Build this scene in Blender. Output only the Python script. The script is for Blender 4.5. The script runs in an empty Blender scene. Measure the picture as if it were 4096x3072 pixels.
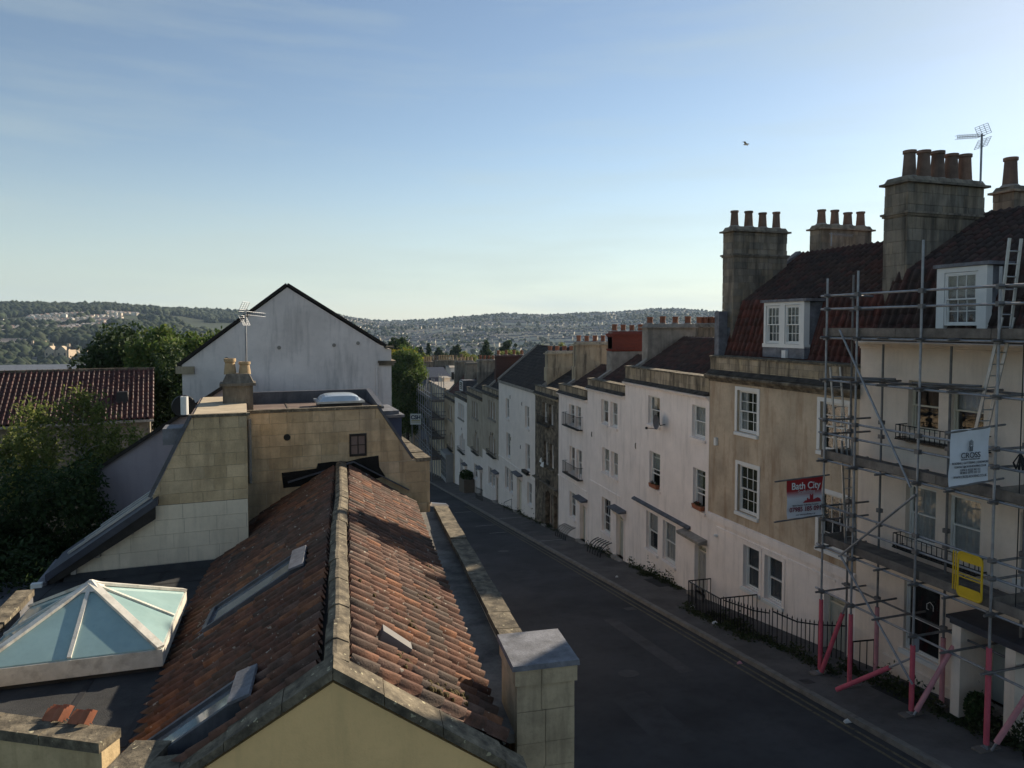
import bpy, math, random
import numpy as np
from mathutils import Vector, Matrix
random.seed(7); rng = np.random.default_rng(11)
scene = bpy.context.scene
C = scene.collection
R = math.radians
# ------------------------------------------------------------------ camera, sky, sun, exposure
cam_d = bpy.data.cameras.new('camera'); cam = bpy.data.objects.new('camera', cam_d); C.objects.link(cam)
cam_d.sensor_width = 36.0; cam_d.lens = 36.0 * 2840 / 4096
cam_d.shift_y = -0.0249; cam_d.clip_start = 0.1; cam_d.clip_end = 30000
cam.location = (0, 0, 0); cam.rotation_euler = (R(90 - 2.6), 0, R(-15))
scene.camera = cam
SUN_AZ, SUN_EL = R(57), R(24)            # azimuth from +Y (down the street) towards +X, elevation
world = bpy.data.worlds.new('World'); scene.world = world; world.use_nodes = True
wn = world.node_tree.nodes; wl = world.node_tree.links
for n in list(wn): wn.remove(n)
w_out = wn.new('ShaderNodeOutputWorld'); w_bg = wn.new('ShaderNodeBackground')
w_sky = wn.new('ShaderNodeTexSky'); w_sky.sky_type = 'NISHITA'; w_sky.sun_disc = False
w_sky.sun_elevation = SUN_EL; w_sky.sun_rotation = SUN_AZ; w_sky.altitude = 60
w_sky.air_density = 1.0; w_sky.dust_density = 0.12; w_sky.ozone_density = 0.4
w_bg.inputs['Strength'].default_value = 0.060
# thin high cirrus veil, the same all round the sky and thicker low down where the view passes through more of it
w_tc = wn.new('ShaderNodeTexCoord'); w_mp = wn.new('ShaderNodeMapping'); w_mp.inputs['Scale'].default_value = (1.3, 1.3, 11.0)
w_nz = wn.new('ShaderNodeTexNoise'); w_nz.inputs['Scale'].default_value = 1.7; w_nz.inputs['Detail'].default_value = 7; w_nz.inputs['Roughness'].default_value = 0.55
w_rp = wn.new('ShaderNodeValToRGB'); w_rp.color_ramp.elements[0].position = 0.46; w_rp.color_ramp.elements[1].position = 0.72
w_rp.color_ramp.elements[0].color = (0.0, 0.0, 0.0, 1); w_rp.color_ramp.elements[1].color = (0.30, 0.30, 0.30, 1)
w_mx = wn.new('ShaderNodeMixRGB'); w_mx.inputs[2].default_value = (4.7, 5.4, 5.1, 1)
wl.new(w_tc.outputs['Generated'], w_mp.inputs['Vector']); wl.new(w_mp.outputs['Vector'], w_nz.inputs['Vector'])
w_sp = wn.new('ShaderNodeSeparateXYZ'); wl.new(w_tc.outputs['Generated'], w_sp.inputs[0])
w_mr = wn.new('ShaderNodeMapRange'); w_mr.interpolation_type = 'SMOOTHSTEP'; w_mr.inputs['From Min'].default_value = -0.02; w_mr.inputs['From Max'].default_value = 0.26; w_mr.inputs['To Min'].default_value = 0.62; w_mr.inputs['To Max'].default_value = 0.0
w_ad = wn.new('ShaderNodeMath'); w_ad.operation = 'ADD'; w_ad.use_clamp = True
wl.new(w_sp.outputs['Z'], w_mr.inputs['Value']); wl.new(w_mr.outputs['Result'], w_ad.inputs[0]); wl.new(w_rp.outputs['Color'], w_ad.inputs[1])
wl.new(w_nz.outputs['Fac'], w_rp.inputs['Fac']); wl.new(w_ad.outputs[0], w_mx.inputs['Fac'])
wl.new(w_sky.outputs['Color'], w_mx.inputs[1]); wl.new(w_mx.outputs['Color'], w_bg.inputs['Color'])
wl.new(w_bg.outputs['Background'], w_out.inputs['Surface'])
sun_d = bpy.data.lights.new('sun', 'SUN'); sun = bpy.data.objects.new('sun', sun_d); C.objects.link(sun)
sun_d.energy = 4.4; sun_d.angle = R(0.5); sun_d.color = (1.0, 0.86, 0.66)
SUN_DIR = Vector((math.cos(SUN_EL) * math.sin(SUN_AZ), math.cos(SUN_EL) * math.cos(SUN_AZ), math.sin(SUN_EL)))
sun.rotation_euler = SUN_DIR.to_track_quat('Z', 'Y').to_euler(); sun.location = (40, 20, 40)
scene.view_settings.view_transform = 'Standard'; scene.view_settings.look = 'None'
scene.view_settings.exposure = 1.02; scene.view_settings.gamma = 1.0
scene.view_settings.use_curve_mapping = False
scene.render.resolution_x = 1024; scene.render.resolution_y = 768
scene.cycles.max_bounces = 6; scene.cycles.transparent_max_bounces = 12; scene.cycles.volume_bounces = 0
scene.cycles.caustics_reflective = False; scene.cycles.caustics_refractive = False

# ------------------------------------------------------------------ helpers
class MB:
    """collects faces; build() links them as ONE mesh object"""
    def __init__(s, off=(0, 0, 0)): s.v = []; s.f = []; s.m = []; s.o = off
    def P(s, p):
        s.v.append((p[0] + s.o[0], p[1] + s.o[1], p[2] + s.o[2])); return len(s.v) - 1
    def face(s, pts, m=0):
        s.f.append([s.P(p) for p in pts]); s.m.append(m); return s
    def box(s, x0, x1, y0, y1, z0, z1, m=0):
        a = [s.P(p) for p in ((x0, y0, z0), (x1, y0, z0), (x1, y1, z0), (x0, y1, z0), (x0, y0, z1), (x1, y0, z1), (x1, y1, z1), (x0, y1, z1))]
        for q in ((0, 3, 2, 1), (4, 5, 6, 7), (0, 1, 5, 4), (1, 2, 6, 5), (2, 3, 7, 6), (3, 0, 4, 7)):
            s.f.append([a[i] for i in q]); s.m.append(m)
        return s
    def hexa(s, b, t, m=0):
        """bottom quad b, top quad t (same winding, counter-clockwise from above)"""
        n = len(b); a = [s.P(p) for p in b]; c = [s.P(p) for p in t]
        s.f.append(a[::-1]); s.m.append(m); s.f.append(c); s.m.append(m)
        for i in range(n):
            j = (i + 1) % n; s.f.append([a[i], a[j], c[j], c[i]]); s.m.append(m)
        return s
    def bar(s, p0, p1, w, h, m=0, up=(0, 0, 1)):
        p0 = Vector(p0); p1 = Vector(p1); d = (p1 - p0).normalized(); u = Vector(up)
        if abs(d.dot(u)) > 0.99: u = Vector((1, 0, 0))
        r = d.cross(u).normalized() * w / 2; t = r.cross(d).normalized() * h / 2
        b = [p0 - r - t, p0 + r - t, p0 + r + t, p0 - r + t]; e = [q + (p1 - p0) for q in b]
        return s.hexa(b, e, m)
    def tube(s, p0, p1, r0, r1=None, n=8, m=0, cap=True):
        r1 = r0 if r1 is None else r1
        p0 = Vector(p0); p1 = Vector(p1); d = (p1 - p0)
        if d.length < 1e-6: return s
        d.normalize(); a = d.orthogonal().normalized(); b = d.cross(a)
        A = []; B = []
        for i in range(n):
            t = 2 * math.pi * i / n; q = a * math.cos(t) + b * math.sin(t)
            A.append(s.P(p0 + q * r0)); B.append(s.P(p1 + q * r1))
        for i in range(n):
            j = (i + 1) % n; s.f.append([A[i], A[j], B[j], B[i]]); s.m.append(m)
        if cap: s.f.append(A[::-1]); s.m.append(m); s.f.append(B); s.m.append(m)
        return s
    def path(s, pts, r, n=6, m=0):
        for a, b in zip(pts[:-1], pts[1:]): s.tube(a, b, r, r, n, m)
        return s
    def lathe(s, c, prof, n=12, m=0):
        rings = []
        for r, z in prof:
            rings.append([s.P((c[0] + r * math.cos(2 * math.pi * i / n), c[1] + r * math.sin(2 * math.pi * i / n), c[2] + z)) for i in range(n)])
        for a, b in zip(rings[:-1], rings[1:]):
            for i in range(n):
                j = (i + 1) % n; s.f.append([a[i], a[j], b[j], b[i]]); s.m.append(m)
        s.f.append(rings[0][::-1]); s.m.append(m); s.f.append(rings[-1]); s.m.append(m)
        return s
    def prism(s, poly, f0, f1, m=0):
        """poly of 2D points; f0/f1 map a 2D point to the two end faces"""
        a = [s.P(f0(p)) for p in poly]; b = [s.P(f1(p)) for p in poly]; n = len(poly)
        s.f.append(a[::-1]); s.m.append(m); s.f.append(b); s.m.append(m)
        for i in range(n):
            j = (i + 1) % n; s.f.append([a[i], a[j], b[j], b[i]]); s.m.append(m)
        return s
    def mesh(s, name, mats):
        me = bpy.data.meshes.new(name); me.from_pydata(s.v, [], s.f)
        for k in (mats if isinstance(mats, (list, tuple)) else [mats]): me.materials.append(k)
        if any(s.m): me.polygons.foreach_set('material_index', s.m)
        me.update(); return me
    def build(s, name, mats, parent=None, smooth=False):
        me = s.mesh(name, mats)
        if smooth:
            me.polygons.foreach_set('use_smooth', [True] * len(me.polygons))
            try: me.set_sharp_from_angle(angle=R(40))
            except Exception: pass
        return link(name, me, parent)
def link(name, me, parent=None, mat=None):
    o = bpy.data.objects.new(name, me); C.objects.link(o)
    if parent: o.parent = parent
    if mat is not None: o.matrix_local = mat
    return o
def np_mesh(name, V, F, mats, parent=None, kind=None):
    me = bpy.data.meshes.new(name); nv = len(V); nf = len(F); k = F.shape[1]
    me.vertices.add(nv); me.vertices.foreach_set('co', np.ascontiguousarray(V, dtype=np.float32).ravel())
    me.loops.add(nf * k); me.loops.foreach_set('vertex_index', F.astype(np.int32).ravel())
    me.polygons.add(nf); me.polygons.foreach_set('loop_start', np.arange(0, nf * k, k, dtype=np.int32))
    try: me.polygons.foreach_set('loop_total', np.full(nf, k, dtype=np.int32))
    except Exception: pass
    for m in (mats if isinstance(mats, (list, tuple)) else [mats]): me.materials.append(m)
    me.update(calc_edges=True); me.validate()
    o = link(name, me, parent)
    if kind: o['kind'] = kind
    return o
def thing(name, label, cat, loc=(0, 0, 0), rz=0.0, group=None):
    o = bpy.data.objects.new(name, None); C.objects.link(o); o.empty_display_size = 0.3
    o.location = loc; o.rotation_euler = (0, 0, rz); o['label'] = label; o['category'] = cat
    if group: o['group'] = group
    return o
def tag(o, label, cat, group=None):
    o['label'] = label; o['category'] = cat
    if group: o['group'] = group
    return o
def struct(o): o['kind'] = 'structure'; return o
def road_z(Y): return -8.0 - 0.131 * Y
def pave_z(Y): return road_z(Y) + 0.13

# ------------------------------------------------------------------ materials
MATS = {}
def mat(name, col, rough=0.85, var=0.12, scale=2.5, stain=None, stain_amt=0.0, streak=True, stain_lo=0.5, stain_hi=0.72, bump=0.0, bscale=40, spec=0.25, metal=0.0, rand=None, spots=None, spot_amt=0.0, colb=None):
    if name in MATS: return MATS[name]
    m = bpy.data.materials.new(name); m.use_nodes = True; MATS[name] = m
    nt = m.node_tree; N = nt.nodes; L = nt.links; bs = N['Principled BSDF']
    bs.inputs['Roughness'].default_value = rough; bs.inputs['Metallic'].default_value = metal
    bs.inputs['Specular IOR Level'].default_value = spec
    geo = N.new('ShaderNodeNewGeometry')
    def noise(sc, det=4, vec=None, ro=0.6):
        n = N.new('ShaderNodeTexNoise'); n.inputs['Scale'].default_value = sc; n.inputs['Detail'].default_value = det; n.inputs['Roughness'].default_value = ro
        L.new(vec or geo.outputs['Position'], n.inputs['Vector']); return n
    def mix(a, b, fac, mode='MIX'):
        x = N.new('ShaderNodeMixRGB'); x.blend_type = mode
        for i, q in ((1, a), (2, b), (0, fac)):
            if hasattr(q, 'links'): L.new(q, x.inputs[i])
            elif isinstance(q, (int, float)): x.inputs[i].default_value = q
            else: x.inputs[i].default_value = (*q, 1)
        return x.outputs[0]
    def ramp(src, lo, hi, a=0.0, b=1.0):
        r = N.new('ShaderNodeValToRGB'); e = r.color_ramp.elements
        e[0].position = lo; e[1].position = hi; e[0].color = (a, a, a, 1); e[1].color = (b, b, b, 1)
        L.new(src, r.inputs[0]); return r.outputs[0]
    if rand:
        oi = N.new('ShaderNodeObjectInfo'); ad = N.new('ShaderNodeMath'); ad.operation = 'ADD'; fr = N.new('ShaderNodeMath'); fr.operation = 'FRACT'
        L.new(oi.outputs['Random'], ad.inputs[0]); L.new(geo.outputs['Random Per Island'], ad.inputs[1]); L.new(ad.outputs[0], fr.inputs[0])
        r = N.new('ShaderNodeValToRGB'); r.color_ramp.interpolation = 'CONSTANT'; e = r.color_ramp.elements
        while len(e) < len(rand): e.new(0.5)
        for i, c in enumerate(rand): e[i].position = i / len(rand); e[i].color = (*c, 1)
        L.new(fr.outputs[0], r.inputs[0]); base = r.outputs[0]
    else: base = tuple(col)
    n1 = noise(scale)
    lo = mix(base, (1 - var * 1.6,) * 3, 1.0, 'MULTIPLY'); hi = mix(base, (1 + var,) * 3, 1.0, 'MULTIPLY') if not colb else mix(base, colb, 0.85)
    cur = mix(lo, hi, ramp(n1.outputs['Fac'], 0.3, 0.7))
    if var: 
        nf = noise(scale * 9, 3); cur = mix(cur, mix(cur, (0.72, 0.72, 0.72), 1.0, 'MULTIPLY'), ramp(nf.outputs['Fac'], 0.5, 0.75, 0, min(1, var * 3)))
    if stain:
        if streak:
            mp = N.new('ShaderNodeMapping'); mp.inputs['Scale'].default_value = (2.2, 2.2, 0.28); L.new(geo.outputs['Position'], mp.inputs['Vector'])
            ns = noise(1.6, 6, mp.outputs['Vector'], 0.65)
        else: ns = noise(scale * 0.8, 7, None, 0.65)
        cur = mix(cur, stain, ramp(ns.outputs['Fac'], stain_lo, stain_hi, 0, stain_amt))
    if spots:
        vo = N.new('ShaderNodeTexNoise'); vo.inputs['Scale'].default_value = 11; vo.inputs['Detail'].default_value = 2; L.new(geo.outputs['Position'], vo.inputs['Vector'])
        cur = mix(cur, spots, ramp(vo.outputs['Fac'], 0.69, 0.715, 0, spot_amt))
    if hasattr(cur, 'links'): L.new(cur, bs.inputs['Base Color'])
    if bump:
        nb = noise(bscale, 5); b = N.new('ShaderNodeBump'); b.inputs['Strength'].default_value = bump; b.inputs['Distance'].default_value = 0.02
        L.new(nb.outputs['Fac'], b.inputs['Height']); L.new(b.outputs['Normal'], bs.inputs['Normal'])
    return m
def brick_mat(name, a, b, mortar, sc=1.0):
    m = mat(name, a, 0.9, 0.1); nt = m.node_tree; N = nt.nodes; L = nt.links; bs = N['Principled BSDF']
    geo = N.new('ShaderNodeNewGeometry'); sp = N.new('ShaderNodeSeparateXYZ'); ad = N.new('ShaderNodeMath'); cb = N.new('ShaderNodeCombineXYZ')
    L.new(geo.outputs['Position'], sp.inputs[0]); L.new(sp.outputs['X'], ad.inputs[0]); L.new(sp.outputs['Y'], ad.inputs[1]); L.new(ad.outputs[0], cb.inputs[0]); L.new(sp.outputs['Z'], cb.inputs[1])
    t = N.new('ShaderNodeTexBrick'); t.inputs['Color1'].default_value = (*a, 1); t.inputs['Color2'].default_value = (*b, 1); t.inputs['Mortar'].default_value = (*mortar, 1)
    t.inputs['Scale'].default_value = sc; t.inputs['Mortar Size'].default_value = 0.012; t.inputs['Brick Width'].default_value = 0.23; t.inputs['Row Height'].default_value = 0.078
    L.new(cb.outputs[0], t.inputs['Vector']); L.new(t.outputs['Color'], bs.inputs['Base Color'])
    bp = N.new('ShaderNodeBump'); bp.inputs['Strength'].default_value = 0.5; bp.inputs['Distance'].default_value = 0.01; bp.invert = True
    L.new(t.outputs['Fac'], bp.inputs['Height']); L.new(bp.outputs['Normal'], bs.inputs['Normal'])
    return m
def glass_mat(name, tint=(0.95, 0.97, 0.97), base=0.05, rough=0.02):
    m = bpy.data.materials.new(name); m.use_nodes = True; nt = m.node_tree; N = nt.nodes; L = nt.links
    for n in list(N):
        if n.type != 'OUTPUT_MATERIAL': N.remove(n)
    out = [n for n in N if n.type == 'OUTPUT_MATERIAL'][0]
    tr = N.new('ShaderNodeBsdfTransparent'); tr.inputs[0].default_value = (*tint, 1)
    gl = N.new('ShaderNodeBsdfGlossy'); gl.inputs['Roughness'].default_value = rough
    lw = N.new('ShaderNodeLayerWeight'); lw.inputs['Blend'].default_value = 0.5; fr = N.new('ShaderNodeMath'); fr.operation = 'POWER'; fr.inputs[1].default_value = 4.0; L.new(lw.outputs['Facing'], fr.inputs[0]); ad = N.new('ShaderNodeMath'); ad.operation = 'MULTIPLY_ADD'; ad.inputs[1].default_value = 0.75; ad.inputs[2].default_value = base; ad.use_clamp = True
    nz = N.new('ShaderNodeTexNoise'); nz.inputs['Scale'].default_value = 2.2; bp = N.new('ShaderNodeBump'); bp.inputs['Strength'].default_value = 0.12; bp.inputs['Distance'].default_value = 0.05
    L.new(nz.outputs['Fac'], bp.inputs['Height']); L.new(bp.outputs['Normal'], gl.inputs['Normal'])
    mx = N.new('ShaderNodeMixShader'); L.new(fr.outputs[0], ad.inputs[0]); L.new(ad.outputs[0], mx.inputs[0]); L.new(tr.outputs[0], mx.inputs[1]); L.new(gl.outputs[0], mx.inputs[2])
    L.new(mx.outputs[0], out.inputs['Surface']); MATS[name] = m; return m
def leaf_mat(name, cols, trans=0.35):
    m = mat(name, cols[0], 0.6, 0.0, rand=cols, spec=0.2); nt = m.node_tree; N = nt.nodes; L = nt.links; bs = N['Principled BSDF']
    out = [n for n in N if n.type == 'OUTPUT_MATERIAL'][0]; tl = N.new('ShaderNodeBsdfTranslucent')
    L.new(bs.inputs['Base Color'].links[0].from_socket, tl.inputs['Color'])
    mx = N.new('ShaderNodeMixShader'); mx.inputs[0].default_value = trans; L.new(bs.outputs[0], mx.inputs[1]); L.new(tl.outputs[0], mx.inputs[2]); L.new(mx.outputs[0], out.inputs['Surface'])
    return m
white_render = mat('white_render', (0.84, 0.745, 0.68), 0.9, 0.05, 1.2, (0.42, 0.37, 0.33), 0.4, bump=0.25, bscale=60)
cream_render = mat('cream_render', (0.76, 0.645, 0.54), 0.9, 0.06, 1.2, (0.40, 0.34, 0.29), 0.25, bump=0.25, bscale=60)
cool_render = mat('cool_render', (0.77, 0.69, 0.62), 0.9, 0.05, 1.0, (0.40, 0.38, 0.38), 0.2, bump=0.2, bscale=60)
gable_render = mat('gable_render', (0.78, 0.70, 0.65), 0.92, 0.09, 0.7, (0.27, 0.25, 0.235), 0.6, stain_lo=0.5, stain_hi=0.78, bump=0.3, bscale=30)
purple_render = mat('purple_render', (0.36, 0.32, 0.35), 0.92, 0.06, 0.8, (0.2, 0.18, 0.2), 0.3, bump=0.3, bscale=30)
beige_render = mat('beige_render', (0.42, 0.36, 0.28), 0.92, 0.1, 1.0, (0.16, 0.13, 0.10), 0.6, bump=0.3)
tan_stone = mat('tan_stone', (0.48, 0.385, 0.28), 0.92, 0.16, 0.8, (0.23, 0.125, 0.06), 0.6, bump=0.35, bscale=35)
tan_clean = mat('tan_clean', (0.42, 0.345, 0.24), 0.92, 0.12, 1.4, (0.10, 0.08, 0.06), 0.9, stain_lo=0.47, stain_hi=0.66, bump=0.35, bscale=35)
ashlar = mat('ashlar', (0.42, 0.31, 0.18), 0.93, 0.16, 1.6, (0.13, 0.10, 0.07), 0.6, stain_lo=0.48, stain_hi=0.75, bump=0.4, bscale=30, rand=[(0.52, 0.39, 0.235), (0.55, 0.415, 0.255), (0.485, 0.365, 0.22), (0.58, 0.44, 0.275), (0.51, 0.395, 0.255)])
parapet_stone = mat('parapet_stone', (0.37, 0.30, 0.21), 0.93, 0.14, 1.6, (0.055, 0.046, 0.038), 0.92, stain_lo=0.44, stain_hi=0.64, bump=0.4, bscale=30, rand=[(0.37, 0.30, 0.21), (0.42, 0.34, 0.24), (0.33, 0.27, 0.19), (0.39, 0.315, 0.21)])
chimney_stone = mat('chimney_stone', (0.25, 0.215, 0.17), 0.93, 0.16, 1.6, (0.05, 0.045, 0.04), 0.85, stain_lo=0.44, stain_hi=0.68, bump=0.4, bscale=30, rand=[(0.25, 0.215, 0.17), (0.29, 0.245, 0.19), (0.21, 0.185, 0.15), (0.27, 0.22, 0.16)])
dark_stone = mat('dark_stone', (0.20, 0.165, 0.125), 0.95, 0.3, 3.0, (0.055, 0.045, 0.036), 0.85, streak=False, stain_lo=0.42, stain_hi=0.6, bump=0.6, bscale=20, colb=(0.30, 0.25, 0.18))
grey_coping = mat('grey_coping', (0.155, 0.13, 0.098), 0.95, 0.3, 5.0, (0.05, 0.043, 0.034), 0.85, streak=False, stain_lo=0.45, stain_hi=0.65, bump=0.7, bscale=22, spots=(0.50, 0.45, 0.30), spot_amt=0.7, colb=(0.28, 0.235, 0.165))
cement = mat('cement', (0.30, 0.27, 0.235), 0.95, 0.18, 2.0, (0.10, 0.09, 0.08), 0.6, bump=0.4)
mortar = mat('mortar', (0.46, 0.38, 0.27), 0.95, 0.12, 3)
dark_joint = mat('dark_joint', (0.11, 0.09, 0.07), 0.95, 0.15, 3)
yellow_render = mat('yellow_render', (0.90, 0.60, 0.28), 0.9, 0.05, 1.3, (0.42, 0.31, 0.15), 0.25, bump=0.3, bscale=35)
cream_wall = mat('cream_wall', (0.60, 0.52, 0.38), 0.92, 0.1, 1.3, (0.30, 0.25, 0.18), 0.35, bump=0.3, bscale=35)
paint_white = mat('paint_white', (0.70, 0.69, 0.66), 0.5, 0.04, 3)
paint_cream = mat('paint_cream', (0.60, 0.55, 0.44), 0.55, 0.05, 3)
paint_grey = mat('paint_grey', (0.30, 0.30, 0.29), 0.55, 0.05, 3)
paint_sage = mat('paint_sage', (0.36, 0.37, 0.33), 0.55, 0.05, 3)
paint_black = mat('paint_black', (0.012, 0.012, 0.013), 0.45, 0.1, 6)
paint_navy = mat('paint_navy', (0.05, 0.065, 0.12), 0.5, 0.1, 3)
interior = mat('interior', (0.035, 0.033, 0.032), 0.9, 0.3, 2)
curtain_m = mat('curtain_m', (0.42, 0.41, 0.40), 0.9, 0.1, 4)
blind_m = mat('blind_m', (0.16, 0.16, 0.17), 0.8, 0.1, 4)
pane_glass = glass_mat('pane_glass')
lead = mat('lead', (0.17, 0.172, 0.19), 0.7, 0.28, 4.0, (0.09, 0.088, 0.088), 0.6, streak=False, spec=0.3, bump=0.35, bscale=30)
lead_dark = mat('lead_dark', (0.075, 0.08, 0.095), 0.6, 0.25, 2.5, (0.15, 0.15, 0.16), 0.5, spec=0.4)
tile_cols = [(0.125, 0.070, 0.052), (0.140, 0.074, 0.053), (0.160, 0.080, 0.055), (0.105, 0.068, 0.054), (0.125, 0.072, 0.054), (0.185, 0.092, 0.060), (0.095, 0.070, 0.058), (0.145, 0.086, 0.066), (0.225, 0.105, 0.060), (0.130, 0.066, 0.048), (0.12, 0.080, 0.062), (0.15, 0.094, 0.074), (0.14, 0.070, 0.050)]
pantile_old = mat('pantile_old', tile_cols[1], 0.88, 0.22, 6.0, (0.045, 0.038, 0.032), 0.65, streak=False, stain_lo=0.48, stain_hi=0.68, bump=0.5, bscale=45, rand=tile_cols, spots=(0.42, 0.39, 0.33), spot_amt=0.6)
pantile_red = mat('pantile_red', (0.11, 0.045, 0.038), 0.8, 0.18, 3.0, (0.038, 0.03, 0.028), 0.8, bump=0.3, rand=[(0.11, 0.045, 0.038), (0.095, 0.042, 0.036), (0.13, 0.05, 0.042), (0.085, 0.042, 0.037)])
pantile_brown = mat('pantile_brown', (0.065, 0.042, 0.038), 0.8, 0.18, 3.0, (0.028, 0.024, 0.023), 0.7, bump=0.3, rand=[(0.065, 0.042, 0.038), (0.085, 0.045, 0.04), (0.055, 0.04, 0.037), (0.075, 0.05, 0.043)])
slate_m = mat('slate_m', (0.045, 0.039, 0.038), 0.85, 0.2, 3.0, (0.022, 0.02, 0.02), 0.5, rand=[(0.045, 0.039, 0.038), (0.055, 0.047, 0.045), (0.038, 0.034, 0.034), (0.05, 0.041, 0.039)], spec=0.15)
slate_blue = mat('slate_blue', (0.035, 0.04, 0.058), 0.55, 0.2, 3.0, rand=[(0.035, 0.04, 0.058), (0.045, 0.05, 0.068), (0.03, 0.034, 0.048)], spec=0.4)
gutter_grey = mat('gutter_grey', (0.19, 0.175, 0.155), 0.95, 0.25, 2.0, (0.045, 0.042, 0.04), 0.7, streak=False, bump=0.4)
clay_pot = mat('clay_pot', (0.27, 0.115, 0.068), 0.85, 0.2, 3.0, (0.07, 0.05, 0.04), 0.6, rand=[(0.27, 0.115, 0.068), (0.23, 0.10, 0.062), (0.30, 0.13, 0.078)], bump=0.3)
buff_pot = mat('buff_pot', (0.46, 0.33, 0.19), 0.85, 0.15, 3.0, (0.16, 0.11, 0.07), 0.5, bump=0.3)
brown_pot = mat('brown_pot', (0.20, 0.135, 0.10), 0.88, 0.2, 3.0, (0.06, 0.05, 0.045), 0.6, rand=[(0.20, 0.135, 0.10), (0.24, 0.15, 0.11), (0.17, 0.12, 0.095)], bump=0.3)
red_brick = brick_mat('red_brick', (0.25, 0.055, 0.035), (0.20, 0.045, 0.03), (0.10, 0.04, 0.032))
dark_brick = brick_mat('dark_brick', (0.10, 0.045, 0.035), (0.075, 0.036, 0.03), (0.045, 0.03, 0.026))
felt = mat('felt', (0.040, 0.041, 0.043), 0.92, 0.22, 1.5, (0.075, 0.074, 0.07), 0.6, streak=False, bump=0.6, bscale=70)
asphalt = mat('asphalt', (0.050, 0.049, 0.052), 0.9, 0.25, 0.35, (0.026, 0.026, 0.029), 0.8, streak=False, bump=0.5, bscale=90)
paving = mat('paving', (0.105, 0.095, 0.09), 0.92, 0.2, 1.0, (0.055, 0.05, 0.048), 0.6, streak=False, bump=0.4, bscale=60)
kerb_m = mat('kerb_m', (0.19, 0.175, 0.155), 0.92, 0.2, 3, bump=0.3)
line_yellow = mat('line_yellow', (0.135, 0.115, 0.075), 0.85, 0.3, 8, (0.06, 0.057, 0.055), 0.9, streak=False)
line_white = mat('line_white', (0.30, 0.29, 0.27), 0.85, 0.3, 8, (0.09, 0.085, 0.08), 0.7, streak=False)
galv = mat('galv', (0.30, 0.31, 0.33), 0.5, 0.15, 6, (0.16, 0.14, 0.13), 0.5, spec=0.5, metal=0.55)
galv_dark = mat('galv_dark', (0.17, 0.165, 0.165), 0.6, 0.2, 6, (0.09, 0.08, 0.075), 0.5, spec=0.5, metal=0.4)
board_m = mat('board_m', (0.175, 0.15, 0.13), 0.9, 0.25, 3, (0.09, 0.08, 0.07), 0.6, rand=[(0.175, 0.15, 0.13), (0.20, 0.17, 0.145), (0.15, 0.13, 0.115)], bump=0.3)
foam_pink = mat('foam_pink', (0.52, 0.10, 0.135), 0.8, 0.1, 4)
foam_pale = mat('foam_pale', (0.52, 0.24, 0.26), 0.8, 0.1, 4)
gate_yellow = mat('gate_yellow', (0.62, 0.40, 0.025), 0.55, 0.08, 4)
banner_white = mat('banner_white', (0.62, 0.65, 0.70), 0.7, 0.04, 3)
banner_red = mat('banner_red', (0.42, 0.035, 0.04), 0.7, 0.05, 3)
ink_dark = mat('ink_dark', (0.06, 0.065, 0.075), 0.8, 0, 3)
ink_white = mat('ink_white', (0.75, 0.75, 0.75), 0.8, 0, 3)
ink_pale = mat('ink_pale', (0.50, 0.42, 0.44), 0.8, 0, 3)
ink_maroon = mat('ink_maroon', (0.20, 0.04, 0.06), 0.8, 0, 3)
timber_dark = mat('timber_dark', (0.03, 0.026, 0.023), 0.8, 0.2, 4)
alu = mat('alu', (0.42, 0.43, 0.44), 0.4, 0.1, 5, metal=0.7, spec=0.5)
alu_dirty = mat('alu_dirty', (0.66, 0.63, 0.56), 0.55, 0.12, 4, (0.25, 0.22, 0.18), 0.7, streak=False, metal=0.15, spec=0.4, bump=0.2)
terracotta = mat('terracotta', (0.32, 0.12, 0.065), 0.85, 0.15, 6)
plastic_white = mat('plastic_white', (0.68, 0.68, 0.66), 0.5, 0.05, 4)
plastic_black = mat('plastic_black', (0.02, 0.02, 0.022), 0.5, 0.1, 4)
bark = mat('bark', (0.09, 0.075, 0.06), 0.95, 0.25, 5, bump=0.5)
bark_birch = mat('bark_birch', (0.32, 0.29, 0.25), 0.9, 0.3, 4, (0.05, 0.045, 0.04), 0.7, streak=False)
litter_m = mat('litter_m', (0.6, 0.58, 0.55), 0.7, 0.1, 10)
# ------------------------------------------------------------------ tiles
def tile_arrays(kind, w, l):
    if kind == 'slate':
        V = np.array([(0.004, 0, 0.012), (w - 0.004, 0, 0.012), (w - 0.004, l, 0.0), (0.004, l, 0.0), (0.004, 0, -0.004), (w - 0.004, 0, -0.004)], float)
        return V, np.array([(0, 1, 2, 3), (4, 5, 1, 0)])
    if kind == 'pan': prof = [(0, .010), (.10, -.012), (.26, -.020), (.42, -.016), (.50, .034), (.62, .080), (.76, .096), (.90, .078), (1.02, .012)]
    else: prof = [(0, .02), (.10, .0), (.36, .0), (.5, .0), (.56, .03), (.66, .062), (.78, .074), (.90, .06), (1.02, .006)]
    k = w / 0.26
    V = []; n = len(prof)
    for y, dz in ((0.0, 0.022), (l, 0.0)):
        for x, z in prof: V.append((x * w, y, z * k + dz))
    for x, z in prof: V.append((x * w, 0.0, z * k - 0.008))
    F = [(i, i + 1, n + i + 1, n + i) for i in range(n - 1)] + [(2 * n + i, 2 * n + i + 1, i + 1, i) for i in range(n - 1)]
    return np.array(V, float), np.array(F)
TILE_ME = {}
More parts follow.
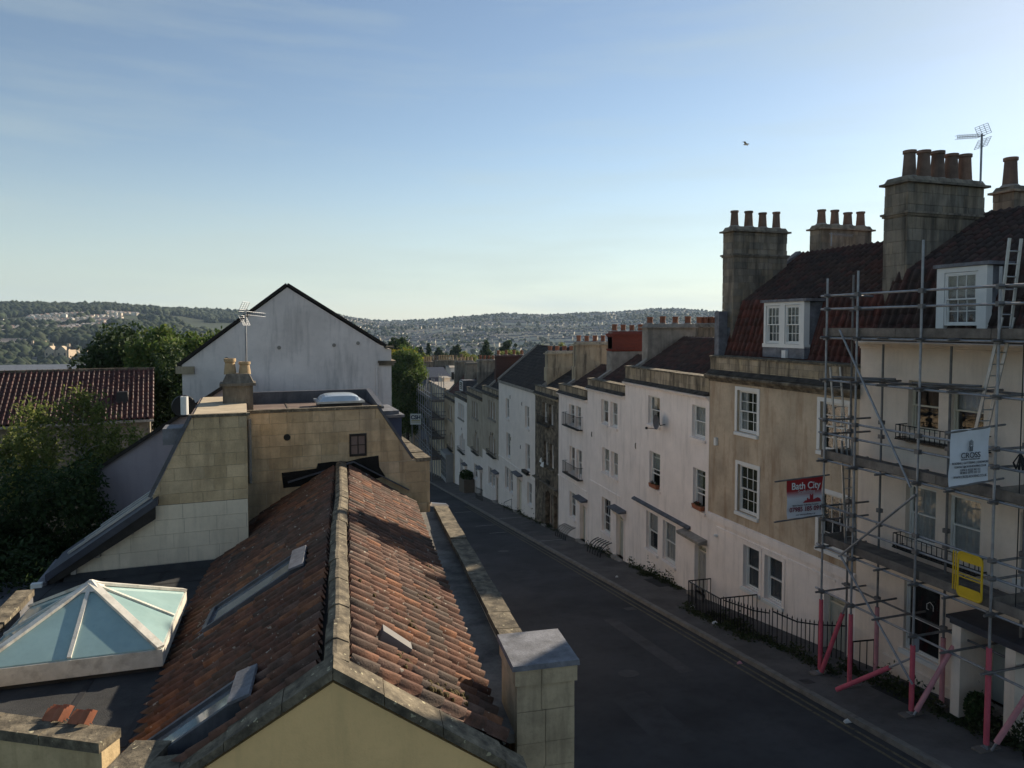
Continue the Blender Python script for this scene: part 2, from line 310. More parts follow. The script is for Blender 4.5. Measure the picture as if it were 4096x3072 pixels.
def tile_slope(parent, WM, O, U, V, ncol, nrow, w, l, kind, m, limit=0, keep=None, name='tile', jit=0.006, over=0.07):
    O = Vector(O); U = Vector(U).normalized(); V = Vector(V).normalized(); Nn = U.cross(V)
    if Nn.z < 0: Nn = -Nn; 
    B = Matrix((U, V, Nn)).transposed()
    key = (kind, round(w, 3), round(l, 3), m.name)
    TV, TF = tile_arrays(kind, w, l + over)
    if key not in TILE_ME:
        me = bpy.data.meshes.new(name); me.from_pydata(TV.tolist(), [], TF.tolist()); me.materials.append(m)
        if kind != 'slate': me.polygons.foreach_set('use_smooth', [True] * 8 + [False] * 8)
        me.update(); TILE_ME[key] = me
    cells = []
    for r in range(nrow):
        sh = (w / 2 if (kind == 'slate' and r % 2) else 0)
        for c in range(ncol):
            p = O + U * (c * w + sh) + V * (r * l)
            ctr = p + U * (w / 2) + V * (l / 2)
            if keep and not keep(ctr): continue
            cells.append((p, ((WM @ ctr).length)))
    cells.sort(key=lambda q: q[1])
    rest = []
    for i, (p, d) in enumerate(cells):
        a = random.gauss(0, 0.012); b = random.gauss(0, 0.012); lift = abs(random.gauss(0, jit))
        rot = Matrix.Rotation(a, 3, Nn) @ Matrix.Rotation(b, 3, U) @ B
        M4 = rot.to_4x4(); M4.translation = p + Nn * lift + V * random.gauss(0, jit * 1.2)
        if i < limit: link(name, TILE_ME[key], parent, M4)
        else: rest.append(np.array(M4))
    if rest:
        VV = np.concatenate([TV @ M[:3, :3].T + M[:3, 3] for M in rest]); FF = np.concatenate([TF + i * len(TV) for i in range(len(rest))])
        o = np_mesh(name + '_courses', VV, FF, m, parent, 'stuff')
        if kind != 'slate': o.data.polygons.foreach_set('use_smooth', ([True] * 8 + [False] * 8) * len(rest))

# ------------------------------------------------------------------ ground
rs = MB(); ys = [-30, -10, 0, 10, 20, 30, 40, 60, 80, 100, 120, 150, 190]
for a, b in zip(ys[:-1], ys[1:]): rs.face([(3.9, a, road_z(a)), (12.7, a, road_z(a)), (12.7, b, road_z(b)), (3.9, b, road_z(b))])
struct(rs.build('road', asphalt))
pv = MB()
for a, b in zip(ys[:-1], ys[1:]):
    pv.face([(12.88, a, pave_z(a)), (18.0, a, pave_z(a)), (18.0, b, pave_z(b)), (12.88, b, pave_z(b))])
pvo = struct(pv.build('pavement', paving))
pv2 = MB()
for a, b in zip(ys[:-1], ys[1:]): pv2.face([(2.6, a, pave_z(a)), (3.9, a, pave_z(a)), (3.9, b, pave_z(b)), (2.6, b, pave_z(b))]); pv2.face([(3.9, a, pave_z(a)), (3.9, a, road_z(a) - .05), (3.9, b, road_z(b) - .05), (3.9, b, pave_z(b))])
struct(pv2.build('pavement_left', paving))
kb = struct(MB().face([(12.7, -30, pave_z(-30) - .02), (12.88, -30, pave_z(-30) - .02), (12.88, 190, pave_z(190) - .02), (12.7, 190, pave_z(190) - .02)]).face([(12.7, -30, pave_z(-30) - .02), (12.7, 190, pave_z(190) - .02), (12.7, 190, road_z(190) - .1), (12.7, -30, road_z(-30) - .1)]).build('kerb', kerb_m))
ks = MB().hexa([(12.69, 0.004, -.10), (12.885, 0.004, -.10), (12.885, .906, -.10 - .131 * .906), (12.69, .906, -.10 - .131 * .906)], [(12.705, .004, .006), (12.885, .004, .006), (12.885, .906, .006 - .131 * .906), (12.705, .906, .006 - .131 * .906)]).mesh('kerb_stone', kerb_m)
for i in range(95):
    y = 9 + i * 0.914; link('kerb_stone', ks, kb, Matrix.Translation((random.gauss(0, .004), y, pave_z(y) + random.gauss(0, .004))))
dl = MB()
for xo in (12.42, 12.18):
    y = 5.0
    while y < 62:
        e = min(y + random.uniform(2, 5), 62)
        dl.face([(xo, y, road_z(y) + .004), (xo + .085, y, road_z(y) + .004), (xo + .085, e, road_z(e) + .004), (xo, e, road_z(e) + .004)]); y = e + random.uniform(0, .06)
struct(dl.build('double_yellow_line', line_yellow))
for k, (x, y, w, l_) in enumerate(((8.2, 16.5, 1.1, 3.2), (6.1, 27.0, .7, 9.0), (9.6, 33.5, 1.6, 2.2), (10.6, 22.0, .5, 6.0), (7.0, 43.0, 2.0, 4.5), (5.2, 17.5, .6, 4.0))):
    pt = MB(); n_ = 10; ring = [(x + w / 2 * (1 if (q % 4 in (0, 3)) else -1) * random.uniform(.94, 1.04), y + l_ / 2 * (1 if q in (2, 3) else -1)) for q in (0, 1, 2, 3)]
    pt.face([(a, b, road_z(b) + .003) for a, b in ring]); o_ = struct(pt.build('road_patch', mat('patch_%d' % (k % 2), ((.05, .049, .052), (.075, .072, .072))[k % 2], .92, .2, 1.5, bump=.5, bscale=80)))
for k, (x, y, r_) in enumerate(((8.9, 19.5, .32), (7.4, 30.5, .32), (11.9, 26.0, .22), (10.2, 40.0, .32), (13.2, 16.9, .16))):
    z_ = (pave_z if x > 12.8 else road_z)(y); mc = MB(); sq = x > 11
    pts_ = [(r_ * math.cos(t), r_ * math.sin(t)) for t in np.linspace(0, 2 * math.pi, 25)[:-1]] if not sq else [(-r_, -r_), (r_, -r_), (r_, r_), (-r_, r_)]
    mc.prism(pts_, lambda p: (p[0], p[1], -.131 * p[1] - .01), lambda p: (p[0], p[1], -.131 * p[1] + .006)); o_ = mc.build('drain_cover', mat('cast_iron', (.055, .05, .048), .6, .2, 8, metal=.3)); o_.location = (x, y, z_)
    tag(o_, ('round iron manhole cover in the road nearest the camera', 'round iron manhole cover in the road opposite the wide white house', 'square iron gully grate by the kerb at the white house', 'round iron manhole cover in the road, farthest of three', 'small square iron cover in the pavement left of the pink legs')[k], 'drain cover', 'drain covers in the street')
wl_ = MB()
for y, x0, x1 in ((41.5, 12.9, 14.4), (46.5, 10.9, 12.1), (50.0, 10.7, 12.1), (52, 12.95, 14.7), (58, 10.6, 12.0)):
    zz = (pave_z if x0 > 12.8 else road_z)(y)
    wl_.face([(x0, y, zz + .005), (x1, y, zz + .005), (x1, y + .12, zz + .005 - .016), (x0, y + .12, zz + .005 - .016)])
struct(wl_.build('white_bay_marking', line_white))

# ------------------------------------------------------------------ terrace houses
NEAR_A = R(3.5); PN = Vector((15.2, 25.7, 0))
class House:
    def __init__(h, name, label, s0, s1, near=False, cat='house', group='houses of the right-hand terrace', fx=15.2):
        h.s0, h.s1, h.near = s0, s1, near
        if near:
            d = Vector((-math.sin(NEAR_A), math.cos(NEAR_A), 0)); p = PN + d * s0; h.zg = pave_z(p.y); rz = NEAR_A
        else: p = Vector((fx, s0, 0)); h.zg = pave_z(s0); rz = 0
        p.z = h.zg; h.root = thing(name, label, cat, p, rz, group)
        h.off = (0, -s0, -h.zg); h.WM = Matrix.Translation(p) @ Matrix.Rotation(rz, 4, 'Z')
        h.open = []
    def mb(h): return MB(h.off)
    def L(h, p): return Vector((p[0] + h.off[0], p[1] + h.off[1], p[2] + h.off[2]))
    def w(h, p): return h.WM @ h.L(p)
    def wall(h, z0, z1, m, openings, depth=9.0, rev=0.15, name='wall', x0=0.0, sides=True, arches=()):
        B = h.mb(); S = sorted(set([h.s0, h.s1] + [q for o in openings for q in o[:2]])); Z = sorted(set([z0, z1] + [q for o in openings for q in o[2:4]]))
        S = [q for q in S if h.s0 <= q <= h.s1]; Z = [q for q in Z if z0 <= q <= z1]
        for a, b in zip(S[:-1], S[1:]):
            for c, d in zip(Z[:-1], Z[1:]):
                if any(o[0] - 1e-6 <= a and b <= o[1] + 1e-6 and o[2] - 1e-6 <= c and d <= o[3] + 1e-6 for o in openings): continue
                B.face([(x0, a, c), (x0, a, d), (x0, b, d), (x0, b, c)])
        for i, o in enumerate(openings):
            a, b, c, d = o[:4]; c2 = max(c, z0); d2 = min(d, z1)
            B.face([(x0, a, c2), (x0 + rev, a, c2), (x0 + rev, a, d2), (x0, a, d2)]).face([(x0, b, c2), (x0, b, d2), (x0 + rev, b, d2), (x0 + rev, b, c2)])
            if d <= z1 and o not in arches: B.face([(x0, a, d), (x0 + rev, a, d), (x0 + rev, b, d), (x0, b, d)])
            if c >= z0: B.face([(x0, a, c), (x0, b, c), (x0 + rev, b, c), (x0 + rev, a, c)])
            if o in arches:
                r = (b - a) / 2; ctr = (a + b) / 2; zs = d - r; pts = [(ctr - r * math.cos(t), zs + r * math.sin(t)) for t in np.linspace(0, math.pi, 13)]
                for k in range(12):
                    p, q = pts[k], pts[k + 1]
                    B.face([(x0, p[0], p[1]), (x0, q[0], q[1]), (x0, q[0], d), (x0, p[0], d)])
                    B.face([(x0, p[0], p[1]), (x0 + rev, p[0], p[1]), (x0 + rev, q[0], q[1]), (x0, q[0], q[1])])
        if sides:
            for s in (h.s0 + .002, h.s1 - .002): B.face([(x0, s, z0), (depth, s, z0), (depth, s, z1), (x0, s, z1)])
            B.face([(depth, h.s0, z0), (depth, h.s1, z0), (depth, h.s1, z1), (depth, h.s0, z1)])
            B.face([(x0 + .3, h.s0, z1 - .01), (depth, h.s0, z1 - .01), (depth, h.s1, z1 - .01), (x0 + .3, h.s1, z1 - .01)])
        return B.build(name, m, h.root)
    def window(h, a, b, c, d, cols=1, rows=1, xin=0.12, fr=None, curtain=None, sill=True, sillm=None, surround=None, name='window', raised=0.0, single=False, lower=None, hid=False):
        fr = fr or paint_white; B = h.mb(); t = .045; x = xin
        B.box(x, x + .1, a, a + t, c, d).box(x, x + .1, b - t, b, c, d).box(x, x + .1, a + t, b - t, d - t, d).box(x, x + .1, a + t, b - t, c, c + t)
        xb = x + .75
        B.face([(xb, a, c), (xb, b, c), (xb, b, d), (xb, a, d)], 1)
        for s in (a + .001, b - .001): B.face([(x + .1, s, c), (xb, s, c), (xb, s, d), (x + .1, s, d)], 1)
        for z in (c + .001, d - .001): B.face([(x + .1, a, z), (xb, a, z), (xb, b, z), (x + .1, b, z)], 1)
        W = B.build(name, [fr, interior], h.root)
        zm = (c + d) / 2; a2, b2 = a + t, b - t
        lights = [(c + t, d - t, x + .03)] if single else [(zm - .02, d - t, x + .01), (c + t, zm + .02, x + .055)]
        for k, (z0, z1, xs) in enumerate(lights):
            if k == 1 and raised: z0 += raised; z1 += raised
            q = .038; S = h.mb(); cl, rw = (cols, rows) if (k == 0 or lower is None) else lower
            S.box(xs, xs + .035, a2, a2 + q, z0, z1).box(xs, xs + .035, b2 - q, b2, z0, z1).box(xs, xs + .035, a2 + q, b2 - q, z1 - q, z1).box(xs, xs + .035, a2 + q, b2 - q, z0, z0 + q * (1.3 if k else 1))
            ya, yb, za, zb = a2 + q, b2 - q, z0 + q, z1 - q
            for i in range(1, cl): yy = ya + (yb - ya) * i / cl; S.box(xs + .006, xs + .03, yy - .011, yy + .011, za, zb)
            for j in range(1, rw): z_ = za + (zb - za) * j / rw; S.box(xs + .007, xs + .029, ya, yb, z_ - .011, z_ + .011)
            S.build('sash', fr, W)
            for i in range(cl):
                for j in range(rw):
                    y0 = ya + (yb - ya) * i / cl; y1 = ya + (yb - ya) * (i + 1) / cl; w0 = za + (zb - za) * j / rw; w1 = za + (zb - za) * (j + 1) / rw
                    h.mb().box(xs + .014, xs + .018, y0, y1, w0, w1).build('pane', pane_glass, W)
        if curtain:
            K = h.mb(); xc = x + .145; n = 14; m = curtain_m
            if curtain == 'blind':
                z = d - .06; m = blind_m
                while z > c + .08: K.box(xc, xc + .03, a2, b2, z - .03, z - .008); z -= .045
            else:
                za = c + .05 if curtain in ('full', 'sides') else zm
                spans = [(a2, b2)] if curtain != 'sides' else [(a2, a2 + (b2 - a2) * .3), (b2 - (b2 - a2) * .3, b2)]
                for (p, r_) in spans:
                    for i in range(n):
                        y0 = p + (r_ - p) * i / n; y1 = p + (r_ - p) * (i + 1) / n; xo = .03 * math.sin(i * 2.1); x1 = .03 * math.sin((i + 1) * 2.1)
                        K.face([(xc + xo, y0, za), (xc + x1, y1, za), (xc + x1, y1, d - .05), (xc + xo, y0, d - .05)])
            K.build('blind' if curtain == 'blind' else 'curtain', m, W)
        if sill: h.mb().hexa([(-.09, a - .09, c - .14), (xin + .02, a - .09, c - .14), (xin + .02, b + .09, c - .14), (-.09, b + .09, c - .14)], [(-.09, a - .09, c - .025), (xin + .02, a - .09, c - .003), (xin + .02, b + .09, c - .003), (-.09, b + .09, c - .025)]).build('sill', sillm or paint_white, W)
        if surround:
            g = .13; S = h.mb()
            S.box(-.025, .03, a - g, a - .001, c, d + g).box(-.025, .03, b + .001, b + g, c, d + g).box(-.025, .03, a - .001, b + .001, d + .001, d + g); S.build('surround', surround, W)
        h.open.append((a, b, c, d)); return W
    def door(h, a, b, c, d, m, fan=0.0, hood=None, xin=0.22, surround=None):
        D = h.mb(); dz = d - fan
        D.box(xin, xin + .05, a + .05, b - .05, c, dz - .03)
        pw = (b - a - .1); 
        for (u0, u1, v0, v1) in ((.12, .45, .08, .42), (.55, .88, .08, .42), (.12, .45, .5, .92), (.55, .88, .5, .92)):
            D.box(xin - .014, xin + .002, a + .05 + pw * u0, a + .05 + pw * u1, c + (dz - c) * v0, c + (dz - c) * v1)
            D.box(xin - .022, xin - .013, a + .05 + pw * (u0 + .05), a + .05 + pw * (u1 - .05), c + (dz - c) * (v0 + .03), c + (dz - c) * (v1 - .03))
        o = D.build('door', m, h.root)
        F = h.mb().box(xin - .04, xin + .06, a, a + .05, c, d).box(xin - .04, xin + .06, b - .05, b, c, d).box(xin - .04, xin + .06, a + .05, b - .05, d - .05, d).box(xin - .03, xin + .06, a + .05, b - .05, dz - .03, dz + .02)
        F.face([(xin + .08, a, c), (xin + .08, b, c), (xin + .08, b, d), (xin + .08, a, d)]); F.build('door_frame', paint_cream, o)
        if fan: h.mb().box(xin + .01, xin + .015, a + .05, b - .05, dz + .02, d - .05).build('pane', pane_glass, o)
        h.mb().lathe((xin - .05, a + .16, c + (dz - c) * .47), [(.01, -.02), (.03, -.01), (.03, .01), (.01, .02)], 8).build('handle', alu, o)
        h.mb().box(-.3, xin + .02, a - .1, b + .1, c - .16, c).build('doorstep', cement, h.root)
        if surround: h.mb().box(-.03, .03, a - .14, a - .001, c, d + .14).box(-.03, .03, b + .001, b + .14, c, d + .14).box(-.03, .03, a - .001, b + .001, d + .001, d + .14).build('door_surround', surround, h.root)
        if hood:
            k = hood; q = h.mb(); q.hexa([(-.42, a - .3, k), (.03, a - .3, k), (.03, b + .3, k), (-.42, b + .3, k)], [(-.40, a - .3, k + .06), (.03, a - .3, k + .16), (.03, b + .3, k + .16), (-.40, b + .3, k + .06)])
            q.box(-.30, .02, a - .2, b + .2, k - .08, k - .002, 1); q.hexa([(-.05, a - .2, k - .4), (.02, a - .2, k - .4), (.02, a - .1, k - .4), (-.05, a - .1, k - .4)], [(-.28, a - .2, k - .08), (.02, a - .2, k - .08), (.02, a - .1, k - .08), (-.28, a - .1, k - .08)], 1)
            q.hexa([(-.05, b + .1, k - .4), (.02, b + .1, k - .4), (.02, b + .2, k - .4), (-.05, b + .2, k - .4)], [(-.28, b + .1, k - .08), (.02, b + .1, k - .08), (.02, b + .2, k - .08), (-.28, b + .2, k - .08)], 1)
            q.build('door_hood', [lead_dark, white_render], h.root)
        h.open.append((a, b, c, d)); return o
    def parapet(h, z0, z1, courses=2, cop=0.09, bl=0.46, bm=None, s0=None, s1=None, th=.3):
        bm = bm or parapet_stone; s0 = h.s0 if s0 is None else s0; s1 = h.s1 if s1 is None else s1
        P = h.mb().box(.02, th, s0 + .01, s1 - .01, z0, z1 - cop - .002).build('parapet', dark_joint, h.root); ch = (z1 - cop - z0) / courses
        for k in range(courses):
            y = s0 + .005 - (bl / 2 if k % 2 else 0)
            while y < s1 - .03:
                e = min(y + bl * random.uniform(.92, 1.08), s1 - .005); y0 = max(y, s0 + .005)
                if e - y0 > .04: h.mb().box(-.004 + random.gauss(0, .003), .05, y0 + .004, e - .004, z0 + k * ch + .004, z0 + (k + 1) * ch - .004).build('stone_block', bm, P)
                y = e
        y = s0
        while y < s1 - .02:
            e = min(y + random.uniform(.9, 1.3), s1)
            if s1 - e < .3: e = s1
            zt = z1 + random.gauss(0, .004); h.mb().hexa([(-.055, y + .003, z1 - cop), (th + .05, y + .003, z1 - cop), (th + .05, e - .003, z1 - cop), (-.055, e - .003, z1 - cop)], [(-.055, y + .003, zt - .02), (th + .05, y + .003, zt + .012), (th + .05, e - .003, zt + .012), (-.055, e - .003, zt - .02)]).build('coping', grey_coping, P)
            y = e
        h.mb().hexa([(-.2, s0 + .003, z0 + .012), (.0, s0 + .003, z0 + .012), (.0, s1 - .003, z0 + .012), (-.2, s1 - .003, z0 + .012)], [(-.2, s0 + .003, z0 + .03), (-.012, s0 + .003, z0 + .17), (-.012, s1 - .003, z0 + .17), (-.2, s1 - .003, z0 + .03)]).build('weathering', mat('weathering', (.05, .045, .04), .9, .4, 3, (.14, .12, .09), .6), P)
        return P
    def cornice(h, z0, z1, m, out=.22, name='cornice', s0=None, s1=None):
        s0 = h.s0 if s0 is None else s0; s1 = h.s1 if s1 is None else s1; d = z1 - z0
        prof = [(.01, z0), (-.05, z0), (-.06, z0 + d * .25), (-out * .45, z0 + d * .3), (-out * .6, z0 + d * .55), (-out * .95, z0 + d * .6), (-out, z0 + d * .85), (-out * .9, z1 - .015), (.01, z1 + .01)]
        return h.mb().prism(prof, lambda p: (p[0], s0, p[1]), lambda p: (p[0], s1, p[1])).build(name, m, h.root)
    def band(h, z0, z1, m, out=.05, s0=None, s1=None, name='string_course'):
        s0 = h.s0 if s0 is None else s0; s1 = h.s1 if s1 is None else s1
        return h.mb().hexa([(-out, s0, z0), (.01, s0, z0), (.01, s1, z0), (-out, s1, z0)], [(-out, s0, z1 - .03), (.01, s0, z1), (.01, s1, z1), (-out, s1, z1 - .03)]).build(name, m, h.root)
    def roof(h, pts, kind, m, w=.30, l=.33, limit=0, keep=None, back=True, name='roof', gables=True, gm=None, ridge=True):
        """pts: list of (x, z) from eave up to ridge; tiles on each front slope"""
        B = h.mb(); allp = list(pts)
        if back: allp = allp + [(2 * pts[-1][0] - pts[0][0], pts[0][1])]
        for (p, q) in zip(allp[:-1], allp[1:]): B.face([(p[0], h.s0 + .01, p[1] - .03), (p[0], h.s1 - .01, p[1] - .03), (q[0], h.s1 - .01, q[1] - .03), (q[0], h.s0 + .01, q[1] - .03)])
        if gables:
            for s in (h.s0 + .012, h.s1 - .012): B.face([(p[0], s, p[1] - .03) for p in allp] , 1)
        o = B.build(name, [m, gm or cement], h.root)
        rem = limit; segs = list(zip(pts[:-1], pts[1:]))
        for (p, q) in segs:
            Lq = math.hypot(q[0] - p[0], q[1] - p[1]); nr = max(1, int(Lq / l)); nc = int((h.s1 - h.s0 - .1) / w)
            lim = min(rem, nr * nc); ll = Lq / nr; ww = (h.s1 - h.s0 - .04) / nc
            tile_slope(o, h.WM, h.L((p[0], h.s1 - .02, p[1])), (0, -1, 0), (q[0] - p[0], 0, q[1] - p[1]), nc, nr, ww, ll, kind, m, lim, keep)
            rem -= lim
        if ridge:
            xr, zr = pts[-1]; Q = h.mb(); y = h.s0 + .02
            while y < h.s1 - .1:
                e = min(y + .45, h.s1 - .02)
                for k in range(6):
                    a0, a1 = math.pi * k / 6, math.pi * (k + 1) / 6; r = .13
                    Q.face([(xr - r * math.cos(a0), y, zr - .02 + r * math.sin(a0) * .8), (xr - r * math.cos(a1), y, zr - .02 + r * math.sin(a1) * .8), (xr - r * math.cos(a1) * .96, e, zr - .03 + r * math.sin(a1) * .78), (xr - r * math.cos(a0) * .96, e, zr - .03 + r * math.sin(a0) * .78)])
                y = e
            Q.build('ridge_tile_row', m, h.root)
        return o
    def verge(h, s, pts, m, w=.28, hgt=.16, name='verge_coping'):
        for (p, q) in zip(pts[:-1], pts[1:]): h.mb().bar((p[0], s, p[1] + hgt / 2 - .04), (q[0], s, q[1] + hgt / 2 - .04), w, hgt, 0, up=(0, 0, 1)).build(name, m, h.root)
    def chimney(h, x0, x1, s0, s1, zb, zt, m, pots=4, pm=None, ph=.45, pr=.13, bands=(), cap=True, base=None, blocks=None, name='chimney', potx=None, square=False, haunch=True):
        """stack across the party wall: x0..x1 deep, s0..s1 along the street"""
        B = h.mb(); ins = .045 if blocks else 0
        zc = zt - (.22 if cap else 0)
        if base: B.box(x0 - .06, x1 + .06, s0 - .05, s1 + .05, zb, base); z_ = base
        else: z_ = zb
        B.box(x0 + ins, x1 - ins, s0 + ins, s1 - ins, z_ - .01 if base else z_, zc)
        for zq in bands: B.box(x0 - .08, x1 + .08, s0 - .08, s1 + .08, zq - .03, zq + .035).box(x0 - .04, x1 + .04, s0 - .04, s1 + .04, zq - .09, zq - .031)
        if cap:
            B.box(x0 - .11, x1 + .11, s0 - .11, s1 + .11, zc + .001, zc + .07)
            B.hexa([(x0 - .02, s0 - .02, zc + .071), (x1 + .02, s0 - .02, zc + .071), (x1 + .02, s1 + .02, zc + .071), (x0 - .02, s1 + .02, zc + .071)], [(x0 + .05, s0 + .05, zt), (x1 - .05, s0 + .05, zt), (x1 - .05, s1 - .05, zt), (x0 + .05, s1 - .05, zt)])
        o = B.build(name, m, h.root)
        if blocks:
            z = z_; k = 0
            while z < zc - .05:
                hh = min(blocks, zc - z)
                if zc - z - hh < .1: hh = zc - z
                x = x0 + (.0 if k % 2 else -.25)
                while x < x1 - .02:
                    e = x + random.uniform(.45, .7); a_, b_ = max(x, x0 + .003), min(e, x1 - .003)
                    if b_ - a_ > .04: h.mb().box(a_ + .004, b_ - .004, s0 + random.gauss(0, .004), s0 + .06, z + .004, z + hh - .004).build('stone_block', m, o)
                    x = e
                y = s0 + .065
                while y < s1 - .02:
                    e = min(y + random.uniform(.35, .55), s1)
                    h.mb().box(x0 + random.gauss(0, .004), x0 + .06, y + .004, e - .004, z + .004, z + hh - .004).build('stone_block', m, o); y = e
                z += hh; k += 1
        pm = pm or clay_pot; sc = (s0 + s1) / 2
        if pots:
            p0, p1 = potx or (x0 + .28, x1 - .28)
            for i in range(pots):
                x = p0 + (p1 - p0) * (i / max(1, pots - 1)); hh = ph * random.uniform(.93, 1.07); rr = pr * random.uniform(.93, 1.07)
                if square: Pq = h.mb().lathe((x, sc, zt - .03), [(rr * 1.02, 0), (rr * .98, hh * .8), (rr * 1.1, hh * .82), (rr * 1.1, hh), (rr * .8, hh), (rr * .75, hh - .12)], 12)
                else: Pq = h.mb().lathe((x, sc, zt - .03), [(rr * 1.15, 0), (rr * 1.0, hh * .5), (rr * .9, hh * .88), (rr * 1.08, hh * .9), (rr * 1.08, hh), (rr * .82, hh), (rr * .78, hh - .12)], 12)
                po = Pq.build('chimney_pot', pm, o, smooth=True)
                if haunch: h.mb().lathe((x, sc, zt - .04), [(rr * 1.7, 0), (rr * 1.2, .1)], 10).build('flaunching', cement, o)
        return o
    def balconet(h, a, b, z0, z1, out=.35, n=None, name='balconette', floor=True, m=None):
        m = m or paint_black; n = n or max(5, int((b - a) / .13)); R_ = .012
        F = h.mb(); 
        for z in (z0 + .03, z1): F.path([(0, a, z), (-out, a, z), (-out, b, z), (0, b, z)], .014, 6)
        if floor: F.box(-out - .02, 0, a - .02, b + .02, z0 - .03, z0)
        o = F.build(name, m, h.root)
        for i in range(n + 1):
            y = a + (b - a) * i / n; h.mb().tube((-out, y, z0), (-out, y, z1), R_, n=6).build('bar', m, o)
        for y in (a, b):
            for x in (-out * .35, -out * .68): h.mb().tube((x, y, z0), (x, y, z1), R_, n=6).build('bar', m, o)
        return o
    def tie(h, s, z): h.mb().path([(-.03, s, z + .14), (-.035, s + .05, z + .07), (-.035, s + .05, z - .07), (-.03, s, z - .14)], .02, 6).build('wall_tie', paint_black, h.root)
def gz(h, s): return h.w((0, s, 0)).z and pave_z(h.w((0, s, 0)).y)

# --- house behind the tall scaffolding (cream render, mansard) -------------------------------------------------
h1 = House('terrace_house', 'cream rendered house wrapped in tall scaffolding, with a red tiled mansard and large stone chimney', -14.3, -7.8, True)
zb = -12.5
W1 = [(-10.48, -9.52, -2.88, -1.5), (-11.75, -10.8, -2.88, -1.5), (-10.48, -9.52, -6.0, -4.4), (-11.75, -10.8, -6.0, -4.4), (-13.6, -12.75, -2.88, -1.5), (-13.6, -12.75, -6.0, -4.4)]
shop = (-10.68, -9.55, -9.08, -7.12); d23 = (-12.95, -12.05, -9.3, -7.75)
h1.wall(zb, -.66, cream_render, W1 + [shop, d23], rev=.2)
for i, w in enumerate(W1): h1.window(*w, cols=1, rows=1, curtain='full' if 1 < i < 4 else ('half' if i == 1 else None), sill=(i in (4, 5)), xin=.16, fr=paint_cream if i < 2 else paint_white)
sw = h1.window(*shop, single=True, xin=.1, fr=paint_white, name='shop_window')
h1.door(*d23, paint_sage, fan=0, xin=.12)
h1.cornice(-.66, -.42, cream_render, out=.24)
h1.parapet(-.42, -.1, 1, bm=cream_render)
h1.roof([(.5, -.3), (1.25, 1.6), (4.5, 3.5)], 'pan', pantile_brown, .27, .33, 260, keep=lambda p: True)
h1.chimney(1.15, 4.25, -8.28, -7.42, .4, 4.5, chimney_stone, 5, brown_pot, .88, .185, bands=(3.4,), blocks=.36, potx=(1.65, 3.9))
h1.chimney(5.6, 8.2, -8.2, -7.5, 1.5, 4.5, chimney_stone, 3, brown_pot, .95, .2, bands=(3.4,), blocks=.36)
# dormer
B = h1.mb(); B.hexa([(.46, -11.38, -.06), (1.2, -11.38, -.06), (1.2, -9.98, -.06), (.46, -9.98, -.06)], [(.46, -11.38, 1.48), (2.3, -11.38, 1.56), (2.3, -9.98, 1.56), (.46, -9.98, 1.48)]); B.box(.36, 2.4, -11.5, -9.88, 1.485, 1.6)
h1.mb().box(.36, 2.4, -11.5, -9.88, 1.57, 1.66).build('dormer_roof', lead, h1.root)
h1.mb().hexa([(.62, -11.38, -.06), (1.0, -11.38, -.06), (1.0, -9.98, -.06), (.62, -9.98, -.06)], [(.62, -11.38, 1.55), (2.3, -11.38, 1.56), (2.3, -9.98, 1.56), (.62, -9.98, 1.55)]).build('dormer', lead, h1.root)
dw = h1.window(-11.15, -10.2, .02, 1.42, cols=3, rows=2, xin=.44, sill=False, name='dormer_window')
h1.mb().box(.42, .62, -11.4, -11.16, -.06, 1.56).box(.42, .62, -10.19, -9.96, -.06, 1.56).box(.42, .62, -11.16, -10.19, 1.43, 1.56).build('dormer_casing', paint_white, h1.root)
# porch over the door
h1.mb().box(-1.0, .02, -14.0, -11.8, -7.32, -7.14).box(-1.06, .02, -14.06, -11.74, -7.2, -7.12).build('porch_roof', slate_blue, h1.root)
for s in (-11.95, -13.3): h1.mb().box(-.95, -.05, s - .12, s + .12, -9.6, -7.33).build('porch_pier', cream_render, h1.root)
for (z, a, b) in ((-3.1, -11.95, -9.5), (-6.15, -11.95, -9.5)): h1.balconet(a, b, z, z + .38, .4, 16)
for z0 in (-3.35, -6.42): h1.band(z0, z0 + .16, cream_render, .1, -12.1, -9.3, 'sill_band')
h1.band(-9.9, -9.5, cream_render, .06, -11.4, -8.9, 'plinth')
# --- tan stone house with double dormer ------------------------------------------------------------------------
h2 = House('terrace_house', 'tan stone house with white ground floor, red mansard roof and white double dormer', -7.8, -0.005, True)
U2 = [(-3.02, -1.83, -4.0, -2.42), (-7.37, -6.18, -4.0, -2.42), (-3.1, -1.92, -7.05, -5.25), (-7.4, -6.2, -7.15, -5.35)]
G2 = [(-3.27, -2.35, -9.85, -8.24), (-4.52, -3.58, -9.85, -8.24), (-7.5, -6.53, -10.5, -8.55)]
h2.wall(-7.8, -2.2, tan_stone, U2, rev=.14, name='upper_wall')
h2.wall(-13, -7.8, white_render, G2, rev=.18, name='ground_floor_wall')
for i, w in enumerate(U2): h2.window(*w, cols=3, rows=2, curtain='sides' if i == 0 else None, surround=paint_white, xin=.1)
h2.window(*G2[0], curtain='blind', xin=.14, surround=white_render); h2.window(*G2[1], curtain='blind', xin=.14, surround=white_render)
h2.door(*G2[2], paint_sage, fan=.3, surround=white_render)
h2.band(-7.84, -7.55, white_render, .07); h2.band(-8.1, -8.0, white_render, .03, -7.0, -.6)
h2.cornice(-2.2, -1.9, dark_stone, out=.3)
h2.parapet(-1.9, -1.16, 3, bl=.48)
h2.roof([(.5, -1.3), (1.25, .95), (4.3, 3.0)], 'pan', pantile_red, .27, .33, 0, keep=lambda p: p.x < 1.22 and not (2.4 < p.y < 5.6 and p.z - h2.zg > -9), name='mansard_roof', ridge=False)
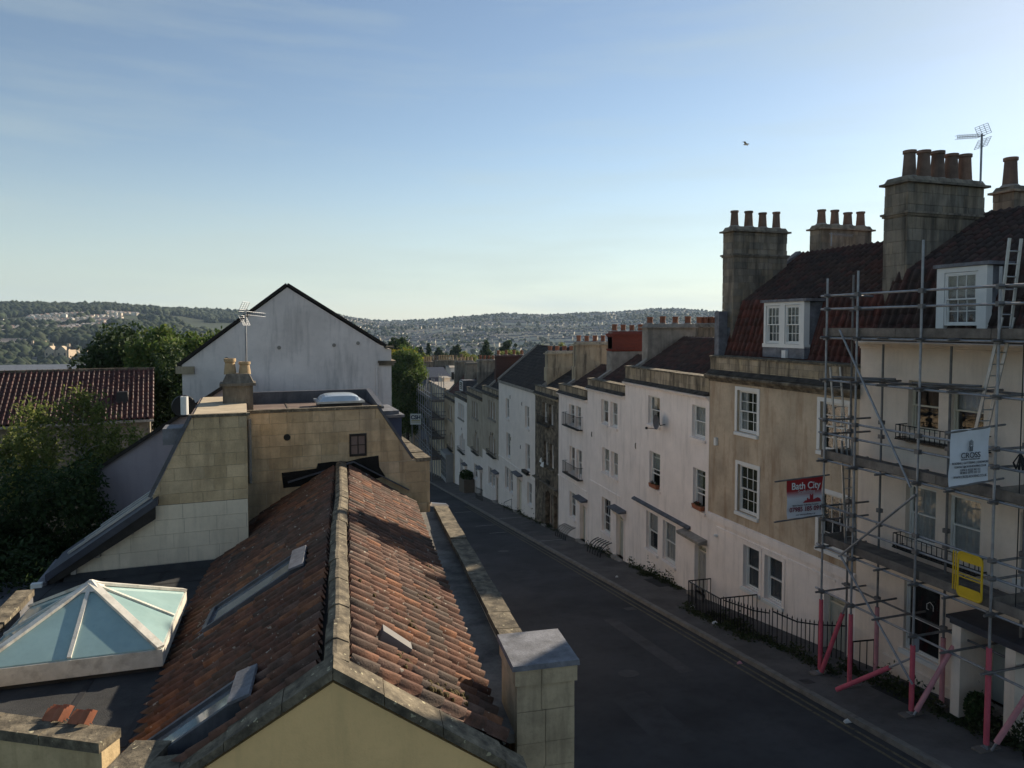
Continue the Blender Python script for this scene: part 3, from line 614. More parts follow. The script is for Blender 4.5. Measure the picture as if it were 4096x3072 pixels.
dm = [o for o in h2.root.children if o.name.startswith('mansard_roof')][0]
for o in list(dm.children): bpy.data.objects.remove(o)
Lq = math.hypot(.75, 2.25)
tile_slope(dm, h2.WM, h2.L((.5, -.02, -1.3)), (0, -1, 0), (.75, 0, 2.25), 28, 7, .277, Lq / 7, 'pan', pantile_red, 200, keep=lambda p: not (2.75 < p.y < 5.2), name='tile')
tile_slope(dm, h2.WM, h2.L((1.25, -.02, .95)), (0, -1, 0), (3.05, 0, 2.05), 28, 11, .277, math.hypot(3.05, 2.05) / 11, 'pan', pantile_brown, 100, name='roof_tile')
h2.mb().box(4.2, 4.4, -7.78, -.02, 2.95, 3.06).build('ridge_tile_row', pantile_brown, h2.root)
# dormer
h2.mb().hexa([(.66, -4.86, -1.15), (.8, -4.86, -1.15), (.8, -2.76, -1.15), (.66, -2.76, -1.15)], [(.66, -4.86, .83), (2.2, -4.86, .95), (2.2, -2.76, .95), (.66, -2.76, .83)]).build('dormer', lead, h2.root)
h2.mb().box(.36, 2.3, -5.0, -2.62, .86, .96).box(.42, .66, -4.9, -2.72, -1.12, -.72).build('dormer_lead', lead, h2.root)
for a in (-4.62, -3.6): h2.window(a, a + .72, -.62, .74, cols=3, rows=2, xin=.46, sill=False, name='dormer_window')
h2.mb().box(.42, .66, -4.86, -4.63, -.72, .86).box(.42, .66, -3.89, -3.61, -.72, .86).box(.42, .66, -2.87, -2.76, -.72, .86).box(.42, .66, -4.63, -3.89, .75, .86).box(.42, .66, -3.61, -2.87, .75, .86).box(.4, .66, -4.9, -2.72, -.76, -.63).build('dormer_casing', paint_white, h2.root)
h2.chimney(.75, 3.35, -.42, .30, -1.2, 4.02, chimney_stone, 4, brown_pot, .72, .16, bands=(2.88,), blocks=.27)
h2.chimney(5.1, 7.75, -.42, .30, 1.0, 4.3, chimney_stone, 4, brown_pot, .66, .17, blocks=.36)
h2.verge(-.12, [(.45, -1.35), (1.2, .95), (4.2, 3.0)], lead, .3, .2)
h2.mb().box(.2, .6, -.28, 0, -1.25, .6).build('party_flashing', lead, h2.root)
h2.mb().box(-.12, -.01, -.62, -.5, -4.75, -4.45).build('alarm_box', plastic_white, h2.root)
h2.mb().lathe((-.04, -.62, -8.45), [(.01, 0), (.09, .02), (.09, .1), (.01, .12)], 10).build('wall_lamp', plastic_white, h2.root)
h2.mb().box(.3, .5, -4.1, -3.9, -1.12, -.85).build('vent_pot', plastic_white, h2.root)

# --- wide white house -----------------------------------------------------------------------------------------
def spec_house(name, label, s0, s1): return House(name, label, s0, s1)
h3 = spec_house('terrace_house', 'wide white rendered house with blocked stone parapet and satellite dish', 25.705, 34.0)
W3 = [(30.08, 31.3, -4.68, -3.32), (26.0, 27.1, -4.68, -3.32), (30.0, 31.12, -7.68, -5.98), (25.95, 26.95, -7.68, -5.98), (30.18, 31.41, -10.8, -8.96), (28.43, 29.67, -10.8, -8.96)]
D3 = (25.8, 26.75, -11.24, -9.15)
h3.wall(-14, -3.03, white_render, W3 + [D3], rev=.18)
for i, w in enumerate(W3): h3.window(*w, curtain=['sides', 'full', 'half', 'sides', 'half', 'full'][i], sillm=white_render, xin=.14, raised=.55 if i in (2, 3) else 0)
h3.door(*D3, paint_grey, fan=.3); 
h3.cornice(-3.03, -2.85, white_render, out=.2); h3.parapet(-2.85, -2.03, 2, bl=.52)
h3.roof([(.4, -2.35), (3.2, -.62)], 'roman', pantile_brown, .30, .34, 280)
h3.mb().hexa([(-.16, 27.1, -8.72), (.01, 27.1, -8.72), (.01, 32.8, -8.72), (-.16, 32.8, -8.72)], [(-.15, 27.1, -8.66), (.01, 27.1, -8.58), (.01, 32.8, -8.58), (-.15, 32.8, -8.66)]).build('lead_drip', lead_dark, h3.root)
h3.mb().hexa([(-.4, 25.75, -8.98), (.01, 25.75, -8.98), (.01, 27.6, -8.98), (-.4, 27.6, -8.98)], [(-.42, 25.73, -8.86), (.01, 25.73, -8.78), (.01, 27.62, -8.78), (-.42, 27.62, -8.86)]).build('door_hood', cement, h3.root)
h3.chimney(1.1, 3.85, 33.7, 34.35, -2.4, .12, cement, 4, clay_pot, .42, .15, square=True)
h3.chimney(4.7, 6.3, 35.0, 35.6, -2.4, .12, chimney_stone, 4, clay_pot, .42, .15, square=True)
h3.verge(33.85, [(.3, -2.38), (3.2, -.6)], cement, .3, .22)
h3.tie(32.6, -6.0)
# --- double-windowed white house ------------------------------------------------------------------------------
h4 = spec_house('terrace_house', 'white house with paired sash windows below a red brick chimney', 34.005, 39.4)
W4 = [(36.25, 37.28, -5.44, -4.1), (34.98, 35.95, -5.44, -4.1), (36.07, 37.07, -8.17, -6.8), (34.89, 35.8, -8.17, -6.8), (35.85, 37.1, -11.54, -9.6)]
D4 = (34.05, 35.0, -12.3, -10.0)
h4.wall(-15, -3.8, white_render, W4 + [D4], rev=.18)
for i, w in enumerate(W4): h4.window(*w, cols=2 if i == 4 else 1, rows=2 if i == 4 else 1, curtain=['half', 'full', 'full', 'full', None][i], sillm=white_render, xin=.14)
h4.door(*D4, paint_sage, fan=.35, hood=-9.75, surround=white_render)
h4.cornice(-3.8, -3.63, white_render, out=.2); h4.parapet(-3.63, -3.05, 2, bl=.5)
h4.roof([(.4, -3.4), (3.0, -1.75)], 'roman', pantile_brown, .30, .34, 200)
h4.verge(39.2, [(.3, -3.45), (3.0, -1.73)], cement, .3, .22)
h4.chimney(1.4, 3.65, 39.05, 39.7, -3.3, -.36, cement, 0, base=-1.5, cap=False, name='chimney_base')
h4.chimney(1.4, 3.65, 39.02, 39.73, -1.5, -.3, red_brick, 4, clay_pot, .42, .15, square=True, bands=(-1.38, -.55))
h4.band(-9.1, -9.0, white_render, .04, 34.5, 38.9); h4.tie(38.6, -6.3)
# --- white house with iron balconettes ------------------------------------------------------------------------
h5 = spec_house('terrace_house', 'white house with black iron balconettes on two floors', 39.405, 44.7)
W5 = [(41.65, 42.68, -6.25, -4.93), (40.5, 41.4, -6.25, -4.93), (41.58, 42.54, -9.25, -7.6), (40.33, 41.26, -9.25, -7.6), (41.4, 42.5, -12.13, -10.5)]
D5 = (39.6, 40.55, -13.05, -10.8)
h5.wall(-16, -4.54, white_render, W5 + [D5], rev=.18)
for i, w in enumerate(W5): h5.window(*w, curtain=[None, 'sides', None, 'sides', 'half'][i], cols=2 if i < 2 else 1, rows=2 if i < 2 else 1, sillm=white_render, xin=.14)
h5.door(*D5, paint_sage, fan=.35, hood=-10.5, surround=white_render)
h5.balconet(40.2, 43.0, -6.3, -5.5, .35, 16); h5.balconet(40.1, 42.9, -9.35, -8.6, .35, 16)
h5.cornice(-4.54, -4.39, white_render, out=.2); h5.parapet(-4.39, -3.76, 2, bl=.5)
h5.roof([(.4, -4.1), (2.9, -2.6)], 'roman', pantile_brown, .30, .34, 180)
h5.verge(44.5, [(.3, -4.15), (2.9, -2.58)], cement, .3, .22)
h5.chimney(1.1, 3.4, 44.35, 45.0, -4.0, -1.05, tan_clean, 4, clay_pot, .45, .15, square=True, base=-2.7, blocks=.42)
h5.band(-9.95, -9.85, white_render, .05)
# --- dark soot-stained stone house ----------------------------------------------------------------------------
h6 = spec_house('terrace_house', 'soot-stained rough stone house with arched doorway and no paint', 44.705, 50.1)
W6 = [(47.2, 48.3, -6.85, -5.4), (45.85, 46.8, -6.85, -5.4), (46.95, 48.0, -9.85, -8.13), (45.7, 46.65, -9.85, -8.13)]
A6 = (46.2, 47.6, -14.0, -11.5); D6 = (44.9, 45.7, -13.85, -11.5)
h6.wall(-17, -5.05, dark_stone, W6 + [A6, D6], rev=.3, arches=(A6,))
for w in W6: h6.window(*w, curtain=random.choice(('sides', 'half', None)), sillm=dark_stone, xin=.2)
h6.door(A6[0], A6[1], A6[2], A6[3], mat('paint_oxblood', (0.10, 0.03, 0.025), .6), xin=.4); h6.door(*D6, paint_black, xin=.3)
h6.mb().box(-.08, .0, 46.6, 47.2, -11.2, -10.75).build('plaque', paint_black, h6.root)
h6.cornice(-11.25, -11.0, dark_stone, out=.25, name='shop_cornice'); h6.cornice(-5.05, -4.89, tan_clean, out=.2); h6.parapet(-4.89, -4.29, 2, bl=.5)
h6.roof([(.4, -4.6), (2.8, -3.15)], 'slate', slate_m, .3, .26, 0)
h6.verge(49.9, [(.3, -4.65), (2.8, -3.1)], cement, .3, .22)
h6.chimney(.85, 3.1, 49.75, 50.4, -4.6, -1.85, tan_clean, 4, clay_pot, .42, .15, square=True, base=-3.05, blocks=.4)
h6.balconet(46.4, 48.8, -6.95, -6.3, .3, 12)
# --- long white house under the big dark slate roof ------------------------------------------------------------
h7 = spec_house('terrace_house', 'long white house under a big dark slate roof with no parapet', 50.105, 61.3)
W7 = [(57.65, 58.85, -7.85, -6.15), (51.67, 52.8, -7.85, -6.15), (57.3, 58.6, -11.1, -9.05), (51.42, 52.68, -11.1, -9.05), (57.91, 59.1, -13.97, -12.06), (56.49, 57.7, -13.97, -12.06), (50.95, 52.2, -13.67, -11.95)]
D7 = (53.8, 55.2, -14.95, -12.2)
h7.wall(-18, -4.82, cool_render, W7 + [D7], rev=.18)
for i, w in enumerate(W7): h7.window(*w, curtain=random.choice(('sides', 'half', 'full', None)), sillm=cool_render, xin=.14, cols=2 if i in (3, 1) else 1, rows=1)
h7.door(*D7, paint_cream, fan=.4, hood=-11.9)
h7.roof([(-.05, -4.75), (3.6, -1.72)], 'slate', slate_m, .34, .3, 0)
h7.verge(61.15, [(-.1, -4.8), (3.6, -1.7)], cement, .25, .2)
B = h7.mb(); y = 50.12
h7.mb().box(-.1, .06, 50.11, 61.28, -4.98, -4.76).build('eaves_cornice', cement, h7.root)
h7.band(-11.6, -11.45, cool_render, .05)
h7.mb().box(-.3, 0, 51.4, 52.8, -11.35, -11.1).build('window_box', paint_black, h7.root)
for s, z in ((57.2, -5.9), (53.6, -6.1), (57.0, -9.4), (54.0, -9.6)): h7.tie(s, z)
h7.mb().path([(-.25, 55.9, -14.2), (-.9, 55.9, -14.45), (-.9, 55.9, -15.3)], .02).path([(-.25, 55.9, -14.2), (-.25, 55.9, -15.1)], .02).build('handrail', paint_black, h7.root)
# --- two beige houses with three-light windows -----------------------------------------------------------------
def three_light(h, s0, s1, z0, z1, arch=False, sm=None):
    a = (s1 - s0); out = []
    cols = [(s0, s0 + a * .26), (s0 + a * .34, s0 + a * .66), (s0 + a * .74, s1)]
    for i, (p, q) in enumerate(cols): out.append((p, q, z0, z1 + (.35 if (arch and i == 1) else -.15 if arch else 0)))
    return out
def small_house(label, s0, s1, zc, zp, wm, gm, tl, mid, gws, dr, dm, split, pots, roofm, rz, ch, chm, pm, base, square=True, name='terrace_house'):
    h = spec_house(name, label, s0 + .005, s1); top = three_light(h, *tl); md = three_light(h, *mid, arch=True)
    ar = (md[1],); ops = top + md
    h.wall(split, zc, wm, ops, rev=.16, arches=ar, name='upper_wall'); lo = list(gws) + ([dr] if dr else [])
    h.wall(split - 9, split, gm, lo, rev=.16, name='ground_floor_wall')
    for w in ops: h.window(*w, sill=False, xin=.12, curtain=random.choice(('sides', 'half', None)))
    h.mb().box(-.1, .02, tl[0] - .15, tl[1] + .15, tl[2] - .16, tl[2] - .01).build('sill', cement, h.root)
    for w in gws: h.window(*w, xin=.12, sillm=gm)
    if dr: h.door(*dr, dm, fan=.25, hood=dr[3] + .25)
    h.cornice(zc - .02, zc + .2, dark_stone, out=.22); h.parapet(zc + .2, zp, 1, bl=.7)
    h.balconet(mid[0] - .1, mid[1] + .1, mid[2] - .12, mid[2] + .35, .3, 12)
    h.roof([(.4, zp - .5), (3.0, rz)], 'slate', roofm, .32, .28, 0); h.verge(s1 - .15, [(.3, zp - .55), (3.0, rz)], cement, .3, .22)
    x0, x1, zt = ch; h.chimney(x0, x1, s1 - .35, s1 + .35, zp - .3, zt, chm, pots, pm, .5, .14, base=base, square=square)
    return h
h8 = small_house('beige stained house with long black window balcony and dark brick chimney', 61.3, 68.0, -6.55, -5.77, beige_render, cool_render, (62.5, 65.3, -8.6, -7.0), (62.3, 65.0, -11.9, -10.2), [(64.2, 65.4, -14.93, -13.27), (62.93, 64.1, -14.93, -13.27)], (61.5, 62.5, -15.9, -13.5), paint_grey, -12.05, 4, slate_m, -4.0, (1.35, 4.3, -2.85), dark_brick, clay_pot, -4.2)
h9 = small_house('beige stained house with small balcony, second of the beige pair downhill', 68.0, 75.7, -7.4, -6.55, beige_render, cool_render, (70.0, 72.8, -9.45, -7.8), (69.6, 72.2, -12.9, -11.2), [(70.4, 72.0, -15.7, -14.2)], (68.2, 69.2, -16.8, -14.4), paint_grey, -13.0, 4, slate_m, -4.9, (1.25, 3.2, -3.65), chimney_stone, clay_pot, -5.0)
h10 = small_house('narrow white house with a dormer below the far chimneys', 75.7, 83.0, -8.3, -7.69, cool_render, cool_render, (77.4, 80.7, -10.5, -8.8), (76.9, 80.0, -14.1, -12.4), [(78.3, 79.8, -17.0, -15.1)], (75.9, 76.9, -17.8, -15.5), paint_black, -14.4, 0, pantile_brown, -5.6, (1.3, 2.9, -4.3), chimney_stone, clay_pot, -5.75)
h10.mb().box(.35, 2.0, 79.6, 81.6, -7.5, -6.2).build('dormer', lead_dark, h10.root)
h10.window(79.75, 81.45, -7.4, -6.35, cols=2, rows=2, xin=.26, sill=False, name='dormer_window')
h11 = small_house('yellow stone house with a grey oriel shopfront at street level', 83.0, 91.0, -9.15, -8.32, tan_stone, tan_stone, (84.8, 87.8, -11.5, -9.75), (84.2, 87.0, -15.0, -13.3), [(84.4, 85.6, -18.4, -16.4)], None, None, -15.4, 5, pantile_red, -5.9, (1.5, 4.0, -4.5), chimney_stone, buff_pot, -6.2, square=False)
# oriel
ob = h11.mb(); ob.box(-1.0, 0, 84.0, 88.2, -15.6, -15.42).box(-.95, 0, 84.1, 88.1, -16.0, -15.6); ob.box(-.9, 0, 84.2, 88.0, -18.9, -18.4)
orl = ob.build('oriel', paint_grey, h11.root)
for k in range(4):
    y = 84.2 + k * .95; h11.mb().box(-.9, -.86, y + .05, y + .9, -18.4, -16.0).build('pane', pane_glass, orl); h11.mb().box(-.93, -.84, y - .02, y + .05, -18.4, -16.0).build('mullion', paint_grey, orl)
    for z in (-16.6, -17.2, -17.8): h11.mb().box(-.92, -.85, y + .05, y + .9, z - .02, z + .02).build('glazing_bar', paint_grey, orl)
h11.mb().box(-.88, -.86, 84.15, 84.2, -18.4, -16.0).box(-.8, 0, 84.16, 84.2, -18.4, -16.0).build('oriel_side', paint_grey, orl)
h12 = spec_house('terrace_house', 'pale cream house at the foot of the terrace wrapped in scaffolding', 91.005, 104.0)
W12 = [(92 + i * 3.6, 93.1 + i * 3.6, z, z + 1.7) for i in range(3) for z in (-12.8, -16.0)]
h12.wall(-24, -8.35, mat('pale_cream', (0.62, 0.53, 0.40), .9, .06, 1.2, (0.4, 0.33, 0.25), .2), W12)
for w in W12: h12.window(*w, cols=2, rows=2, sillm=paint_cream)
h12.mb().box(-.05, 8, 91.0, 104, -8.36, -8.2).box(-.05, .3, 91.0, 104, -8.2, -8.0).build('flat_roof', cement, h12.root)
for h_ in (h8, h9, h10): h_.tie(h_.s0 + 3.0, -10.0 - (h_.s0 - 61) * .11)
# ------------------------------------------------------------------ left side of the street
def clip_poly(poly, x0, x1, y0, y1):
    def cl(P, f, inter):
        out = []
        for i in range(len(P)):
            a, b = P[i - 1], P[i]; fa, fb = f(a), f(b)
            if fb >= 0:
                if fa < 0: out.append(inter(a, b, fa, fb))
                out.append(b)
            elif fa >= 0: out.append(inter(a, b, fa, fb))
        return out
    it = lambda a, b, fa, fb: (a[0] + (b[0] - a[0]) * fa / (fa - fb), a[1] + (b[1] - a[1]) * fa / (fa - fb))
    for f in (lambda p: p[0] - x0, lambda p: x1 - p[0], lambda p: p[1] - y0, lambda p: y1 - p[1]):
        poly = cl(poly, f, it)
        if len(poly) < 3: return []
    return poly
def area(p): return abs(sum(p[i - 1][0] * p[i][1] - p[i][0] * p[i - 1][1] for i in range(len(p)))) / 2
def ashlar_face(mbf, poly, y, th, ch, bl, m, parent, gap=.006, name='stone_block'):
    """blocks on a convex (x, z) polygon in the plane y, standing th proud towards -y"""
    zs = [p[1] for p in poly]; xs = [p[0] for p in poly]; z = max(zs); k = 0
    while z > min(zs):
        x = min(xs) - (bl * .5 if k % 2 else 0)
        while x < max(xs):
            e = x + bl * random.uniform(.75, 1.3); c = clip_poly(poly, x + gap, e - gap, z - ch + gap, z - gap)
            if len(c) >= 3 and area(c) > .01:
                t = th + random.gauss(0, .002); mbf().prism(c, lambda p: (p[0], y, p[1]), lambda p: (p[0], y - t, p[1])).build(name, m, parent)
            x = e
        z -= ch; k += 1
class Frame:
    def __init__(f, name, label, cat, loc, rz=0.0, group=None):
        f.root = thing(name, label, cat, loc, rz, group); f.zg = loc[2]; f.WM = Matrix.Translation(loc) @ Matrix.Rotation(rz, 4, 'Z')
    def mb(f): return MB((0, 0, -f.zg))
    def L(f, p): return Vector((p[0], p[1], p[2] - f.zg))
# --- yellow gabled house with the old pantile roof just below the window --------------------------------------
yh = Frame('pantiled_house', 'low house with old lichen-spotted pantile roof, stone ridge and yellow gable in the foreground', 'house', (.08, 8.3, -9.1), R(-1.9))
yf = lambda x: -.09 * x
TP = math.tan(R(32.2))
gp = [(-2.05, -9.1), (2.2, -9.1), (2.2, -5.5), (0, -4.12), (-2.05, -5.4)]
yh.mb().prism(gp, lambda p: (p[0], yf(p[0]), p[1]), lambda p: (p[0], yf(p[0]) + .3, p[1])).build('gable_wall', yellow_render, yh.root)
rb = yh.mb(); LEN = 13.0
rb.face([(2.1, .1, -5.36), (2.1, LEN, -5.36), (0, LEN, -4.06), (0, .1, -4.06)]).face([(-3.2, .1, -6.02), (-3.2, LEN, -6.02), (0, LEN, -4.06), (0, .1, -4.06)])
rb.face([(2.1, LEN, -5.36), (2.1, LEN, -9), (-3.2, LEN, -9), (-3.2, LEN, -6.02), (0, LEN, -4.06)]); rb.face([(-2.02, .2, -9), (-2.02, LEN, -9), (-2.02, LEN, -5.3), (-2.02, .2, -5.3)])
ro = rb.build('roof', timber_dark, yh.root)
c32, s32 = math.cos(R(32.2)), math.sin(R(32.2))
def sag(y): return -.05 * math.sin(math.pi * y / 13) + .012 * math.sin(y * 2.1)
# right slope
tile_slope(ro, yh.WM, yh.L((2.12, .3, -5.34)), (0, 1, 0), (-c32, 0, s32), 48, 7, .262, .32, 'pan', pantile_old, 190, jit=.009, keep=lambda p: not (.62 < p.x < .95 and 1.45 < p.y < 1.75))
o_l = yh.L((-3.05, 12.9, -4 - 3.05 * TP + .0)); o_l.z += .0
def keepL(p):
    if -2.3 < p.x < -.5 and 4.65 < p.y < 5.85: return False
    if -2.3 < p.x < -.95 and .62 < p.y < 1.5: return False
    return True
tile_slope(ro, yh.WM, o_l, (0, -1, 0), (c32, 0, s32), 48, 10, .262, .335, 'pan', pantile_old, 110, keep=keepL, jit=.009)
# stone ridge
y = .25
while y < LEN - .1:
    e = min(y + random.uniform(.42, .6), LEN); dz = random.gauss(0, .007); dx = random.gauss(0, .007) + .02 * math.sin(y * .9)
    prof = [(-.13, -4.07), (-.115, -3.99), (-.02, -3.93), (.03, -3.93), (.17, -4.0), (.18, -4.08), (0, -3.98)]
    yh.mb().prism(prof, lambda p: (p[0] + dx, y + .006, p[1] + dz), lambda p: (p[0] + dx, e - .006, p[1] + dz)).build('ridge_stone', grey_coping, yh.root); y = e
moss_m = mat('moss_m', (.10, .075, .03), .95, .4, 20, (.16, .10, .06), .6, streak=False, bump=1.0, bscale=60)
for (mx, my, n_) in ((1.35, .75, 7), (1.62, .95, 6), (1.05, 2.6, 4), (1.55, 4.2, 5), (.5, 3.2, 3), (1.75, 6.5, 4), (.9, 1.1, 3)):
    q = yh.mb()
    for k in range(n_ * 3):
        x_, y_ = mx + random.gauss(0, .1), my + random.gauss(0, .09); r_ = random.uniform(.02, .045); q.lathe((x_, y_, -4 - x_ * TP + .085), [(r_, -.02), (r_ * .8, r_ * .5), (r_ * .3, r_ * .8)], 6)
    o = q.build('moss_clump', moss_m, yh.root); o['kind'] = 'stuff'
# gable copings
for sgn, xe in ((1, 2.3), (-1, -1.75)):
    x = 0.0
    while abs(x) < abs(xe) - .05:
        x2 = x + sgn * random.uniform(.55, .75)
        if abs(x2) > abs(xe) - .25: x2 = xe
        a, b = (x + sgn * .004, x2 - sgn * .004); q = yh.mb(); za, zb_ = -4.06 - abs(a) * TP, -4.06 - abs(b) * TP; h_ = random.gauss(.12, .008)
        pts = [(a, za), (b, zb_), (b, zb_ + h_), (a, za + h_)]
        q.prism(pts, lambda p: (p[0], yf(p[0]) - .05, p[1]), lambda p: (p[0], yf(p[0]) + .33, p[1] + .012)).build('coping', grey_coping, yh.root); x = x2
yh.mb().box(-2.2, -1.72, .0, .5, -5.3, -5.02).build('kneeler', grey_coping, yh.root)
# gutter, street parapet and wall
yh.mb().box(2.0, 2.8, 1.0, LEN, -5.75, -5.62).hexa([(2.0, 1.0, -5.62), (2.2, 1.0, -5.62), (2.2, LEN, -5.62), (2.0, LEN, -5.62)], [(1.95, 1.0, -5.45), (2.0, 1.0, -5.45), (2.0, LEN, -5.45), (1.95, LEN, -5.45)]).build('lead_gutter', gutter_grey, yh.root)
yh.mb().hexa([(2.76, 1.5, -12.5), (3.08, 1.5, -12.5), (3.12, 13.2, -12.5), (2.8, 13.2, -12.5)], [(2.76, 1.5, -5.42), (3.08, 1.5, -5.42), (3.12, 13.2, -5.6), (2.8, 13.2, -5.6)]).build('street_wall', cream_wall, yh.root)
y = 1.85
while y < 13.1:
    e = min(y + random.uniform(.7, 1.0), 13.15); zt = lambda q: -5.29 - (q - 1.85) * .0165; dx = random.gauss(0, .008); dz = random.gauss(0, .006)
    yh.mb().hexa([(2.72 + dx, y + .005, zt(y) - .13), (3.14 + dx, y + .005, zt(y) - .13), (3.14 + dx, e - .005, zt(e) - .13), (2.72 + dx, e - .005, zt(e) - .13)], [(2.72 + dx, y + .005, zt(y) + dz), (3.14 + dx, y + .005, zt(y) + dz - .02), (3.14 + dx, e - .005, zt(e) + dz - .02), (2.72 + dx, e - .005, zt(e) + dz)]).build('parapet_coping', grey_coping, yh.root); y = e
# pier at the corner
pr_ = yh.mb().box(2.44, 3.21, .94, 1.81, -12, -4.67).build('pier', mortar, yh.root)
z = -4.68; k = 0
while z > -9.2:
    ch = random.uniform(.34, .46); ch = .22 if k == 0 else ch; o_ = .03 if k == 0 else 0
    sp = random.uniform(.35, .6)
    for (a, b) in ((2.4 - o_, 2.4 + .83 * sp), (2.4 + .83 * sp, 3.23 + o_)): yh.mb().box(a + .004, b - .004, .9 - o_ + random.gauss(0, .004), .98, z - ch + .004, z - .004).build('stone_block', mat('pier_stone', (.50, .40, .265), .93, .16, 2.2, (.16, .13, .09), .7, stain_lo=.46, stain_hi=.72, bump=.5, bscale=22), pr_)
    yh.mb().box(2.4 - o_, 2.46, .985, 1.85 + o_, z - ch + .004, z - .004).build('stone_block', MATS['pier_stone'], pr_); yh.mb().box(3.18, 3.23 + o_, .985, 1.85 + o_, z - ch + .004, z - .004).build('stone_block', MATS['pier_stone'], pr_); z -= ch; k += 1
yh.mb().hexa([(2.33, .84, -4.67), (3.29, .84, -4.67), (3.29, 1.9, -4.67), (2.33, 1.9, -4.67)], [(2.34, .85, -4.6), (3.28, .85, -4.6), (3.28, 1.89, -4.6), (2.34, 1.89, -4.6)]).build('pier_cap', lead, yh.root)
# roof windows in the left slope
def slope_pt(x, y, up): return (x - s32 * up, y, -4 + x * TP + c32 * up)
def roof_window(x0, x1, y0, y1, name='roof_window'):
    q = yh.mb()
    for (a, b, c, d) in ((x0, x1, y0, y0 + .07), (x0, x1, y1 - .07, y1), (x0, x0 + .07, y0 + .07, y1 - .07), (x1 - .07, x1, y0 + .07, y1 - .07)):
        q.hexa([slope_pt(a, c, -.04), slope_pt(b, c, -.04), slope_pt(b, d, -.04), slope_pt(a, d, -.04)], [slope_pt(a, c, .15), slope_pt(b, c, .15), slope_pt(b, d, .15), slope_pt(a, d, .15)])
    o = q.build(name, lead_dark, yh.root)
    yh.mb().hexa([slope_pt(x0 + .07, y0 + .07, .08), slope_pt(x1 - .07, y0 + .07, .08), slope_pt(x1 - .07, y1 - .07, .08), slope_pt(x0 + .07, y1 - .07, .08)], [slope_pt(x0 + .07, y0 + .07, .1), slope_pt(x1 - .07, y0 + .07, .1), slope_pt(x1 - .07, y1 - .07, .1), slope_pt(x0 + .07, y1 - .07, .1)]).build('pane', MATS['roof_glass'], o)
    yh.mb().hexa([slope_pt(x1 - .16, y0 - .05, .16), slope_pt(x1 + .06, y0 - .05, .1), slope_pt(x1 + .06, y1 + .05, .1), slope_pt(x1 - .16, y1 + .05, .16)], [slope_pt(x1 - .16, y0 - .05, .2), slope_pt(x1 + .06, y0 - .05, .14), slope_pt(x1 + .06, y1 + .05, .14), slope_pt(x1 - .16, y1 + .05, .2)]).build('head_flashing', lead, o)
    yh.mb().hexa([slope_pt(x0 - .3, y0 - .04, .05), slope_pt(x0 + .02, y0 - .04, .07), slope_pt(x0 + .02, y1 + .04, .07), slope_pt(x0 - .3, y1 + .04, .05)], [slope_pt(x0 - .3, y0 - .04, .065), slope_pt(x0 + .02, y0 - .04, .085), slope_pt(x0 + .02, y1 + .04, .085), slope_pt(x0 - .3, y1 + .04, .065)]).build('apron_flashing', lead, o)
mat('roof_glass', (.34, .36, .38), .06, .12, 2, (.2, .22, .24), .5, streak=False, spec=.8, metal=.55)
roof_window(-2.25, -.6, 4.75, 5.75); roof_window(-2.3, -1.0, .72, 1.42)
vt = lambda x, y, up: (x + s32 * up, y, -4 - x * TP + c32 * up)
yh.mb().hexa([vt(.58, 1.5, .0), vt(1.0, 1.5, .0), vt(1.0, 1.72, .0), vt(.58, 1.72, .0)], [vt(.56, 1.5, .17), vt(.98, 1.5, .12), vt(.98, 1.72, .12), vt(.56, 1.72, .17)]).build('vent_tile', mat('vent_grey', (.16, .15, .145), .6, .1), yh.root)
# --- flat roofed annexe with roof lantern ---------------------------------------------------------------------
def zf(Y): return -5.155 - .042 * Y
an = Frame('flat_roof_annexe', 'dark felted flat roof with low stone parapets, left of the pantile roof', 'roof', (-4.0, 14.0, -10.5))
def A(p): return (p[0] + 4.0, p[1] - 14.0, p[2])
B = an.mb(); pl_ = [(-2.2, 8.9), (-1.6, 19.2), (-6.35, 18.8), (-6.3, 11.5), (-2.6, 9.5)]
B.prism(pl_, lambda p: A((p[0], p[1], -10.5)), lambda p: A((p[0], p[1], zf(p[1])))).build('felt_roof', felt, an.root)
for (a, b) in (((-5.9, 11.6), (-6.0, 18.4)), ((-4.9, 11.0), (-5.0, 18.5)), ((-3.6, 10.3), (-3.75, 18.6)), ((-2.62, 10.2), (-2.45, 18.5))):
    an.mb().bar(A((a[0], a[1], zf(a[1]) + .003)), A((b[0], b[1], zf(b[1]) + .003)), .09, .012).build('felt_seam', mat('felt_seam', (.028, .028, .03), .8, .2), an.root)
for yy in (17.6,): an.mb().bar(A((-6.2, yy - .35, zf(yy) + .004)), A((-2.6, yy, zf(yy) + .004)), .08, .012).build('felt_seam', MATS['felt_seam'], an.root)
an.mb().prism([(0, zf(18.6) - .05), (.0, zf(18.6) + .16), (.12, zf(18.6) - .02)], lambda p: A((-5.85, 18.42 - p[0], p[1])), lambda p: A((-2.35, 18.72 - p[0], p[1]))).build('felt_upstand', felt, an.root)
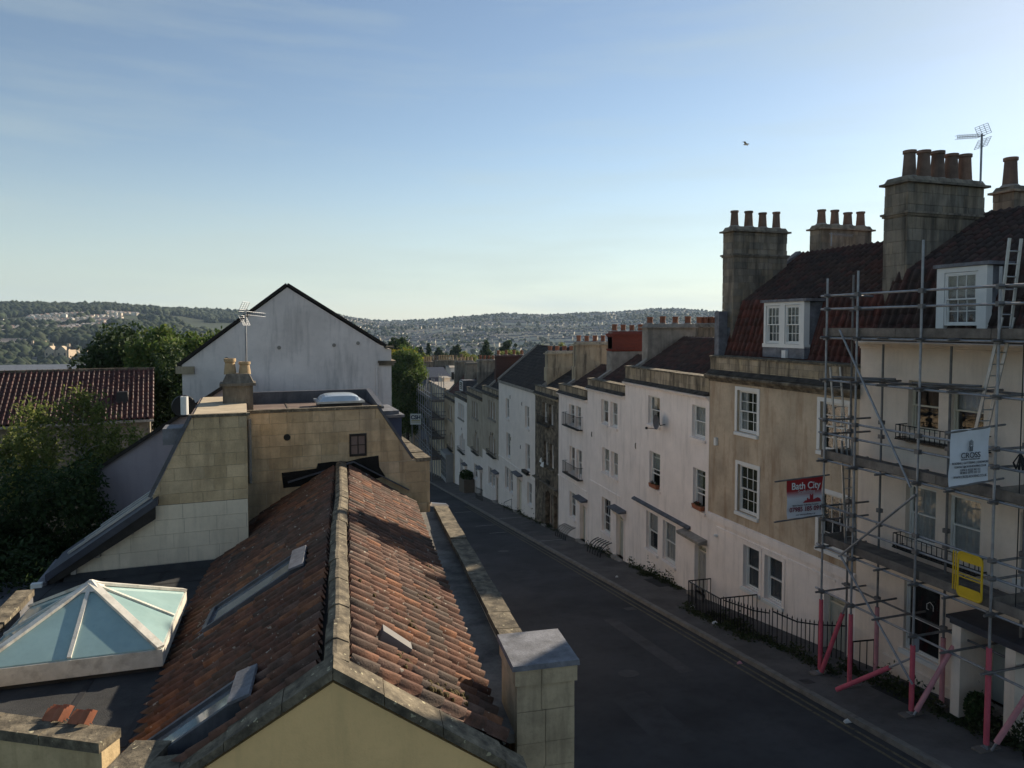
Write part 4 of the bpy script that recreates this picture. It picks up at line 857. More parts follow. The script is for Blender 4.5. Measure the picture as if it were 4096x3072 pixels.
def low_wall(fr, p0, p1, w, ztop, cm, wm, zb=-10, zt2=None, T=A, n=5, front=1):
    p0 = Vector((*p0, 0)); p1 = Vector((*p1, 0)); d = (p1 - p0); L_ = d.length; d.normalize(); nn = Vector((-d.y, d.x, 0)) * w / 2; zt2 = ztop if zt2 is None else zt2
    b = [p0 - nn * .82, p1 - nn * .82, p1 + nn * .82, p0 + nn * .82]
    fr.mb().hexa([T((q.x, q.y, zb)) for q in b], [T((q.x, q.y, z_ - .12)) for q, z_ in zip(b, (ztop, zt2, zt2, ztop))]).build('parapet_wall', wm, fr.root)
    for i in range(n):
        a, e = p0 + d * (L_ * i / n + .006), p0 + d * (L_ * (i + 1) / n - .006); z0 = ztop + (zt2 - ztop) * i / n; z1 = ztop + (zt2 - ztop) * (i + 1) / n; j = random.gauss(0, .006)
        q = [a - nn, e - nn, e + nn, a + nn]; zz = (z0, z1, z1, z0)
        fr.mb().hexa([T((v.x, v.y, z_ - .118)) for v, z_ in zip(q, zz)], [T((v.x, v.y, z_ + j + (.0 if k < 2 else .015))) for k, (v, z_) in enumerate(zip(q, zz))]).build('coping', cm, fr.root)
low_wall(an, (-2.55, 9.44), (-6.4, 11.35), .36, -5.0, grey_coping, mat('ochre_wall', (.62, .47, .27), .92, .16, 2.0, (.26, .18, .09), .6, bump=.4, bscale=25), n=5)
low_wall(an, (-2.03, 9.25), (-2.5, 7.9), .46, -5.02, grey_coping, cream_wall, n=2)
low_wall(an, (-5.62, 14.2), (-5.72, 15.85), .3, -5.22, grey_coping, lead, zb=-5.9, n=2); low_wall(an, (-5.85, 13.2), (-5.62, 14.2), .3, -5.24, grey_coping, lead, zb=-5.9, n=1)
# spare tiles standing against the parapet
def tile_stack(x, y, ang, n, label):
    o = None; V_, F_ = tile_arrays('pan', .26, .36)
    g = thing('spare_tiles', label, 'tiles', (x, y, -5.0), ang)
    for i in range(n):
        me = bpy.data.meshes.new('tile'); me.from_pydata(V_.tolist(), [], F_.tolist()); me.materials.append(terracotta); me.update()
        sol = link('tile', me, g, Matrix.Translation((-.13, .045 * i, .0)) @ Matrix.Rotation(R(48), 4, 'X')); md = sol.modifiers.new('thick', 'SOLIDIFY'); md.thickness = .014
        sol.scale = (1.15, .42, .8)
tile_stack(-3.36, 9.98, R(-24), 3, 'stack of orange clay tiles leaning on the parapet, left one of two')
tile_stack(-3.02, 9.82, R(-24), 2, 'stack of orange clay tiles leaning on the parapet, right one of two')
# --- pyramid roof lantern --------------------------------------------------------------------------------------
rl = Frame('roof_lantern', 'pyramid glass roof lantern with frosted teal panes on the flat roof', 'skylight', (-4.0, 13.88, -5.8), R(2))
hs = 1.36; zk, za = -5.32, -4.55
mat('lantern_glass', (.27, .40, .40), .1, .08, 1.2, (.34, .47, .46), .5, streak=False, spec=.7)
for (a, b, c, d) in ((-hs, hs, -hs, -hs + .1), (-hs, hs, hs - .1, hs), (-hs, -hs + .1, -hs + .1, hs - .1), (hs - .1, hs, -hs + .1, hs - .1)): rl.mb().box(a, b, c, d, -5.6, zk).build('kerb', alu_dirty, rl.root)
rl.mb().box(-hs + .06, hs - .06, -hs + .06, hs - .06, -5.95, -5.5).build('upstand', felt, rl.root)
cs = [(-hs + .03, -hs + .03), (hs - .03, -hs + .03), (hs - .03, hs - .03), (-hs + .03, hs - .03)]
for i in range(4):
    a, b = cs[i], cs[(i + 1) % 4]; mid = ((a[0] + b[0]) / 2, (a[1] + b[1]) / 2)
    for (p, q) in ((a, mid), (mid, b)): rl.mb().prism([0, 1, 2], lambda k: [(p[0], p[1], zk + .02), (q[0], q[1], zk + .02), (0, 0, za)][k], lambda k: [(p[0], p[1], zk + .0), (q[0], q[1], zk + .0), (0, 0, za - .02)][k]).build('pane', MATS['lantern_glass'], rl.root)
    rl.mb().bar((a[0], a[1], zk + .03), (0, 0, za + .02), .13, .05).build('hip_bar', alu_dirty, rl.root)
    rl.mb().bar((mid[0], mid[1], zk + .03), (0, 0, za + .015), .06, .05).build('glazing_bar', alu_dirty, rl.root)
rl.mb().hexa([(-.2, -.2, za - .08), (.2, -.2, za - .08), (.2, .2, za - .08), (-.2, .2, za - .08)], [(-.02, -.02, za + .07), (.02, -.02, za + .07), (.02, .02, za + .07), (-.02, .02, za + .07)]).build('cap', alu_dirty, rl.root)
# --- stone mansard building behind ----------------------------------------------------------------------------
tb = Frame('stone_mansard_building', 'tan ashlar building with flat roof and sloping mansard ends behind the pantile roof', 'building', (.5, 21.3, -12.0), R(5.7))
YL = -2.16
Rp = [(-2.57, -9), (2.67, -9), (2.67, -4.07), (2.13, -4.05), (1.09, -2.42), (-2.57, -2.45)]
tb.mb().prism(Rp, lambda p: (p[0], 0.0, p[1]), lambda p: (p[0], .35, p[1])).build('end_wall', mortar, tb.root)
bw = [o for o in tb.root.children][0]
for P in ([(-2.57, -4.08), (-2.57, -2.46), (1.08, -2.43), (2.12, -4.06)], [(-2.57, -6.5), (-2.57, -4.09), (2.66, -4.09), (2.66, -6.5)]):
    ashlar_face(tb.mb, P, 0.0, .016, .33, .62, ashlar, bw)
Ul = [(-4.73, -4.34), (-4.73, -4.1), (-3.83, -2.22), (-2.57, -2.22), (-2.57, -4.34)]; Ll = [(-6.66, -6.4), (-6.45, -5.75), (-4.69, -4.58), (-4.69, -4.34), (-2.57, -4.34), (-2.57, -6.4)]
lw = tb.mb().prism(Ul, lambda p: (p[0], YL, p[1]), lambda p: (p[0], 3, p[1])).build('upper_block', mortar, tb.root); ashlar_face(tb.mb, Ul[::-1], YL, .014, .31, .55, ashlar, lw)
lp = tb.mb().prism(Ll, lambda p: (p[0], YL, p[1]), lambda p: (p[0], YL + 1.4, p[1])).build('painted_block', dark_joint, tb.root)
for P in ([(-6.6, -6.3), (-6.45, -5.75), (-4.69, -4.58), (-4.69, -4.35), (-2.58, -4.35), (-2.58, -6.3)],): ashlar_face(tb.mb, P, YL, .016, .36, .8, mat('cream_paint_stone', (.70, .60, .46), .9, .08, 1.3, (.34, .29, .22), .45, bump=.3), lp, gap=.0025)
# roof deck, edges, upstands
tb.mb().box(-2.57, 1.15, .0, 4.6, -2.62, -2.46).box(-3.9, -2.56, YL, 3.0, -2.4, -2.24).build('roof_deck', mat('roof_deck', (.17, .125, .105), .85, .2, 1.5, (.30, .25, .22), .4, streak=False), tb.root)
for x in (-1.4, -.3, .8): tb.mb().box(x - .02, x + .02, .05, 4.5, -2.47, -2.445).build('deck_seam', dark_joint, tb.root)
tb.mb().box(-2.6, 1.2, -.04, .14, -2.45, -2.36).box(-3.92, -2.5, YL - .04, YL + .12, -2.24, -2.17).build('deck_edging', grey_coping, tb.root)
tb.mb().box(-2.6, 1.35, 2.75, 2.92, -2.46, -2.1).hexa([(1.15, .1, -2.47), (1.3, .1, -2.47), (1.3, 2.75, -2.47), (1.15, 2.75, -2.47)], [(1.15, .1, -2.4), (1.3, .1, -2.4), (1.36, 2.75, -2.1), (1.2, 2.75, -2.1)]).build('roof_upstand', lead_dark, tb.root)
tb.mb().face([(1.09, .02, -2.43), (2.13, .02, -4.07), (2.13, 6.5, -4.07), (1.09, 6.5, -2.43)]).face([(2.13, .02, -4.4), (2.7, .02, -4.4), (2.7, 6.5, -4.4), (2.13, 6.5, -4.4)]).face([(-3.83, YL, -2.24), (-4.73, YL, -4.1), (-4.73, 3, -4.1), (-3.83, 3, -2.24)]).build('mansard_slope', slate_m, tb.root)
tb.mb().bar((-3.86, YL + .05, -2.18), (-4.8, YL + .05, -4.12), .2, .08).bar((1.1, .05, -2.36), (2.16, .05, -4.02), .18, .07).build('mansard_edge', lead_dark, tb.root)
# street parapet beyond
tb.mb().box(2.3, 2.62, .34, 6.6, -9, -4.14).build('street_parapet', tan_stone, tb.root)
for i in range(7): tb.mb().box(2.24, 2.7, -.04 + i * .95, .9 + i * .95, -4.13, -4.0 + random.gauss(0, .008)).build('coping', grey_coping, tb.root)
# navy dormer cheek
tb.mb().box(1.35, 2.02, 1.0, 2.9, -3.95, -2.86).build('dormer', paint_navy, tb.root); tb.mb().box(1.28, 2.1, .9, 3.0, -2.86, -2.78).box(1.3, 1.95, 1.05, 2.9, -2.78, -2.66).build('dormer_top', lead, tb.root)
# window, vent, black panel painting the shade in a hole under the broken flashing
wd = tb.mb().box(.25, .30, -.05, .03, -3.84, -3.17).box(.70, .75, -.05, .03, -3.84, -3.17).box(.3, .7, -.05, .03, -3.24, -3.17).box(.3, .7, -.05, .03, -3.84, -3.77).box(.487, .513, -.04, .03, -3.77, -3.24).box(.3, .7, -.041, .03, -3.515, -3.495).build('window', timber_dark, tb.root)
for (a, b) in ((.3, .487), (.513, .7)):
    for (c, d) in ((-3.77, -3.515), (-3.495, -3.24)): tb.mb().box(a, b, -.022, -.018, c, d).build('pane', mat('dusk_glass', (.16, .12, .11), .15, .1, 3, spec=.7), wd)
tb.mb().lathe((-1.5, -.02, -3.17), [(.09, -.005), (.09, .005)], 12)
tb.mb().tube((-1.5, -.03, -3.17), (-1.5, .02, -3.17), .095, n=16).build('vent_hole', paint_black, tb.root)
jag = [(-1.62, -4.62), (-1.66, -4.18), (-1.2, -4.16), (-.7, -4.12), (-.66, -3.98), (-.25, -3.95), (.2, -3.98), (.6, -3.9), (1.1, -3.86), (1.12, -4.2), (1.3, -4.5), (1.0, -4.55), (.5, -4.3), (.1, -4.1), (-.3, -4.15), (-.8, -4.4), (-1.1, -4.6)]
jo = MB((0, 0, 12.0))
for i in range(len(jag) - 2):
    pass
tb.mb().prism(jag, lambda p: (p[0], .01, p[1]), lambda p: (p[0], -.035, p[1])).build('hole_shade_panel', mat('soot', (.012, .011, .010), .95, .3, 8, bump=.8, bscale=15), tb.root)  # flat panel, coloured black for the shade inside the hole
tb.mb().bar((-1.5, -.1, -4.45), (.35, -.12, -3.98), .12, .03).bar((.35, -.12, -3.98), (2.0, -.1, -4.95), .14, .03).build('lead_flashing', lead_dark, tb.root)
tb.mb().tube((-2.5, -.06, -2.6), (-2.5, -.06, -4.4), .045).build('downpipe', cement, tb.root)
# left lean-to roof with metal strips
lt = tb.mb().hexa([(-4.6, YL - .25, -4.28), (-4.6, YL + 1.5, -4.28), (-6.95, YL + 1.5, -5.86), (-6.95, YL - .25, -5.86)], [(-4.6, YL - .25, -4.1), (-4.6, YL + 1.5, -4.1), (-6.95, YL + 1.5, -5.68), (-6.95, YL - .25, -5.68)]).build('lean_to_roof', slate_blue, tb.root)
for k in range(3): tb.mb().bar((-4.62, YL + .35 + k * .42, -4.06), (-6.6 + k * .28, YL + .35 + k * .42, -4.06 - (1.98 - k * .28) * .672), .12, .05).build('metal_strip', alu, lt)
for t in (-5.2, -5.9, -6.4): tb.mb().box(t - .05, t + .05, YL - .2, YL, -4.3 - (-4.6 - t) * .672 - .25, -4.3 - (-4.6 - t) * .672 - .1).build('rafter_end', cement, tb.root)
tb.mb().box(-6.75, -4.7, YL - .16, YL - .02, -6.0, -5.86).build('verge_board', timber_dark, tb.root) if False else None
tb.mb().prism([(-4.66, -4.3), (-6.9, -5.84), (-6.9, -5.98), (-4.66, -4.62)], lambda p: (p[0], YL - .22, p[1]), lambda p: (p[0], YL - .16, p[1])).build('verge_board', timber_dark, tb.root)
tb.mb().box(-7.12, -6.92, YL - .3, YL + 1.5, -5.98, -5.84).build('gutter', plastic_white if False else lead, tb.root)
tb.mb().box(-7.2, -6.98, YL - .42, YL - .28, -5.98, -5.82).build('hopper', plastic_white, tb.root)
tb.mb().lathe((-4.02, YL + .4, -2.2), [(.09, 0), (.09, .45), (.07, .45), (.07, .4)], 12).build('flue_pipe', plastic_white, tb.root)
tb.mb().box(-4.5, -4.0, YL + .1, YL + .9, -2.9, -2.5).build('lead_box', lead, tb.root)
# chimney with two buff pots
c_ = tb.mb(); c_.box(-3.2, -2.38, .75, 1.5, -2.5, -1.72).box(-3.28, -2.3, .68, 1.57, -1.72, -1.64).hexa([(-3.22, .73, -1.64), (-2.36, .73, -1.64), (-2.36, 1.52, -1.64), (-3.22, 1.52, -1.64)], [(-3.1, .85, -1.38), (-2.48, .85, -1.38), (-2.48, 1.4, -1.38), (-3.1, 1.4, -1.38)])
cho = c_.build('chimney', chimney_stone, tb.root)
for x, hh in ((-3.0, .46), (-2.6, .36)): tb.mb().lathe((x, 1.12, -1.4), [(.17, 0), (.16, hh * .3), (.135, hh * .75), (.165, hh * .8), (.165, hh), (.12, hh), (.11, hh - .1)], 14).build('chimney_pot', buff_pot, cho, smooth=True)
# domed rooflight on the deck
dmr = thing('domed_rooflight', 'clear domed rooflight on the flat roof of the tan building', 'skylight', (.48, 22.35, -2.46), R(5.7))
MB().box(-.62, .62, -.55, .55, 0, .16).build('upstand', plastic_black, dmr); MB().box(-.7, .7, -.62, .62, .16, .22).build('frame', alu, dmr)
dv = MB(); n1, n2 = 14, 10
gridp = [[(-.62 + 1.24 * i / n1, -.55 + 1.1 * j / n2, .22 + .2 * ((1 - (2 * i / n1 - 1) ** 4) * (1 - (2 * j / n2 - 1) ** 4)) ** .6) for j in range(n2 + 1)] for i in range(n1 + 1)]
for i in range(n1):
    for j in range(n2): dv.face([gridp[i][j], gridp[i + 1][j], gridp[i + 1][j + 1], gridp[i][j + 1]])
dv.build('dome', mat('dome_plastic', (.42, .48, .54), .15, .05, 2, spec=.8), dmr, smooth=True)
# --- aerials -------------------------------------------------------------------------------------------------
def aerial(name, label, loc, rz, mast, m, grid=True, boom=.9):
    t = thing(name, label, 'aerial', loc, rz); MB().tube((0, 0, 0), (0, 0, mast), .03, n=8).build('mast', m, t)
    MB().tube((0, .1, mast - .05), (0, -boom, mast - .12), .014, n=6).build('boom', m, t)
    for i in range(9):
        y = -boom + i * boom / 9.5; z = mast - .12 + (y + boom) / (boom + .1) * .07; MB().tube((-.1, y, z + .05), (.1, y, z + .05), .006, n=5).tube((-.1, y, z - .05), (.1, y, z - .05), .006, n=5).tube((0, y, z - .06), (0, y, z + .06), .006, n=5).build('director', m, t)
    if grid:
        for sg in (1, -1):
            q = MB()
            for k in range(6): z = mast - .08 + sg * (.06 + .055 * k); y = .1 - .025 * k; q.tube((-.27, y, z), (.27, y, z), .007, n=5)
            for x in (-.27, -.09, .09, .27): q.tube((x, .1, mast - .08 + sg * .06), (x, -.03, mast - .08 + sg * .335), .007, n=5)
            q.build('reflector', m, t)
    return t
aerial('television_aerial', 'television aerial on tall mast beside the two buff chimney pots', (-2.15, 22.15, -2.3), R(75), 2.75, galv, boom=.55)
aerial('television_aerial', 'grid television aerial on the tallest chimney at right', (19.65, 17.6, 4.4), R(-100), 1.5, galv, boom=.8)
aerial('television_aerial', 'small aerial on the chimney behind the mansard ridge', (20.3, 25.0, 3.3), R(80), .55, galv, grid=False, boom=.9)
# --- big white gable ------------------------------------------------------------------------------------------
wg = Frame('white_gable_house', 'tall house with plain white rendered gable end and dark verges', 'house', (-1.2, 28.0, -13.0))
def T2(x): return x + 1.2
gl_ = [(-4.9, -13), (2.6, -13), (2.62, -.9), (2.4, -.86), (-1.23, 1.46), (-4.92, -1.4)]
wg.mb().prism(gl_, lambda p: (T2(p[0]), 0, p[1]), lambda p: (T2(p[0]), 4.2, p[1])).build('wall', gable_render, wg.root)
for (a, b, nm) in (((-5.05, -1.42), (-1.23, 1.56), 'verge'), ((2.42, -.77), (-1.23, 1.56), 'verge')):
    L_ = math.hypot(b[0] - a[0], b[1] - a[1]); nx, nz = -(b[1] - a[1]) / L_ * .07, (b[0] - a[0]) / L_ * .07
    if nz < 0: nx, nz = -nx, -nz
    p = [(a[0] - nx * .4, a[1] - nz * .4), (b[0] - nx * .4, b[1] - nz * .4), (b[0] + nx, b[1] + nz), (a[0] + nx, a[1] + nz)]
    wg.mb().prism(p, lambda q: (T2(q[0]), -.09, q[1]), lambda q: (T2(q[0]), .16, q[1])).build('verge', timber_dark, wg.root)
    wg.mb().prism(p, lambda q: (T2(q[0]), .16, q[1] - .01), lambda q: (T2(q[0]), 4.4, q[1] - .01)).build('roof_slope', slate_m, wg.root)
for (x_, z_) in ((-1.55, -.8), (.45, -.72), (1.35, -.65), (-3.4, -1.2)): wg.mb().tube((T2(x_), -.03, z_), (T2(x_), .02, z_), .07, n=12).build('tie_plate', cement, wg.root)
wg.mb().tube((T2(2.05), -.05, -1.6), (T2(2.05), -.05, -6), .04).build('cable_pipe', gable_render, wg.root)
wg.mb().box(T2(2.36), T2(2.72), -.1, .5, -.86, -.78).build('kneeler', grey_coping, wg.root)
wg.mb().box(T2(2.1), T2(2.78), -.12, 4.2, -1.42, -1.34).box(T2(2.14), T2(2.72), -.08, 4.2, -1.52, -1.42).build('eaves_cornice', dark_stone, wg.root)
wg.mb().box(T2(-5.12), T2(-4.5), -.1, 4.2, -1.72, -1.46).build('corbel', tan_clean, wg.root)
# --- low grey wing --------------------------------------------------------------------------------------------
pw_ = Frame('grey_wing', 'low wing with shaded grey-mauve wall and sloping dark verge, left of the tan building', 'house', (-5.0, 25.0, -14.0))
q = [(-7.0, -14), (-2.9, -14), (-2.9, -1.9), (-6.95, -4.62)]
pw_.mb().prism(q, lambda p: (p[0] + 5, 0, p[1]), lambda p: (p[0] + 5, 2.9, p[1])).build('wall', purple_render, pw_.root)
pw_.mb().prism([(-7.1, -4.72), (-2.9, -1.9), (-2.9, -1.76), (-7.1, -4.58)], lambda p: (p[0] + 5, -.12, p[1]), lambda p: (p[0] + 5, 2.95, p[1])).build('verge', timber_dark, pw_.root)
pw_.mb().lathe((.62, -.25, -2.75), [(.30, -.02), (.32, 0), (.30, .02)], 18)
sd = thing('satellite_dish', 'dark round satellite dish on the roof edge beside the white gable', 'satellite dish', (-4.3, 24.6, -2.6), R(10))
MB().tube((0, 0, -.3), (0, .1, .0), .025).build('bracket', plastic_black, sd); dd = MB()
dd.tube((0, -.05, .05), (0, -.12, .05), .36, .34, n=20).build('dish', plastic_black, sd)
# --- red pantiled house on the far left -----------------------------------------------------------------------
rh = Frame('red_roofed_house', 'house with broad dark red pantile roof behind the birch on the far left', 'house', (-8.84, 42.0, -14.0), R(10.8))
rr = rh.mb(); rr.box(-26, -.2, .35, 8, -14, -5.1); rr.build('wall', mat('rubble', (.22, .19, .15), .95, .25, 2.5, (.08, .07, .06), .6, bump=.6, bscale=12), rh.root)
rr = rh.mb(); rr.face([(-26, 0, -5.0), (0, 0, -5.0), (0, 4.07, -2.54), (-26, 4.07, -2.54)]).face([(-26, 8.2, -5.0), (0, 8.2, -5.0), (0, 4.07, -2.54), (-26, 4.07, -2.54)]).face([(-.05, 0, -5.02), (-.05, 8.2, -5.02), (-.05, 4.07, -2.56)])
rro = rr.build('roof', timber_dark, rh.root); Ls = math.hypot(4.07, 2.46)
tile_slope(rro, rh.WM, rh.L((-18.0, 0, -4.98)), (1, 0, 0), (0, 4.07, 2.46), 72, 14, .25, Ls / 14, 'pan', mat('pantile_left', (.13, .04, .035), .55, .16, 3, (.035, .02, .018), .6, spec=.35, rand=[(.085, .028, .025), (.07, .025, .023), (.10, .034, .028), (.065, .027, .025)]), 300)
rh.mb().box(-26, .05, 3.95, 4.2, -2.56, -2.42).build('ridge_tile_row', dark_stone, rh.root); rh.mb().box(-26, 0, -.14, 0, -5.14, -5.02).build('gutter', cement, rh.root)
rh.mb().hexa([(-1.9, 1.2, -4.5), (-1.2, 1.2, -4.5), (-1.2, 2.0, -4.2), (-1.9, 2.0, -4.2)], [(-1.8, 1.25, -3.6), (-1.3, 1.25, -3.6), (-1.3, 1.9, -3.6), (-1.8, 1.9, -3.6)]).build('vent_cowl', plastic_black, rh.root)
# --- low roof in the dark yard -------------------------------------------------------------------------------
yr = Frame('yard_roof', 'low grey-blue shed roof with two posts in the dark yard at lower left', 'shed', (-9.4, 19.5, -10.0))
yr.mb().hexa([(-4, -2.5, -7.6), (1.9, -2.5, -7.6), (1.9, 3.2, -7.3), (-4, 3.2, -7.3)], [(-4, -2.5, -7.5), (1.9, -2.5, -7.5), (1.9, 3.2, -7.2), (-4, 3.2, -7.2)]).build('roof_sheet', lead, yr.root)
yr.mb().box(-3.8, 1.7, -2.3, 3, -10, -7.62).build('wall', timber_dark, yr.root)
for x in (-.3, 1.2): yr.mb().tube((x, -2.3, -10), (x, -2.3, -6.6), .05).build('post', paint_black, yr.root)
# ------------------------------------------------------------------ scaffolding on the cream house
class Near:
    def __init__(f, name, label, cat, s=-9.0, x=0.0, group=None, rot=0.0):
        d = Vector((-math.sin(NEAR_A), math.cos(NEAR_A), 0)); n = Vector((math.cos(NEAR_A), math.sin(NEAR_A), 0)); p = PN + d * s + n * x; p.z = pave_z(p.y)
        f.zg = p.z; f.root = thing(name, label, cat, p, NEAR_A + rot, group); f.off = (-x, -s, -p.z)
    def mb(f): return MB(f.off)
def near_gz(x, s): return pave_z(25.7 + s * math.cos(NEAR_A) + x * math.sin(NEAR_A))
sc = Near('scaffolding', 'tall tube scaffolding with plank platforms and pink padded legs in front of the cream house', 'scaffolding')
FX, IX = -1.75, -.65
def coupler(f, p, par, m): f.mb().box(p[0] - .062, p[0] + .062, p[1] - .062, p[1] + .062, p[2] - .055, p[2] + .055).build('coupler', m, par)
LEV = [.87, .49, -.34, -1.55, -2.69, -3.09, -3.87, -5.18, -5.58, -6.39, -7.7]
for x, s, top, foam, kind in ((FX, -8.3, 1.36, foam_pink, 0), (FX, -9.42, 1.5, foam_pink, 0), (FX, -11.43, 2.1, foam_pink, 0), (FX, -13.4, 1.3, foam_pink, 0), (FX, -15.4, 1.5, foam_pink, 0), (IX, -8.12, 1.5, None, 0), (IX, -9.25, -.5, foam_pale, 0), (IX, -11.35, -.5, foam_pale, 0), (IX, -13.3, -.5, foam_pink, 0)):
    g = near_gz(x, s); p = sc.mb().tube((x, s, g + .02), (x, s, top), .031, n=10).build('standard', galv if x == FX else galv_dark, sc.root)
    for z in LEV:
        if z < top - .05: coupler(sc, (x, s, z), p, galv_dark)
    if foam: sc.mb().tube((x, s, g + .12), (x, s, -7.95 if s > -12 else -7.15), .062, .058, n=12).build('foam_sleeve', foam, p, smooth=True)
    sc.mb().box(x - .3, x + .3, s - .12, s + .12, g + .004, g + .045).build('sole_board', board_m, sc.root)
    sc.mb().box(x - .08, x + .08, s - .08, s + .08, g + .046, g + .056).build('base_plate', galv, sc.root)
for z in LEV:
    xs = [FX + .06] + ([IX - .06] if z in (-.34, -1.55, -3.87, -6.39, -7.7) else [])
    for x in xs: sc.mb().tube((x, -8.0 if z != -1.55 else -8.1, z), (x, -16.2, z + random.gauss(0, .015)), .03, n=8).build('ledger', galv if x < -1 else galv_dark, sc.root)
for z in (-.36, -1.57, -3.9, -6.42, -7.73):
    for s in (-8.36, -9.5, -10.4, -11.5, -12.4, -13.46): sc.mb().tube((FX - .22 - random.random() * .1, s, z + .05), (IX + .35 + random.random() * .12, s + random.gauss(0, .03), z + .05), .03, n=8).build('transom', galv_dark, sc.root)
for z in (.87, .49, -2.69, -3.09, -5.18, -5.58):
    for s in (-8.36, -13.46): sc.mb().tube((FX - .15, s, z), (IX + .5, s, z), .03, n=8).build('end_rail', galv_dark, sc.root)
bid = 0
for zt, s_a, s_b in ((-.34, -8.1, -16), (-3.87, -8.1, -16), (-6.35, -8.1, -16)):
    s = s_a
    while s > s_b:
        e = max(s - random.uniform(3.3, 3.9), s_b)
        for k in range(5):
            x = FX + .12 + k * .235; sc.mb().box(x, x + .225, e + .01, s - .01, zt + .03 + random.random() * .01, zt + .068 + random.random() * .01).build('plank', board_m, sc.root)
        s = e
    s = s_a
    while s > s_b:
        e = max(s - random.uniform(2.4, 3.9), s_b); sc.mb().box(FX + .055, FX + .093, e + .008, s - .008, zt + .07, zt + .29).build('toe_board', board_m, sc.root); s = e
    for s in (-8.18, -13.32): sc.mb().box(FX + .1, IX + .1, s - .02, s + .02, zt + .07, zt + .29).build('toe_board', board_m, sc.root)
for (x0, s0, x1, s1, z) in ((-1.6, -8.4, -1.2, -10.2, -1.45), (-1.3, -8.2, -1.5, -10.0, -1.5), (-1.4, -10.9, -1.2, -12.6, -1.44), (-1.0, -11.2, -1.5, -12.9, -1.48)): sc.mb().tube((x0, s0, z), (x1, s1, z + .05), .03, n=8).build('loose_tube', galv_dark, sc.root)
for a, b in (((FX - .06, -8.85, -.1), (FX - .06, -11.3, -4.0)), ((FX - .06, -9.0, -6.45), (FX - .06, -11.45, -4.15)), ((FX - .06, -9.05, -6.4), (FX - .06, -11.5, -8.9))): sc.mb().tube(a, b, .03, n=8).build('brace', galv, sc.root)
# padded raking tubes near the ground
for a, b, f0, fm in (((FX - .05, -8.42, near_gz(FX, -8.4) + .1), (FX + .1, -9.15, -7.75), (0.0, .85), foam_pink), ((FX - .75, -9.75, near_gz(-2.4, -9.7) + .16), (FX + .1, -11.3, -8.35), (0.0, .72), foam_pink), ((FX - .1, -11.6, near_gz(FX, -11.5) + .1), (IX - .1, -11.9, -7.6), (.05, .85), foam_pale), ((FX - .1, -13.6, near_gz(FX, -13.5) + .1), (FX + .3, -14.4, -7.2), (.1, .75), foam_pale)):
    a, b = Vector(a), Vector(b); o = sc.mb().tube(a, b, .026, n=8).build('raker', galv, sc.root); sc.mb().tube(a.lerp(b, f0[0]), a.lerp(b, f0[1]), .062, .058, n=12).build('foam_sleeve', fm, o, smooth=True)
# ladders
def ladder(label, p0, p1, w, up=None):
    f = Near('ladder', label, 'ladder', -9.0); p0, p1 = Vector(p0), Vector(p1); d = (p1 - p0); L_ = d.length; d.normalize(); sd_ = Vector((0, 1, 0)).cross(d).normalized() * w / 2 if abs(d.y) > .1 else Vector((w / 2, 0, 0))
    sd_ = Vector((w / 2, 0, 0)) if up is None else Vector(up) * w / 2
    for q in (sd_, -sd_): f.mb().bar(p0 + q, p1 + q, .03, .07).build('stile', alu, f.root)
    n = int(L_ / .27)
    for i in range(1, n): c = p0 + d * (i * L_ / n); f.mb().tube(c - sd_, c + sd_, .015, n=6).build('rung', alu, f.root)
ladder('aluminium ladder rising from the top platform past the roof, far right', (-1.1, -13.02, -.3), (-1.1, -13.22, 1.95), .36)
ladder('aluminium ladder between the upper two scaffold platforms, right of the white banner', (-1.15, -12.3, -3.8), (-1.1, -13.1, .2), .36)
ladder('ladder at the left end of the scaffold, upper of two', (-1.15, -8.35, -3.8), (-1.05, -7.9, -1.2), .36)
ladder('ladder at the left end of the scaffold, lower of two', (-1.15, -8.75, -6.3), (-1.05, -8.4, -3.3), .36)
# yellow access gate
yg = Near('access_gate', 'yellow steel access gate on the lower scaffold platform', 'gate', -12.9, FX)
def rrect(a, b, c, d, r, n=5):
    out = []
    for cx, cz, t0 in ((b - r, c + r, -90), (b - r, d - r, 0), (a + r, d - r, 90), (a + r, c + r, 180)):
        for k in range(n + 1): t = R(t0 + 90 * k / n); out.append((cx + r * math.cos(t), cz + r * math.sin(t)))
    return out
ga, gb, gc, gd = -13.25, -12.66, -6.2, -5.18
pts = rrect(ga, gb, gc, gd, .1); pts.append(pts[0]); yg.mb().path([(FX - .09, p[0], p[1]) for p in pts], .024, 8).build('gate_frame', gate_yellow, yg.root, smooth=True)
for (c, d) in ((gc + .02, gc + .24), (gd - .2, gd - .02)): yg.mb().prism(rrect(ga + .01, gb - .01, c, d, .07), lambda p: (FX - .095, p[0], p[1]), lambda p: (FX - .085, p[0], p[1])).build('gate_panel', gate_yellow, yg.root)
for z in (-5.68, -5.75): yg.mb().tube((FX - .09, ga, z), (FX - .09, gb, z), .014).build('gate_rail', gate_yellow, yg.root)
for s in (gb + .06, gb + .12): yg.mb().tube((FX - .09, s, gc + .1), (FX - .09, s, gd - .02), .016).build('hinge_post', gate_yellow, yg.root)
